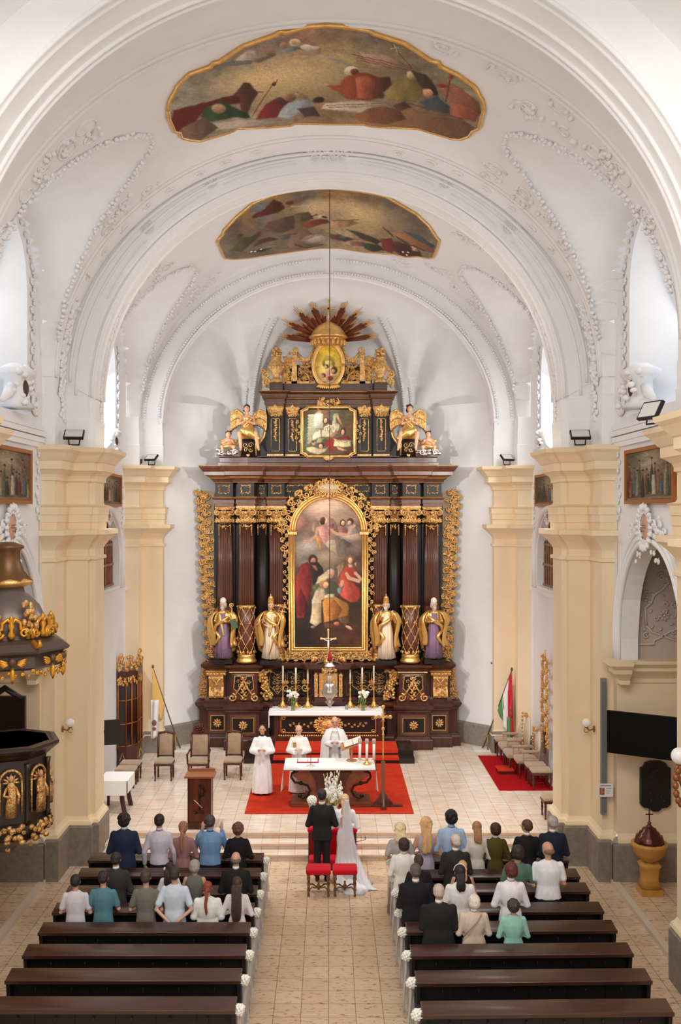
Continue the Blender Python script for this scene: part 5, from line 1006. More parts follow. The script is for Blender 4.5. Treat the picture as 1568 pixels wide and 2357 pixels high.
m = A(); m.lathe([(.52, 0), (.56, .03), (.6, .05), (.6, .09), (.54, .12), (.5, .22), (.42, .34), (.28, .46), (.1, .54), (.04, .6), (.03, .66), (.0, .68)], (0, 30.75, 12.72), 32, lambda a, z: 1 + .012 * math.cos(16 * a)); m.lathe([(.46, 0), (.5, .22), (.52, .26)], (0, 30.75, 12.48), 32); dm = part('gilt_dome', m, GOLDB)
m = A()
for k in range(11): a = PI + PI * (k + .5) / 11; m.ell((.52 * math.cos(a), 30.75 + .52 * math.sin(a), 12.6), (.06, .05, .1), 8, 6)
part('dome_tassels', m, GOLD, dm)
m = A(); m.box(-.025, .025, 30.72, 30.77, 13.35, 13.9); m.box(-.16, .16, 30.72, 30.77, 13.66, 13.71)
for a, b in ((-.17, 13.685), (.17, 13.685), (0, 13.92)): m.ell((a, 30.745, b), (.05, .03, .05), 8, 5)
part('gilt_cross', m, GOLD, dm)
RAYW = mat('ray_brown', (130, 66, 36), .4, metal=.3); raym = A(); raytip = A(); rnd = random.Random(3)
for k in range(17):
    a = PI * (.06 + .88 * k / 16); big = k % 2 == 0; r0, r1, r2 = (.5, 1.32, 1.62) if big else (.5, .98, 1.2)
    if k == 8: continue
    for q in range(-2, 3):
        da = q * .032 + a; ex = rnd.uniform(-.08, .08) - abs(q) * .05
        P_ = lambda r: (r * math.cos(da) * 1.0, 30.85 + .02 * q, 12.62 + r * math.sin(da) * .88)
        raym.tube([P_(r0), P_(r1 + ex)], [.02, .03], 4); raytip.tube([P_(r1 + ex), P_(r2 + ex)], [.02, .006], 4)
part('brown_rays', raym, RAYW); part('gilt_ray_tips', raytip, GOLDB)
# ---------------------------------------------------------------- carpets, steps, table, sanctuary furniture
SZ = .345
o = empty('altar_platform', (0, 28.6, SZ)); tag(o, 'two-stepped dark wooden platform in front of the high altar', 'platform')
DK = mat('dark_platform', (34, 22, 18), .35)
m = MB(); m.box(-2.38, 2.42, -.7, .95, 0, .15); m.box(-2.38, 2.42, -.35, .95, .15, .3); m.build('platform_steps', DK, o)
o = MB(); o.box(-1.96, 2.0, 23.26, 27.88, SZ, SZ + .015); o = tag(o.build('red_carpet', REDC), 'large orange-red carpet lying under the altar table', 'carpet')
m = MB(); m.box(-1.55, 1.98, 27.9, 28.25, SZ + .15, SZ + .163); m.box(-1.55, 1.98, 28.25, 29.3, SZ + .3, SZ + .313); m.box(-1.55, 1.98, 28.235, 28.25, SZ + .22, SZ + .313); m.box(-1.55, 1.98, 27.885, 27.9, SZ + .1, SZ + .163)
tag(m.build('stair_carpet', REDC), 'red carpet runner covering the two platform steps below the high altar', 'carpet')
m = MB(); m.box(4.33, 5.75, 25.2, 28.8, SZ, SZ + .012); tag(m.build('red_rug', mat('crimson_rug', (172, 20, 26), .95, bump=(120, .4), spec=.1)), 'crimson rug along the right wall under the beige seats', 'rug')
# cloth on the mensa, candlesticks, vases
m = MB(); m.box(-1.74, 1.62, 29.26, 30.2, 1.502, 1.514); m.box(-1.76, -1.74, 29.28, 29.9, 1.05, 1.514); m.box(-1.74, 1.62, 29.25, 29.262, 1.42, 1.514); tag(m.build('altar_cloth', WHITEC), 'white linen cloth on the high altar mensa with hanging left end', 'cloth')
def candlestick():
    r = empty('candlestick', (0, 0, 0)); m = MB(); m.lathe([(.13, 0), (.14, .03), (.1, .07), (.06, .16), (.03, .2), (.045, .26), (.02, .32), (.02, .5), (.035, .53), (.02, .56), (.02, .7), (.05, .74), (.055, .76)], seg=12)
    for k in range(3): a = 2 * PI * k / 3 + .5; m.ell((.12 * math.cos(a), .12 * math.sin(a), .04), (.05, .05, .04), 6, 4)
    m.build('gilt_stem', GOLDB, r); m = MB(); m.lathe([(.03, .76), (.028, 1.3), (.004, 1.31), (.003, 1.33)], seg=10); m.build('candle', mat('wax', (238, 228, 208), .5), r); return r
c0 = candlestick(); names = ['outermost of three left of the tabernacle', 'middle of three left of the tabernacle', 'left of the tabernacle and nearest to it', 'right of the tabernacle and nearest to it', 'middle of three right of the tabernacle', 'outermost of three right of the tabernacle']
for i, x in enumerate((-1.37, -.98, -.62, .66, 1.02, 1.37)):
    c = c0 if i == 0 else copy_tree(c0); c.location = (x, 29.98, 1.514); tag(c, 'tall gilt candlestick with white candle, ' + names[i], 'candlestick', 'candlesticks on the high altar')
PETAL = mat('white_petals', (246, 244, 238), .7, var=((236, 232, 214), 8)); LEAFG = mat('leaf_green', (70, 98, 44), .6, var=((110, 130, 60), 12))
def flowers(m, c, r, n, sz, rnd, leafn=20):
    m.use(PETAL)
    for k in range(n):
        a = rnd.uniform(0, 2 * PI); q = rnd.random() ** .5; z = rnd.uniform(-.5, 1); x, y, z = c[0] + r * q * math.cos(a), c[1] + r * q * math.sin(a), c[2] + r * z * .7
        for b in range(5): t = 2 * PI * b / 5 + k; m.ell((x + sz * .5 * math.cos(t), y - sz * .2, z + sz * .5 * math.sin(t)), (sz * .5, sz * .35, sz * .4), 5, 4)
def vase_of(x, y, z, lab):
    o = empty('flower_vase', (x, y, z)); tag(o, lab, 'vase of flowers', 'vases on the high altar'); m = MB(); m.lathe([(.07, 0), (.05, .03), (.045, .12), (.07, .22), (.06, .2), (.035, .12), (.03, .04)], seg=14); m.build('glass_vase', mat('green_glass', (150, 160, 110), .15, trans=.5), o)
    m = MB(); r = random.Random(int(x * 10) + 40); flowers(m, (0, 0, .45), .16, 26, .05, r); m.build('white_blooms', None, o); m = MB()
    for k in range(30): a = r.uniform(0, 6.28); q = r.uniform(.02, .15); m.ell((q * math.cos(a), q * math.sin(a), r.uniform(.22, .42)), (.025, .02, .06), 5, 4, RX(r.uniform(-1, 1)))
    m.build('foliage', LEAFG, o)
vase_of(-1.05, 29.55, 1.514, 'vase of white flowers on the left side of the high altar mensa'); vase_of(1.03, 29.55, 1.514, 'vase of white flowers on the right side of the high altar mensa')
o = empty('glass_cup', (.55, 29.7, 1.514)); tag(o, 'small clear glass cup on the mensa right of the tabernacle', 'cup'); m = MB(); m.lathe([(.04, 0), (.045, .1), (.04, .1), (.035, .01)], seg=12); m.build('cup_body', mat('cup_glass', (205, 205, 205), .15, trans=.6), o)
o = empty('altar_crucifix', (0, 29.62, 2.99)); tag(o, 'pale crucifix with white figure standing above the tabernacle', 'crucifix')
m = MB(); m.lathe([(.14, -.12), (.15, .0), (.08, .06), (.04, .12), (.03, .16)], seg=16); m.build('base', GOLDB, o)
CR = mat('pale_gilt', (224, 190, 128), .35, metal=.4); m = MB(); m.box(-.022, .022, -.02, .02, .1, .88); m.box(-.2, .2, -.02, .02, .62, .66)
for a, b in ((-.21, .64), (.21, .64), (0, .9)): m.ell((a, 0, b), (.04, .025, .04), 8, 5)
m.build('cross', CR, o); m = MB(); m.tube([(0, -.04, .3), (.0, -.05, .42), (0, -.05, .52), (0, -.05, .6)], [.012, .03, .03, .025], 8); m.ell((.0, -.06, .66), (.025, .025, .032), 8, 6)
for s in (-1, 1): m.tube([(0, -.04, .59), (s * .08, -.03, .6), (s * .18, -.02, .66)], .011, 6)
m.build('carved_figure', mat('ivory', (236, 226, 210), .5), o)
# altar table
o = empty('altar_table', (.06, 24.12, SZ + .015)); tag(o, 'carved wooden altar table with curved iron-dark scroll legs on the red carpet', 'table')
TW = mat('table_wood', (140, 72, 42), .4, bump=(14, .1, (.3, 1, 1)), var=((86, 40, 24), 5, (.3, 1, 1)))
m = MB(); m.use(TW).box(-1.1, 1.1, -.47, .5, .89, .94); m.build('tabletop', None, o)
m = MB(); m.use(TW).box(-.95, .95, -.4, .4, 0, .1); m.box(-.62, .62, -.32, .32, .1, .2); m.build('plinth', None, o)
m = MB(); sh = [(-.92, .89), (-.9, .72), (-.72, .6), (-.5, .5), (-.42, .4), (-.5, .26), (-.62, .16), (-.62, .1), (.62, .1), (.62, .16), (.5, .26), (.42, .4), (.5, .5), (.72, .6), (.9, .72), (.92, .89)]; m.prism(sh, -.3, .3); m.build('pedestal_block', mat('pedestal_wood', (158, 86, 50), .4, var=((124, 62, 36), 5)), o)
m = MB(); m.prism([(-.46, .8), (-.36, .62), (-.32, .3), (.32, .3), (.36, .62), (.46, .8)][::1], -.36, -.28); m.box(-.5, .5, -.37, -.28, .8, .84); m.build('centre_panel', mat('walnut', (70, 34, 22), .35, var=((96, 50, 32), 9)), o)
for s in (-1, 1):
    m = MB(); m.tube([(s * .8, -.33, .86), (s * .93, -.33, .8), (s * .95, -.33, .7), (s * .86, -.33, .58), (s * .72, -.33, .56), (s * .55, -.33, .5), (s * .5, -.33, .38), (s * .56, -.33, .26), (s * .68, -.33, .2), (s * .74, -.33, .26)], .028, 8)
    for a, b in ((.82, .86), (.74, .26), (.72, .56)): m.ell((s * a, -.33, b), (.05, .04, .05), 8, 6)
    m.build('scroll_bracket', IRON, o)
m = MB(); m.box(-1.06, 1.12, 23.64, 24.64, SZ + .957, SZ + .968)
for s, x in ((-1, -1.06), (1, 1.12)):
    n = 10; f = lambda k, z: x + s * (.015 + .03 * z * math.sin(k * 1.3)); vs = []; 
    for k in range(n + 1):
        y = 23.64 + (.42 if k > 99 else .42) * k / n; vs += [(x + s * .012, y, SZ + .968), (f(k, 1) + s * .03, y, SZ + .45 - .06 * math.sin(k))]
    m.add(vs, [(2 * k, 2 * k + 1, 2 * k + 3, 2 * k + 2) for k in range(n)])
m.box(-1.06, 1.12, 23.62, 23.64, SZ + .93, SZ + .968)
t = m.build('altar_table_cloth', WHITEC); tag(t, 'white cloth on the altar table with pointed ends hanging at both sides', 'cloth')
TT = SZ + .97
o = empty('missal', (-.5, 24.3, TT)); tag(o, 'open white missal with red edge on left end of altar table', 'book'); o.rotation_euler = (0, 0, 0)
m = MB(); m.box(-.26, .26, -.16, .18, 0, .02); m.build('red_cover', mat('red_cover', (190, 30, 50), .6), o); m = MB(); m.box(-.24, -.005, -.14, .18, .02, .04); m.box(.005, .24, -.14, .18, .02, .04); m.build('pages', mat('page_white', (246, 244, 240), .7), o)
o = empty('table_microphone', (-.42, 23.86, TT)); tag(o, 'thin table microphone on glassy round base beside the open missal', 'microphone'); m = MB(); m.lathe([(.11, 0), (.1, .012), (.01, .02)], seg=18); m.build('round_base', mat('pale_base', (214, 212, 208), .3), o); m = MB(); m.tube([(0, 0, .01), (0, 0, .24), (0, .02, .3)], [.006, .006, .014], 6); m.build('stem', IRON, o)
o = empty('book_stand', (.57, 24.35, TT)); tag(o, 'light wooden book stand with round foot on altar table', 'book stand'); LW = mat('light_wood', (196, 140, 92), .5, var=((176, 122, 78), 8))
m = MB(); m.lathe([(.13, 0), (.13, .02), (.09, .03)], seg=20); m.build('foot', LW, o); m = MB(); m.box(-.025, .025, -.015, .015, .02, .42); m.build('post', LW, o)
m = MB(); m.M = Matrix.Translation((0, .0, .42)) @ RY(-.32).to_4x4() @ RX(.35).to_4x4(); m.box(-.27, .24, -.16, .16, -.01, .015); m.build('slanted_rest', LW, o)
o = empty('open_book', (.58, 24.33, TT + .44)); tag(o, 'open white book lying on the light wooden book stand', 'book'); m = MB(); m.M = RY(-.32).to_4x4() @ RX(.35).to_4x4(); m.box(-.2, .02, -.12, .13, .02, .035); m.box(.03, .24, -.12, .13, .02, .035); m.build('pages', mat('page_cream', (232, 222, 208), .7), o)
o = empty('candelabrum', (.93, 24.0, TT)); tag(o, 'brass three-armed candelabrum with three white glass-topped candles on altar table', 'candelabrum')
m = MB(); m.lathe([(.09, 0), (.09, .02), (.06, .05), (.03, .07), (.02, .12)], seg=16); m.tube([(-.17, 0, .12), (0, 0, .09), (.17, 0, .12)], .008, 6); m.build('brass_base', GOLDB, o)
for x in (-.17, 0, .17):
    m = MB(); m.lathe([(.02, .1), (.045, .13), (.03, .14)], (x, 0, 0), 10); m.build('drip_cup', GOLDB, o)
    m = MB(); m.lathe([(.032, .14), (.034, .5)], (x, 0, 0), 12); m.build('candle', mat('candle_white', (246, 242, 236), .4), o)
    m = MB(); m.lathe([(.03, .5), (.048, .53), (.05, .58), (.04, .62)], (x, 0, 0), 12); m.build('glass_holder', mat('holder_glass', (230, 210, 204), .2, trans=.5), o)
# processional cross
o = empty('processional_cross', (1.31, 23.8, SZ + .015)); tag(o, 'tall gilt processional cross in a cross-shaped wooden stand right of altar table', 'cross')
m = MB(); m.box(-.46, .46, -.05, .05, 0, .05); m.box(-.06, .06, -.3, .3, 0, .07); st = m.build('wooden_foot', WOOD2, o)
for q in (0, 1):
    m = MB(); m.M = RZ(q * PI / 2).to_4x4()
    for s in (-1, 1): m.prism(([(s * .03, .05), (s * .25, .05), (s * .22, .1), (s * .12, .2), (s * .08, .3), (s * .03, .34)])[::s], -.02, .02)
    m.build('shaped_bracket', WOOD2, o)
m = MB(); m.box(-.045, .045, -.045, .045, .05, 1.08); m.build('wooden_post', mat('post_wood', (140, 92, 58), .45, var=((116, 72, 44), 7)), o)
m = MB(); m.tube([(0, 0, 1.05), (0, 0, 1.9)], .016, 8); m.ell((0, 0, 1.86), (.04, .04, .05), 8, 6); m.ell((0, 0, 1.72), (.03, .03, .03), 8, 6); m.box(-.015, .015, -.012, .012, 1.85, 2.38); m.box(-.17, .17, -.012, .012, 2.12, 2.16)
for a, b in ((-.17, 2.14), (.17, 2.14), (0, 2.38), (0, 2.14)): m.ell((a, 0, b), (.05, .02, .05), 8, 5)
for k in range(8): a = 2 * PI * k / 8 + PI / 8; m.tube([(0, 0, 2.14), (.13 * math.cos(a), 0, 2.14 + .13 * math.sin(a))], [.012, .004], 4)
m.build('gilt_cross', GOLDB, o); m = MB(); m.tube([(0, -.03, 1.98), (0, -.03, 2.14)], [.01, .02], 6); m.ell((0, -.03, 2.18), (.016, .016, .02), 6, 5); m.tube([(-.1, -.025, 2.17), (0, -.03, 2.13), (.1, -.025, 2.17)], .008, 5); m.build('small_corpus', CR, o)
# lectern
o = empty('lectern', (-2.87, 22.35, SZ)); tag(o, 'tall dark wooden lectern with carved monogram facing the pews', 'lectern')
LW2 = mat('lectern_wood', (120, 52, 30), .38, bump=(14, .1, (1, 1, .2)), var=((70, 30, 18), 5, (1, 1, .2)))
m = MB(); m.box(-.3, .3, -.24, .24, 0, .05); m.box(-.26, .26, -.21, .21, .05, .14); m.build('foot', WOOD, o)
m = MB(); m.use(LW2); m.add([(-.23, -.18, .14), (.23, -.18, .14), (.23, .18, .14), (-.23, .18, .14), (-.25, -.2, 1.14), (.25, -.2, 1.14), (.25, .2, 1.14), (-.25, .2, 1.14)], [(3, 2, 1, 0), (4, 5, 6, 7), (0, 1, 5, 4), (1, 2, 6, 5), (2, 3, 7, 6), (3, 0, 4, 7)], False); bd = m.build('body', None, o)
m = MB(); m.box(-.33, .33, -.26, .24, 1.14, 1.18); m.box(-.3, .3, .2, .24, 1.18, 1.24); m.build('reading_top', mat('top_wood', (150, 92, 60), .4), o)
for s in (-1, 1): m = MB(); m.box(s * .235, s * .26, -.225, .2, .14, 1.14); m.build('edge_post', WOOD, o)
m = MB(); m.tube([(.0, -.215, .42), (.0, -.215, .98)], .018, 6); m.tube([(0, -.215, .96), (.08, -.215, .94), (.12, -.215, .84), (.08, -.215, .74), (0, -.215, .72)], .018, 6); m.tube([(-.12, -.22, .42), (.12, -.22, .34)], .012, 5); m.tube([(-.1, -.215, .34), (.1, -.215, .44)], .014, 5); m.build('carved_monogram', IRON, o)
m = MB(); m.tube([(-.12, -.235, .66), (.07, -.235, .48)], .011, 6); m.build('bright_bar', mat('steel_bar', (200, 180, 165), .3, metal=.7), o)
# chairs
CHW = mat('chair_wood', (70, 34, 24), .35, var=((94, 50, 34), 9))
def leg_prof(h): return [(.018, 0), (.024, .03), (.016, .06), (.022, .12), (.03, h * .55), (.024, h * .7), (.034, h * .78), (.026, h * .86), (.034, h)]
def chair(kind='side'):
    r = empty('upholstered_chair' if kind == 'side' else 'armchair'); w = .24 if kind == 'side' else .27
    for sx in (-1, 1):
        for f in (0, 1):
            m = MB()
            if f: m.lathe(leg_prof(.42), (sx * (w - .03), -.21, 0), 8)
            else: m.box(sx * (w - .04) - .02, sx * (w - .04) + .02, .19, .23, 0, .43)
            m.build('leg', CHW, r)
    m = MB(); m.box(-w, w, -.24, .24, .40, .45); m.build('seat_frame', CHW, r); m = MB(); m.bev(-w + .005, w - .005, -.25, .2, .44, .54, .045); m.build('seat', BEIGEV, r)
    m = MB()
    for sx in (-1, 1): m.tube([(sx * (w - .035), .2, .43), (sx * (w - .035), .25, .8), (sx * (w - .035), .29, 1.14)], .026, 6)
    m.tube([(-w + .035, .29, 1.14), (-w * .4, .3, 1.17), (0, .3, 1.185), (w * .4, .3, 1.17), (w - .035, .29, 1.14)], .03, 6); m.tube([(-w + .04, .23, .56), (w - .04, .23, .56)], .02, 6); m.build('back_frame', CHW, r)
    m = MB(); m.M = Matrix.Translation((0, .27, .85)) @ RX(-.1).to_4x4(); m.bev(-w + .065, w - .065, -.035, .02, -.27, .27, .02, 2); m.build('back_cushion', BEIGEV, r)
    if kind != 'side':
        m = MB(); pts = [(.2 * math.cos(PI * k / 12), 1.18 + .22 * math.sin(PI * k / 12)) for k in range(13)]; m.prism(pts + [(-.22, 1.1), (.22, 1.1)], .27, .32); rosette(m, 0, 1.26, .26, .13, 8); m.build('carved_crest', CHW, r)
        for sx in (-1, 1): m = MB(); m.tube([(sx * w, -.2, .44), (sx * (w + .01), -.2, .66), (sx * (w + .01), -.16, .69), (sx * w, .24, .72)], .024, 6); m.ell((sx * (w + .01), -.22, .69), (.035, .04, .03), 8, 6); m.build('armrest', CHW, r)
    return r
c = chair(); c.location = (-4.33, 26.3, SZ); tag(c, 'beige upholstered wooden chair left of the armchair, farthest left of the row of three', 'chair'); c.rotation_euler.z = 0
c2 = copy_tree(c); c2.location = (-2.52, 26.4, SZ); tag(c2, 'beige upholstered wooden chair between the armchair and the standing young priest', 'chair')
c = chair('arm'); c.location = (-3.42, 26.3, SZ); tag(c, 'beige upholstered armchair with carved round crest behind the lectern', 'armchair')
def stool(nm='upholstered_stool', w=.26, dpt=.22):
    r = empty(nm)
    for sx in (-1, 1):
        for sy in (-1, 1): m = MB(); m.lathe(leg_prof(.38), (sx * (w - .04), sy * (dpt - .04), 0), 8); m.build('leg', CHW, r)
    m = MB(); m.box(-w, w, -dpt, dpt, .37, .42); m.build('seat_frame', CHW, r); m = MB(); m.bev(-w, w, -dpt, dpt, .41, .5, .04); m.build('seat', BEIGEV, r); return r
s0 = stool(); labs = ['beige velvet stool against left chancel wall, nearest the glazed cabinet', 'beige velvet stool in the middle of three by the left chancel wall', 'beige velvet stool nearest the small white table at left']
for i, (x, y) in enumerate(((-5.2, 26.2), (-5.2, 25.6), (-5.25, 24.95))): t = s0 if i == 0 else copy_tree(s0); t.location = (x, y, SZ); tag(t, labs[i], 'stool', 'stools along the left chancel wall')
for (x, y, lb) in ((5.1, 28.92, 'dark beige stool standing alone below the red white and green flag'), (5.4, 25.95, 'pale beige stool on the crimson rug beside the gold-crested throne'), (5.42, 25.42, 'pale beige stool at the near corner of the crimson rug'), (5.2, 23.0, 'pale stool behind the right pier, at the edge of the sanctuary')):
    t = copy_tree(s0); t.location = (x, y, SZ + (.012 if y in (25.95, 25.42) else 0)); tag(t, lb, 'stool')
# throne and seats along the right wall
CRV = mat('cream_upholstery', (214, 196, 172), .7)
def bench_seat(nm, x, y, lab, back, gold=False, w=.33):
    r = empty(nm, (x, y, SZ + .012)); tag(r, lab, 'chair')
    for sx in (-1, 1):
        for sy in (-1, 1): m = MB(); m.lathe(leg_prof(.38), (sx * .24, sy * (w - .05), 0), 8); m.build('leg', CHW, r)
    m = MB(); m.bev(-.32, .28, -w, w, .38, .52, .05); m.build('seat', BEIGEV, r)
    if back:
        m = MB(); m.M = Matrix.Translation((.27, 0, .5)); m.loft([(0, 0, 0, .04, w * .8), (.02, 0, back * .6, .04, w), (.05, 0, back, .04, w * .5)], 16, pw=.5); m.build('backrest', CRV, r)
        for sy in (-1, 1): m = MB(); m.bev(-.2, .26, sy * w - .035, sy * w + .035, .68, .76, .03, 2); m.box(-.18, -.14, sy * w - .02, sy * w + .02, .45, .7); m.build('armrest', BEIGEV, r)
    if gold:
        m = MB()
        for k in range(10): z = .55 + back * k / 9; m.ell((.22, w + .02 - .1 * abs(k - 5) / 5, z), (.03, .03, .04), 6, 5)
        m.ell((.25, 0, .5 + back + .05), (.06, .06, .07), 8, 6); m.build('gilt_trim', GOLD, r)
    return r
bench_seat('padded_armchair', 5.15, 28.05, 'beige armchair at the far end of the crimson rug', .6)
bench_seat('throne_chair', 5.15, 27.2, 'cream high-backed throne chair with gilt trim by the right wall', .95, True, .36)
bench_seat('padded_armchair', 5.3, 26.55, 'beige padded seat with cream back on the crimson rug beside the footstool', .7, True, .3)
m = MB(); o = empty('footstool', (4.78, 26.95, SZ + .012)); tag(o, 'low red padded footstool on the crimson rug', 'footstool'); m.bev(-.22, .22, -.25, .25, .06, .13, .03, 2); m.build('red_pad', REDC, o); m = MB(); m.box(-.2, .2, -.23, .23, 0, .06); m.build('wooden_base', WOOD, o)
# gilded openwork frame on right wall
o = empty('gilded_openwork', (5.66, 26.0, 1.3)); tag(o, 'tall gilded openwork carving hanging on the right chancel wall above the chairs', 'wall carving')
m = MB(); m.M = Matrix(((0, 1, 0, 0), (1, 0, 0, 0), (0, 0, 1, 0), (0, 0, 0, 1)))
for k in range(6):
    z = .25 + k * .37; w = .34 - .03 * abs(k - 2)
    for q in (-1, 1): m.tube([(q * .08, 0, z - .2), (q * w, 0, z - .05), (q * (w - .04), 0, z + .14), (q * .06, 0, z + .22)], .022, 6); rosette(m, q * w * .9, z, -.03, .08); rosette(m, q * .08, z + .2, -.03, .09)
rr_ = random.Random(4)
for k in range(90): z = rr_.uniform(0, 2.3); m.ell((rr_.choice((-1, 1)) * (.33 - .05 * abs(z - 1) * .8) + rr_.uniform(-.04, .04), rr_.uniform(-.04, .02), z), (.035, .035, .04), 6, 4)
m.tube([(0, 0, 2.2), (0, 0, 2.5)], [.04, .02], 8); m.ell((0, 0, 2.3), (.05, .04, .06), 8, 6); m.build('openwork', GOLD, o)
m = MB(); m.box(-.04, .02, -.07, .07, -.2, .5); m.build('dark_panel', WOOD, o)
# glazed cabinet at left
o = empty('display_cabinet', (-5.5, 27.95, SZ)); tag(o, 'dark wooden glazed corner cabinet with gilded carved crown at the left chancel wall', 'cabinet')
m = MB(); fp = [(-.3, -.5), (-.08, -.5), (.16, -.1), (.16, .58), (-.3, .58)]
m.use(WOOD).prismz([(a * 1.06, b * 1.04) for a, b in fp], 0, .12); m.prismz(fp, .12, .5); m.prismz([(a * 1.05, b * 1.03) for a, b in fp], .5, .56); m.prismz([(a * 1.08, b * 1.05) for a, b in fp], 2.5, 2.66); m.box(-.3, -.26, -.5, .58, .5, 2.5); m.build('case', None, o)
m = MB(); m.use(mat('cabinet_dark', (38, 16, 12), .2, coat=.5)).prismz([(a * .92, b * .95) for a, b in fp], .56, 2.5); m.build('glass_panes', None, o)
m = MB()
for (a, b), (c_, d_) in (((-.3, -.5), (-.08, -.5)), ((-.08, -.5), (.16, -.1)), ((.16, -.1), (.16, .58))):
    for t in (0, .5, 1) if (a, b) != (-.3, -.5) else (0, 1): m.tube([(a + (c_ - a) * t, b + (d_ - b) * t, .56), (a + (c_ - a) * t, b + (d_ - b) * t, 2.5)], .022, 4)
    for z in (.58, 1.2, 1.85, 2.48): m.tube([(a, b, z), (c_, d_, z)], .018, 4)
m.build('gilt_glazing_bars', mat('gilt_brown', (168, 104, 50), .4, metal=.4), o)
m = MB(); rr_ = random.Random(8)
for (a, b), (c_, d_) in (((-.3, -.5), (-.08, -.5)), ((-.08, -.5), (.16, -.1)), ((.16, -.1), (.16, .58))):
    for k in range(24): t = rr_.random(); h = rr_.random(); m.ell((a + (c_ - a) * t, b + (d_ - b) * t, 2.66 + h * (.25 + .25 * math.sin(t * PI))), (.045, .045, .06), 6, 4)
    for k in range(16): t = rr_.random(); m.ell((a + (c_ - a) * t, b + (d_ - b) * t - .02, 2.48 - rr_.random() * .2), (.035, .035, .05), 6, 4)
m.build('gilded_crown', GOLD, o)
m = MB(); m.tube([(.18, .0, .2), (.18, .2, .42), (.18, .4, .2)], .02, 5); m.tube([(-.25, -.52, .2), (-.18, -.52, .4), (-.1, -.52, .2)], .016, 5); m.build('base_carving', GOLD, o)
o = empty('wall_monitor', (-5.55, 25.55, 1.75)); tag(o, 'small dark screen fixed to the left chancel wall above the stools', 'screen'); m = MB(); m.M = RZ(.35).to_4x4(); m.box(-.2, .2, -.03, .03, -.32, .32); m.build('screen_panel', mat('dark_screen', (40, 34, 28), .3), o); m = MB(); m.box(-.35, -.1, .0, .06, -.04, .04); m.build('wall_arm', IRON, o)
o = empty('credence_table', (-5.0, 23.6, SZ)); tag(o, 'small wooden side table beside the left pier', 'table'); m = MB(); m.box(-.35, .3, -.4, .4, .72, .78); m.build('tabletop', WOOD, o)
for y in (-.35, .35):
    m = MB(); m.prism([(.2, 0), (.3, 0), (.24, .3), (.2, .72), (.1, .72), (.14, .3)], y - .03, y + .03); m.build('leg', WOOD, o); m = MB(); m.box(-.32, -.26, y - .03, y + .03, 0, .72); m.build('leg', WOOD, o)
m = MB(); m.box(-5.36, -4.68, 23.18, 24.02, SZ + .785, SZ + .795); m.box(-4.68, -4.67, 23.2, 24.0, SZ + .5, SZ + .795); m.box(-5.3, -4.7, 23.17, 23.18, SZ + .45, SZ + .79); tag(m.build('side_table_cloth', WHITEC), 'white cloth hanging over the small side table by the left pier', 'cloth')
# flags
def wavy(m, P00, P10, P01, P11, amp, nw, nu=14, nv=10, ph=0):
    A_, B_, C_, D_ = map(Vector, (P00, P10, P01, P11))
    m.grid(nu, nv, lambda u, v: tuple((A_ * (1 - u) + B_ * u) * (1 - v) + (C_ * (1 - u) + D_ * u) * v + Vector((0, amp * math.sin(nw * u * 2 * PI + ph + v * 1.5) * (.4 + .6 * v), 0))))
def flagpole(b, t, lab, nm, polec):
    o = empty(nm, (b[0], b[1], SZ)); tag(o, lab, 'flag'); m = MB(); m.box(-.3, .3, -.22, .22, 0, .04); m.build('marble_base', mat('pale_base_slab', (226, 222, 216), .4), o)
    T = Vector((t[0] - b[0], t[1] - b[1], t[2] - SZ)); s = 1 if T.x > 0 else -1; K = Vector((0, 0, .1)) + (T - Vector((0, 0, .1))) * .16
    m = MB()
    for q in ((-s * .02, .05), (s * .24, 0), (s * .1, -.2)): m.tube([(q[0], q[1], .04), tuple(K)], .022, 6)
    m.build('tripod_foot', mat('olive_brass', (150, 126, 78), .4, metal=.3), o)
    m = MB(); m.tube([(0, 0, .08), tuple(T)], .017, 8); m.ell(T + Vector((0, 0, .03)), (.035, .035, .06), 8, 6); m.build('pole', mat(polec[0], polec[1], .5), o); return o, T
def cloth(m, T, f0, f1, x0, x1, z0, z1, amp=.03, nw=2, ph=0):   # top edge on the pole between fractions f0..f1, bottom edge x0..x1 at z0,z1
    A_ = T * f0; B_ = T * f1; C_ = Vector((x0, T.y * f0 - .03, z0)); D_ = Vector((x1, T.y * f1 - .03, z1))
    m.grid(16, 12, lambda u, v: tuple((A_ * (1 - u) + B_ * u) * (1 - v) + (C_ * (1 - u) + D_ * u) * v + Vector((0, amp * math.sin(nw * u * 2 * PI + ph + v * 1.5) * (.2 + .8 * v) - .02, 0))))
o, T = flagpole((-4.42, 29.55), (-5.1, 28.92, 2.88), 'yellow and white flag with emblem hanging from a leaning pole on the left', 'church_flag', ('brown_pole', (110, 84, 58)))
m = MB(); cloth(m, T, 1, .56, T.x - .03, T.x + .22, 1.42, .95, .035, 3); m.build('yellow_cloth', mat('yellow_cloth', (232, 186, 112), .7), o, solid=.006)
m = MB(); Y = T.y - .05; m.grid(10, 12, lambda u, v: (T.x - .05 + u * .24 - .04 * v * u, Y + .03 * math.sin(u * 9 + v), 1.6 - v * (1.15 - .1 * u))); m.build('white_cloth', mat('flag_white', (240, 238, 236), .7), o, solid=.006)
m = MB(); m.ell((T.x + .06, Y - .05, .95), (.07, .012, .09), 10, 6); m.ell((T.x + .06, Y - .05, .78), (.06, .012, .05), 10, 6); m.build('emblem', mat('emblem_brown', (140, 96, 80), .7), o)
o, T = flagpole((4.6, 29.55), (5.33, 28.92, 2.8), 'red white and green flag with coat of arms on a leaning pole at right', 'national_flag', ('green_pole', (72, 84, 50)))
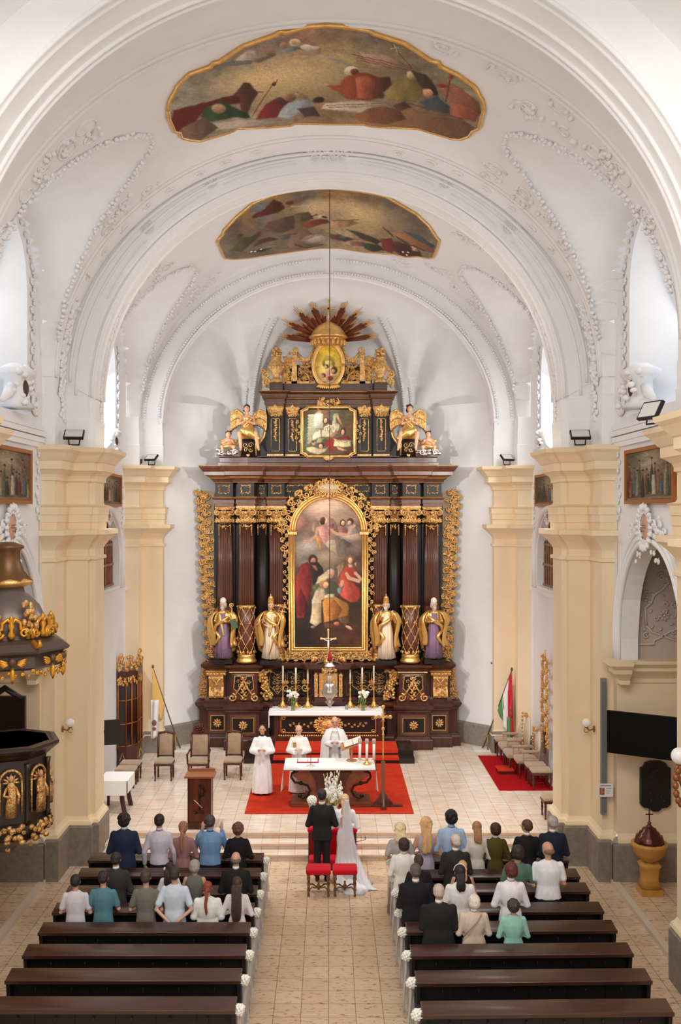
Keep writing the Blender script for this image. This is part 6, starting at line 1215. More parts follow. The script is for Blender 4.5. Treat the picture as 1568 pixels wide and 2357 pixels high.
for nm, c_, f0, f1, x0, x1, z0, z1 in (('green_stripe', (96, 140, 92), .5, .68, T.x - .3, T.x - .12, 1.05, .85), ('white_stripe', (238, 236, 232), .66, .9, T.x - .2, T.x + .02, .75, .55), ('red_stripe', (206, 38, 56), .86, 1.0, T.x - .1, T.x + .06, .62, .5)):
    m = MB(); cloth(m, T, f0, f1, x0, x1, z0, z1, .03, 2, f0 * 9); m.build(nm, mat(nm, c_, .7), o, solid=.006)
m = MB(); m.grid(6, 12, lambda u, v: (T.x - .14 + u * .12, T.y + .02 * math.sin(u * 7), 1.1 - v * (.95 - .15 * u))); m.build('green_lower_fold', mat('green_stripe', (96, 140, 92), .7), o, solid=.006)
m = MB(); m.ell((T.x - .04, T.y - .1, 1.2), (.05, .014, .1), 10, 6); m.ell((T.x - .04, T.y - .1, 1.33), (.045, .014, .045), 10, 6); m.build('coat_of_arms', mat('arms_red', (150, 60, 60), .6), o)
# sanctuary lamp on a cord
o = empty('sanctuary_lamp', (.03, 22.95, 3.1)); tag(o, 'silver sanctuary lamp with red glass hanging on a long cord from the vault', 'hanging lamp')
m = MB(); m.tube([(0, 0, .95), (0, 0, 11.85)], .008, 6); m.build('cord', mat('dark_red_cord', (92, 48, 42), .7), o)
m = MB(); m.lathe([(.0, -.22), (.03, -.2), (.05, -.14), (.11, -.08), (.06, -.04), (.08, .0), (.17, .1), (.19, .18), (.14, .24), (.16, .28), (.11, .34), (.09, .36)], seg=24, mod=lambda a, z: 1 + .04 * math.cos(10 * a)); m.build('silver_bowl', SILVER, o)
m = MB(); m.lathe([(.0, .86), (.03, .84), (.12, .76), (.13, .74), (.02, .73)], seg=16); m.build('chain_cap', SILVER, o)
for k in range(3): a = 2 * PI * k / 3 + .5; m = MB(); m.tube([(.17 * math.cos(a), .17 * math.sin(a), .2), (.1 * math.cos(a), .1 * math.sin(a), .74)], .005, 4); m.build('chain', SILVER, o)
m = MB(); m.lathe([(.04, .34), (.05, .44), (.045, .52), (.03, .52)], seg=12); m.build('votive_glass', mat('pale_votive', (230, 214, 204), .2, trans=.4), o)
m = MB(); m.lathe([(.0, 1.14), (.02, 1.1), (.05, .95), (.06, .9), (.05, .86)], seg=12); m.build('red_tassel', mat('red_tassel', (150, 14, 34), .4), o)
# floodlights, speaker, screens, wall lamps, sign, plaque, font
def flood(x, y, z, rz, lab, tilt=-.9, scl=1.):
    o = empty('floodlight', (x, y, z), rz); tag(o, lab, 'floodlight'); m = MB(); m.M = Matrix.Translation((0, 0, .22)) @ RX(tilt).to_4x4(); m.use(DARK).box(-.2 * scl, .2 * scl, -.03, .03, -.14 * scl, .14 * scl); h = m.build('housing', None, o)
    m = MB(); m.M = Matrix.Translation((0, 0, .22)) @ RX(tilt).to_4x4(); m.box(-.175 * scl, .175 * scl, -.036, -.03, -.115 * scl, .115 * scl); m.build('glass_face', mat('flood_glass', (214, 212, 208), .25), h)
    m = MB()
    for s in (-1, 1): m.tube([(s * .1, 0, 0), (s * .12, .04, .2)], .014, 4)
    m.tube([(-.1, 0, .012), (.1, 0, .012)], .014, 4); m.build('bracket', DARK, o)
flood(-5.2, 20.35, 8.76, .1, 'flat floodlight on top of the left nave pier cornice'); flood(5.15, 20.35, 8.76, -.1, 'flat floodlight on top of the right nave pier cornice')
flood(-5.15, 28.95, 8.76, -.4, 'flat floodlight on the left far pilaster cornice', -.9, .9); flood(5.2, 28.95, 8.76, .4, 'flat floodlight on the right far pilaster cornice', -.9, .9); flood(5.02, 15.5, 8.76, -1.2, 'black floodlight seen edge-on on the near right pier cornice', -.5, 1.1)
o = empty('small_spotlight', (-5.45, 28.85, 8.76)); tag(o, 'tiny black spotlight beside the floodlight on the left far pilaster', 'spotlight'); m = MB(); m.box(-.05, .05, -.05, .05, .05, .17); m.build('lamp_head', DARK, o); m = MB(); m.box(-.015, .015, -.015, .015, 0, .06); m.build('stem', DARK, o)
def walllamp(s, lab):
    o = empty('wall_lamp', (s * 5.5, 20.55, 2.92)); tag(o, lab, 'wall lamp'); m = MB(); m.ell((-s * .02, 0, 0), (.02, .05, .07), 10, 6); m.tube([(-s * .02, 0, 0), (-s * .12, 0, -.03), (-s * .17, 0, .03)], .012, 6); m.tube([(-s * .17 + .05 * math.cos(t), 0, -.02 + .05 * math.sin(t)) for t in [k * .5 for k in range(12)]], .007, 5); m.lathe([(.02, 0), (.045, .02), (.04, .04)], (-s * .17, 0, .02), 12); m.build('brass_bracket', mat('old_brass', (150, 110, 66), .35, metal=.7), o)
    m = MB(); m.ell((-s * .17, 0, .13), (.09, .09, .09), 18, 12); m.build('glass_globe', mat('opal_glass', (246, 244, 238), .15), o)
walllamp(-1, 'brass wall lamp with white globe on the left pier'); walllamp(1, 'brass wall lamp with white globe on the right pier')
o = empty('wall_lamp', (5.47, 15.0, 3.6)); tag(o, 'white globe lamp on ornate bracket at the right picture edge', 'wall lamp'); m = MB(); m.ell((-.14, .1, .1), (.13, .13, .13), 18, 12); m.build('glass_globe', mat('lit_globe', (250, 250, 248), .15), o)
m = MB(); m.tube([(0, .1, -.4), (-.1, .1, -.35), (-.2, .1, -.1), (-.14, .1, 0)], .03, 8); 
for k in range(14): a = k * .45; m.ell((-.1 + .1 * math.cos(a), .1, -.35 + .28 * math.sin(a)), (.05, .05, .06), 8, 6)
m.build('carved_bracket', mat('bronze_gilt', (150, 96, 60), .4, metal=.5), o)
o = empty('column_speaker', (5.51, 19.93, 1.35)); tag(o, 'tall narrow grey column loudspeaker on the right pier', 'loudspeaker'); m = MB(); m.box(-.055, .055, -.05, .05, 0, 2.72); m.build('cabinet', mat('speaker_grey', (134, 132, 132), .6, bump=(90, .3)), o); m = MB(); m.box(-.045, .045, -.058, -.05, .05, 2.66); m.build('grille', mat('grille_grey', (122, 120, 121), .7, bump=(200, .5)), o)
o = empty('wall_television', (6.0, 19.05, 3.13), -.56); tag(o, 'large black flat television turned out from the right chapel wall', 'television'); m = MB(); m.box(-.66, .66, -.03, .03, -.41, .41); m.build('screen', mat('tv_black', (7, 7, 8), .45, spec=.15), o); m = MB(); m.box(-.04, .04, .03, .6, -.04, .04); m.build('wall_arm', IRON, o)
m = MB(); o = empty('notice_card', (5.52, 19.83, 1.86)); tag(o, 'white notice card with small picture fixed below the column loudspeaker', 'sign'); m.box(-.15, .15, -.01, .01, -.13, .13); m.build('card', mat('card_white', (240, 240, 242), .5), o); m = MB(); m.box(-.12, -.02, -.015, -.01, -.09, .05); m.build('picture', mat('card_picture', (120, 50, 40), .5, var=((210, 150, 110), 30)), o)
m = MB(); m.box(-.11, .11, -.014, -.01, .085, .1)
for k in range(3): m.box(.01, .12 - .02 * k, -.014, -.01, .03 - k * .045, .036 - k * .045)
m.build('printed_lines', mat('print_grey', (110, 110, 115), .6), o)
o = empty('memorial_plaque', (6.47, 19.7, 1.98)); tag(o, 'black shaped memorial plaque on the right chapel wall below the television', 'plaque'); m = MB(); pp = [(-.3, -.36), (-.24, -.42), (-.12, -.44), (-.06, -.5), (.06, -.5), (.12, -.44), (.24, -.42), (.3, -.36), (.3, .36), (.24, .38), (.2, .46), (.1, .5), (-.1, .5), (-.2, .46), (-.24, .38), (-.3, .36)]
m.prism(pp, -.03, .045); m.build('tablet', mat('black_bronze', (26, 26, 28), .35), o)
m = MB()
for k in range(12): a = 2 * PI * k / 12; curl(m, .09 * math.cos(a), .24 + .08 * math.sin(a), -.035, .04, a, 1.2, 1, .01)
ornfill(m, -.2, .2, -.4, .4, -.035, 16, .06, 3, .006); m.build('relief', mat('dark_relief', (40, 39, 40), .4), o)
o = empty('baptismal_font', (6.16, 19.1, .09)); tag(o, 'ochre stone baptismal font with copper lid at the right side', 'font'); OCH = mat('ochre_stone', (206, 152, 74), .4, bump=(12, .1), var=((188, 132, 60), 4))
m = MB(); m.box(-.2, .2, -.2, .2, 0, .12); m.loft([(0, 0, .12, .19, .19), (0, 0, .3, .15, .15), (0, 0, .5, .17, .17), (0, 0, .56, .2, .2), (0, 0, .6, .15, .15)], 16, pw=.35); m.build('pedestal', OCH, o)
m = MB(); m.lathe([(.12, .58), (.1, .62), (.2, .68), (.29, .78), (.31, .88), (.34, .92), (.34, .97), (.28, .98)], seg=48, mod=lambda a, z: 1 + (.03 * abs(math.cos(12 * a)) if .64 < z < .9 else 0)); m.build('bowl', OCH, o)
m = MB(); m.lathe([(.29, .97), (.27, 1.02), (.25, 1.1), (.2, 1.13), (.19, 1.17), (.14, 1.2), (.13, 1.24), (.07, 1.27), (.03, 1.32), (.04, 1.35), (.0, 1.38)], seg=32, mod=lambda a, z: 1 + (.03 * math.cos(12 * a) if z < 1.12 else 0)); l = m.build('copper_lid', mat('copper', (92, 54, 44), .25, metal=.7), o)
m = MB(); m.box(-.012, .012, -.01, .01, 1.36, 1.62); m.box(-.07, .07, -.01, .01, 1.5, 1.52); m.build('cross', mat('copper_cross', (120, 80, 60), .3, metal=.7), l)
o = empty('security_camera', (4.88, 29.75, 2.95)); tag(o, 'small white security camera on the right apse wall', 'camera'); m = MB(); m.ell((0, 0, 0), (.06, .06, .08), 12, 8); m.tube([(0, 0, .05), (.1, .1, .12)], .03, 8); m.build('housing', mat('camera_white', (236, 236, 236), .4), o); m = MB(); m.ell((0, -.04, -.06), (.03, .03, .025), 8, 6); m.build('lens', DARK, o)
o = empty('floor_socket', (.8, 21.888, .29)); tag(o, 'white double socket with cable on the top marble step right of the bride', 'socket'); m = MB(); m.box(-.06, .06, -.012, .0, -.035, .035); m.build('socket_plate', mat('socket_white', (236, 232, 228), .5), o); m = MB(); m.tube([(0, -.015, 0), (.02, -.05, -.05), (0, -.12, -.052), (-.1, -.2, -.052), (-.25, -.28, -.052)], .006, 5); m.build('cable', mat('cable_brown', (120, 70, 60), .6), o)
# kneeler, stools of the couple, vases
o = empty('kneeler', (.08, 20.95, 0)); tag(o, 'wide red velvet kneeler standing in front of the bridal couple', 'kneeler')
m = MB(); m.bev(-.52, .53, -.12, .12, .68, .78, .04); m.build('armrest_cushion', REDV, o); m = MB(); m.box(-.46, .47, -.02, .05, .16, .68); m.build('velvet_front', REDV, o); m = MB(); m.bev(-.48, .49, -.42, -.1, .12, .24, .04); m.build('kneeling_pad', REDV, o)
m = MB(); m.box(-.5, .51, -.4, .06, .03, .12); m.box(-.5, -.46, -.05, .08, 0, .7); m.box(.47, .51, -.05, .08, 0, .7); m.build('wooden_frame', WOOD, o)
def red_stool():
    r = empty('red_stool'); m = MB(); m.bev(-.24, .24, -.2, .2, .42, .53, .04); m.build('seat', REDV, r); tw = mat('turned_walnut', (72, 42, 26), .3, var=((150, 104, 60), 14))
    for sx in (-1, 1):
        for sy in (-1, 1): m = MB(); m.lathe([(.02, 0), (.028, .02), (.018, .05), (.02, .1), (.035, .13), (.022, .17), (.03, .26), (.02, .3), (.038, .34), (.03, .38), (.035, .42)], (sx * .19, sy * .15, 0), 10); m.build('leg', tw, r)
    m = MB(); n = 10
    for sx in (-1, 1):
        for sy in (-1, 1): m.tube([(sx * .19, sy * .15, .12), (sx * .12, sy * .08, .16), (sx * .05, sy * .04, .13), (0, 0, .15)], .014, 6)
    m.lathe([(.02, .08), (.04, .12), (.03, .18), (.015, .2), (.025, .24), (.0, .26)], seg=10); m.build('cross_stretcher', tw, r)
    return r
r0 = red_stool(); r0.location = (-.19, 19.3, 0); tag(r0, 'red velvet stool with turned legs behind the groom', 'stool'); r1 = copy_tree(r0); r1.location = (.32, 19.3, 0); tag(r1, 'red velvet stool with turned legs behind the bride', 'stool')
o = empty('bridal_bouquet_stand', (-.37, 22.45, SZ)); tag(o, 'ball of white roses on a tall glass vase left of the groom', 'flower arrangement'); m = MB(); m.lathe([(.09, 0), (.03, .02), (.02, .1), (.04, .3), (.09, .5), (.07, .5), (.02, .25)], seg=16); m.build('tall_glass_vase', mat('milky_glass', (226, 214, 206), .3, trans=.3), o)
m = MB(); r = random.Random(3)
for k in range(46):
    z = 1 - 2 * (k + .5) / 46; a = k * 2.4; q = math.sqrt(1 - z * z); m.ell((.09 * q * math.cos(a), .09 * q * math.sin(a), .56 + .08 * z), (.03, .03, .028), 7, 5)
m.build('white_roses', PETAL, o)
o = empty('gladiolus_arrangement', (.09, 22.6, SZ)); tag(o, 'tall white gladiolus arrangement in a white vase before the altar table', 'flower arrangement'); m = MB(); m.lathe([(.08, 0), (.1, .1), (.13, .38), (.14, .42), (.1, .42), (.08, .3)], seg=20); m.build('white_vase', mat('white_ceramic', (240, 238, 236), .35), o)
m = MB(); r = random.Random(12); flowers(m, (0, 0, .62), .23, 60, .05, r)
for (dx, hh) in ((-.16, 1.0), (-.06, 1.12), (.02, 1.08), (.14, 1.16), (-.1, .95), (.2, .9), (.08, .98)):
    n = 12
    for k in range(n): t = k / n; m.ell((dx * (.4 + .6 * t) + r.uniform(-.03, .03), r.uniform(-.04, .04), .55 + (hh - .5) * t), (.045 * (1 - .6 * t), .04 * (1 - .6 * t), .04), 6, 5)
m.build('white_blooms', None, o)
m = MB()
for k in range(60): a = r.uniform(0, 6.28); q = r.uniform(.02, .2); m.ell((q * math.cos(a), q * math.sin(a), r.uniform(.4, .62)), (.02, .02, .07), 5, 4, RX(r.uniform(-1, 1)) @ RY(r.uniform(-1, 1)))
for dx in (-.2, -.12, .05, .17): m.tube([(dx * .6, 0, .8), (dx, 0, 1.15 + dx * .2)], [.008, .012], 5)
m.build('green_leaves', mat('yellow_green_leaf', (120, 124, 48), .6, var=((196, 176, 90), 12)), o)
# pulpit
PC = (-5.35, 16.6); o = empty('pulpit', (PC[0], PC[1], .22)); tag(o, 'dark octagonal pulpit with gilded figures fixed to the near left pier', 'pulpit'); seg8 = lambda prof, m, rot=0.: m.lathe(prof, seg=8, smooth=False)
PW = mat('pulpit_wood', (44, 28, 22), .35, coat=.2)
m = MB(); m.use(PW); m.lathe([(.15, 1.55), (.35, 1.7), (.6, 1.84), (.66, 1.95), (.7, 2.0), (.7, 2.1), (.64, 2.14), (.64, 3.15), (.7, 3.2), (.74, 3.24), (.82, 3.3), (.86, 3.34), (.86, 3.38), (.7, 3.39), (.64, 3.36), (.62, 2.2), (.1, 2.18)], seg=8, smooth=False); m.box(-.6, -.1, -.5, .5, 2.0, 3.3); m.build('octagonal_body', None, o)
m = MB(); m.lathe([(.7, 3.385), (.78, 3.40), (.86, 3.385)], seg=8, smooth=False); m.build('rim_board', mat('rim_wood', (84, 62, 52), .4), o)
for k in range(8):
    a = 2 * PI * k / 8
    m = MB(); m.lathe([(.05, 2.14), (.04, 2.2), (.035, 3.0), (.055, 3.1)], (.67 * math.cos(a), .67 * math.sin(a), 0), 10); m.build('corner_column', PW, o)
for k in (-1, 4, 5, 6, 7):
    a = 2 * PI * (k + .5) / 8 if k >= 0 else 2 * PI * .5 / 8; 
    if k == 4: continue
    R_ = Matrix.Rotation(a + PI / 2, 4, 'Z') @ Matrix.Translation((0, -.62, 0)); m = MB(); m.M = R_
    m.tube([(.17 * math.cos(PI * q / 10), -.01, 2.85 + .17 * math.sin(PI * q / 10)) for q in range(11)], .025, 6); m.tube([(.17, -.01, 2.3), (.17, -.01, 2.85)], .02, 6); m.tube([(-.17, -.01, 2.3), (-.17, -.01, 2.85)], .02, 6)
    for q in range(7): t = PI * q / 6; leaf(m, 0, 2.82, -.01, .15, .04, t)
    m.build('shell_niche', GOLD, o)
    m = MB(); m.M = R_; m.loft([(0, -.05, 2.28, .1, .07), (0, -.06, 2.5, .09, .07), (.02, -.06, 2.66, .07, .05), (0, -.06, 2.78, .08, .05), (0, -.06, 2.84, .03, .03)], 12, fold=.2, nf=5); m.tube([(-.07, -.06, 2.76), (-.12, -.1, 2.64), (-.03, -.13, 2.62)], .025, 6); m.tube([(.07, -.06, 2.76), (.12, -.1, 2.62), (.1, -.12, 2.5)], .025, 6); fg = m.build('gilded_figure', GOLD, o)
    m = MB(); m.M = R_; m.ell((0, -.06, 2.9), (.04, .045, .055), 10, 8); m.build('figure_head', DSKIN, fg)
    m = MB(); m.M = R_
    for q in range(14): m.ell((rnd.uniform(-.2, .2), -.04 + rnd.uniform(-.04, .04), rnd.uniform(1.86, 2.1)), (.06, .05, .05), 6, 4)
    ornpath(m, [(-.24, 2.05), (.24, 2.05)], -.09, .1, .09, k + 9, .016); ornpath(m, [(-.1, 1.7), (.1, 1.9)], .12, .12, .09, k + 3, .02); m.build('lower_carving', GOLD, o)
o2 = empty('pulpit_canopy', (PC[0], PC[1], 0)); tag(o2, 'octagonal sounding board with domed roof and gilded carving above the pulpit', 'canopy'); DKG = mat('canopy_grey', (84, 68, 60), .4, coat=.2)
m = MB(); m.use(DKG); m.lathe([(.86, 4.86), (.9, 4.9), (.9, 5.08), (1.02, 5.14), (1.04, 5.18), (.9, 5.28), (.74, 5.34), (.7, 5.4), (.2, 5.41)], seg=8, smooth=False); m.build('octagonal_cornice', None, o2)
m = MB(); m.use(mat('dome_paint', (128, 106, 88), .35, var=((92, 92, 96), 2), coat=.3)); m.lathe([(.66, 5.38), (.64, 5.6), (.52, 5.85), (.36, 6.02), (.28, 6.06), (.26, 6.16)], seg=24, mod=lambda a, z: 1 + .03 * math.cos(8 * a)); m.build('dome', None, o2)
m = MB(); m.lathe([(.26, 6.16), (.36, 6.2), (.4, 6.26), (.36, 6.3), (.26, 6.42), (.2, 6.6), (.2, 6.76), (.26, 6.8), (.26, 6.84), (.1, 6.9)], seg=16, mod=lambda a, z: 1 + .06 * math.cos(8 * a)); m.build('gilt_lantern', mat('lantern_gilt', (120, 84, 52), .4, metal=.4), o2)
m = MB(); m.lathe([(.265, 6.15), (.41, 6.2), (.42, 6.26), (.3, 6.32)], seg=16); m.build('gilt_ring', GOLDB, o2)
for k in (0, 4.5, 5.5, 6.5, 7.5, 5, 6, 7):
    a = 2 * PI * k / 8; R_ = Matrix.Rotation(a + PI / 2, 4, 'Z') @ Matrix.Translation((0, -.72, 0)); m = MB(); m.M = R_
    if k != int(k) or k == 0:
        for q in (-1, 1): m.tube([(q * .26, 0, 5.36), (q * .24, 0, 5.5), (q * .14, 0, 5.52), (q * .14, 0, 5.62), (q * .06, 0, 5.68), (0, 0, 5.6)], .035, 6); curl(m, q * .2, 5.45, -.02, .08, 0, 1.3, q, .03)
        m.lathe([(.03, 5.36), (.07, 5.42), (.03, 5.5), (.06, 5.58), (.02, 5.66), (.04, 5.7), (0, 5.76)], seg=8); m.build('crest_scroll', mat('yellow_gilt', (224, 162, 58), .35, metal=.6), o2)
        m = MB(); m.M = R_; 
        for q in (-1, 1):
            for t in range(5): m.M = R_; leaf(m, q * .05, 5.0, -.2, .2 - t * .015, .05, (PI if q < 0 else 0) + q * (.35 - t * .22))
        ornpath(m, [(-.36, 4.86), (-.2, 4.78), (0, 4.82), (.2, 4.78), (.36, 4.86)], -.16, .09, .07, int(k * 2), .02); leaf(m, 0, 4.95, -.2, .28, .08, -PI / 2); wg = m.build('winged_head_garland', mat('yellow_gilt', (224, 162, 58), .35, metal=.6), o2)
        m = MB(); m.M = R_; m.ell((0, -.2, 5.02), (.06, .06, .07), 10, 8); m.build('cherub_face', mat('dark_face', (96, 66, 50), .4), wg)
    else:
        m.M = Matrix.Rotation(a + PI / 2, 4, 'Z') @ Matrix.Translation((0, -.74, 0)); 
        for q in range(26): m.ell((rnd.uniform(-.1, .1), rnd.uniform(-.06, .06), rnd.uniform(5.38, 5.95)), (.045, .045, .06), 6, 4)
        m.build('corner_flower_urn', GOLD, o2); m = MB(); m.M = Matrix.Rotation(a + PI / 2, 4, 'Z'); m.tube([(0, -.85, 5.3), (0, -1.0, 5.24), (0, -1.08, 5.28), (0, -1.06, 5.36)], [.05, .04, .035, .02], 8); m.build('corner_scroll', mat('yellow_gilt', (224, 162, 58), .35, metal=.6), o2)
m = MB(); m.box(-.75, -.05, 1.1, 1.2, 3.2, 3.9); m.tube([(-.7, 1.1, 3.85), (-.4, 1.1, 4.05), (-.1, 1.1, 3.85)], .06, 8); m.build('back_board', PW, o)
# ---------------------------------------------------------------- pews
ORD = ['frontmost', 'second', 'third', 'fourth', 'fifth', 'sixth', 'seventh', 'rearmost']
def pew(s):
    r = empty('pew'); w = 1.6
    m = MB(); m.box(-w, w, .0, .04, .06, .94); 
    for k in range(7): x = -w + 2 * w * k / 6; m.box(x - .03, x + .03, -.012, .0, .1, .88)
    m.box(-w, w, -.015, 0, .82, .88); m.box(-w, w, -.015, 0, .08, .16); m.build('back_panel', PEWD, r)
    m = MB(); m.M = Matrix.Translation((0, -.06, .93)) @ RX(.14).to_4x4(); m.bev(-w - .03, w + .03, -.14, .17, -.02, .02, .012, 2); m.box(-w - .03, w + .03, -.15, -.13, -.028, .02); m.build('book_rest', PEWW, r)
    m = MB(); m.box(-w, w, .05, .36, .43, .46); m.build('seat', PEWW, r)
    m = MB(); m.box(-w, w, -.2, -.12, .12, .15); m.build('kneeling_board', PEWD, r)
    for q in (-1, 1): m = MB(); m.M = Matrix(((0, -1, 0, q * (w + .0)), (1, 0, 0, 0), (0, 0, 1, 0), (0, 0, 0, 1))); m.prism([(-.26, 0), (.38, 0), (.38, .42), (.3, .5), (.12, .6), (.08, .9), (-.16, .9), (-.12, .6), (-.26, .3)], -.025, .025); m.build('end_panel', PEWD, r)
    for k in range(6): m = MB(); x = -w + .35 + k * .5; m.ell((x, -.03, .74), (.016, .02, .022), 8, 5); m.tube([(x, -.03, .74), (x, -.05, .7), (x, -.035, .68)], .005, 4); m.build('coat_hook', mat('brass_hook', (70, 52, 38), .5, metal=.4), r)
    return r
p0 = pew(1); LD = [18.79, 17.99, 17.15, 16.39, 15.61, 14.82, 14.04, 13.22]; RD = [18.75, 17.93, 17.25, 16.4, 15.66, 14.84, 14.0, 13.13]; PEWS = {}
for s, DD, sd in ((-1, LD, 'left'), (1, RD, 'right')):
    for i, d in enumerate(DD):
        p = p0 if (i == 0 and s < 0) else copy_tree(p0); p.location = (s * 2.84, d - .1, 0); p.rotation_euler = (0, 0, .022 if s > 0 else 0)
        tag(p, 'long dark wooden pew on the %s side of the aisle, %s from the altar' % (sd, ORD[i]) if i not in (0, 7) else 'long dark wooden pew on the %s side of the aisle, %s of its block' % (sd, ORD[i]), 'pew', 'pews ' + sd + ' of the aisle')
def bow(s):
    r = empty('pew_bow'); rr = random.Random(5); m = MB()
    for k in range(34): z = 1 - 2 * (k + .5) / 34; a = k * 2.4; q = math.sqrt(1 - z * z); m.ell((.055 * q * math.cos(a) + rr.uniform(-.01, .01), .05 * q * math.sin(a), .06 * z), (.026, .022, .024), 6, 4)
    m.build('white_flower', PETAL, r)
    TU = mat('tulle', (222, 212, 204), .8, alpha=.45)
    for k in range(3):
        m = MB(); x = (k - 1) * .022; m.grid(4, 14, lambda u, v: (s * .0 + x + (u - .5) * .035 * (1 + .9 * v) + .008 * math.sin(v * 7 + k), .02 * math.sin(u * 6 + v * 5 + k) + (k - 1) * .03, -.03 - v * (.80 - .12 * k))); m.build('tulle_tail', TU, r, solid=.002)
    m = MB(); m.tube([(s * .0, -.06, -.02), (s * .1, -.08, -.0), (s * .12, .08, .06), (s * .02, .06, .04)], .008, 5); m.build('ribbon_loop', mat('white_ribbon', (240, 240, 240), .5), r)
    return r
for s, DD, sd in ((-1, LD, 'left'), (1, RD, 'right')):
    b0 = bow(s)
    for i, d in enumerate(DD):
        b = b0 if i == 0 else copy_tree(b0); b.location = (s * (1.165 if s < 0 else 1.15), d - .18 - (.035 if s > 0 else 0), .88)
        tag(b, 'white flower and tulle bow on the aisle end of the %s %s pew' % (ORD[i], sd), 'pew bow', 'bows on the ' + sd + ' pew ends')
# ---------------------------------------------------------------- people
def mixc(a, b, t): return tuple(a[i] * (1 - t) + b[i] * t for i in range(3))
ARMS = {   # elbow, wrist, hand direction (right side, x mirrored), units of body height
    'clasp': ((.152, .0, .615), (.045, .125, .60), (-.55, .6, -.1)), 'chest': ((.15, .03, .63), (.035, .15, .665), (-.6, .45, .25)),
    'down': ((.152, -.01, .62), (.155, .035, .475), (-.05, .15, -1)), 'back': ((.165, -.045, .615), (.03, -.115, .515), (-.75, -.1, -.5)),
    'up': ((.16, .06, .65), (.10, .17, .80), (0, .2, 1)), 'front': ((.15, .01, .62), (.08, .15, .61), (-.3, .8, 0))}
def hand(m, W, d, side, h, up=Vector((0, 0, 1))):
    W = Vector(W); d = Vector(d).normalized(); x = d.cross(up)
    x = x.normalized() if x.length > .1 else Vector((1, 0, 0)); n = x.cross(d).normalized(); L = .105 * h / 1.0
    R = Matrix((x, d, n)).transposed(); m.ell(W + d * .024 * h, (.021 * h, .03 * h, .012 * h), 10, 7, R)
    for k, (o, l) in enumerate(((-.0155, .030), (-.0052, .037), (.0052, .035), (.0155, .027))):
        a = W + d * .044 * h + x * o * h; b = a + d * l * .55 * h - n * .004 * h; c = b + d * l * .4 * h - n * .012 * h; m.tube([a, b, c], [.0056 * h, .005 * h, .004 * h], 7)
    a = W + d * .016 * h - x * side * .018 * h; m.tube([a, a + d * .018 * h - x * side * .016 * h, a + d * .036 * h - x * side * .02 * h], [.0068 * h, .0062 * h, .0045 * h], 7)
def limb(m, pts, rads, seg=12):   # smooth tapered limb with rounded joints
    m.tube(pts, rads, seg)
    for p, r in zip(pts, rads): m.ell(p, (r, r, r), seg, 7)
PN = [0]
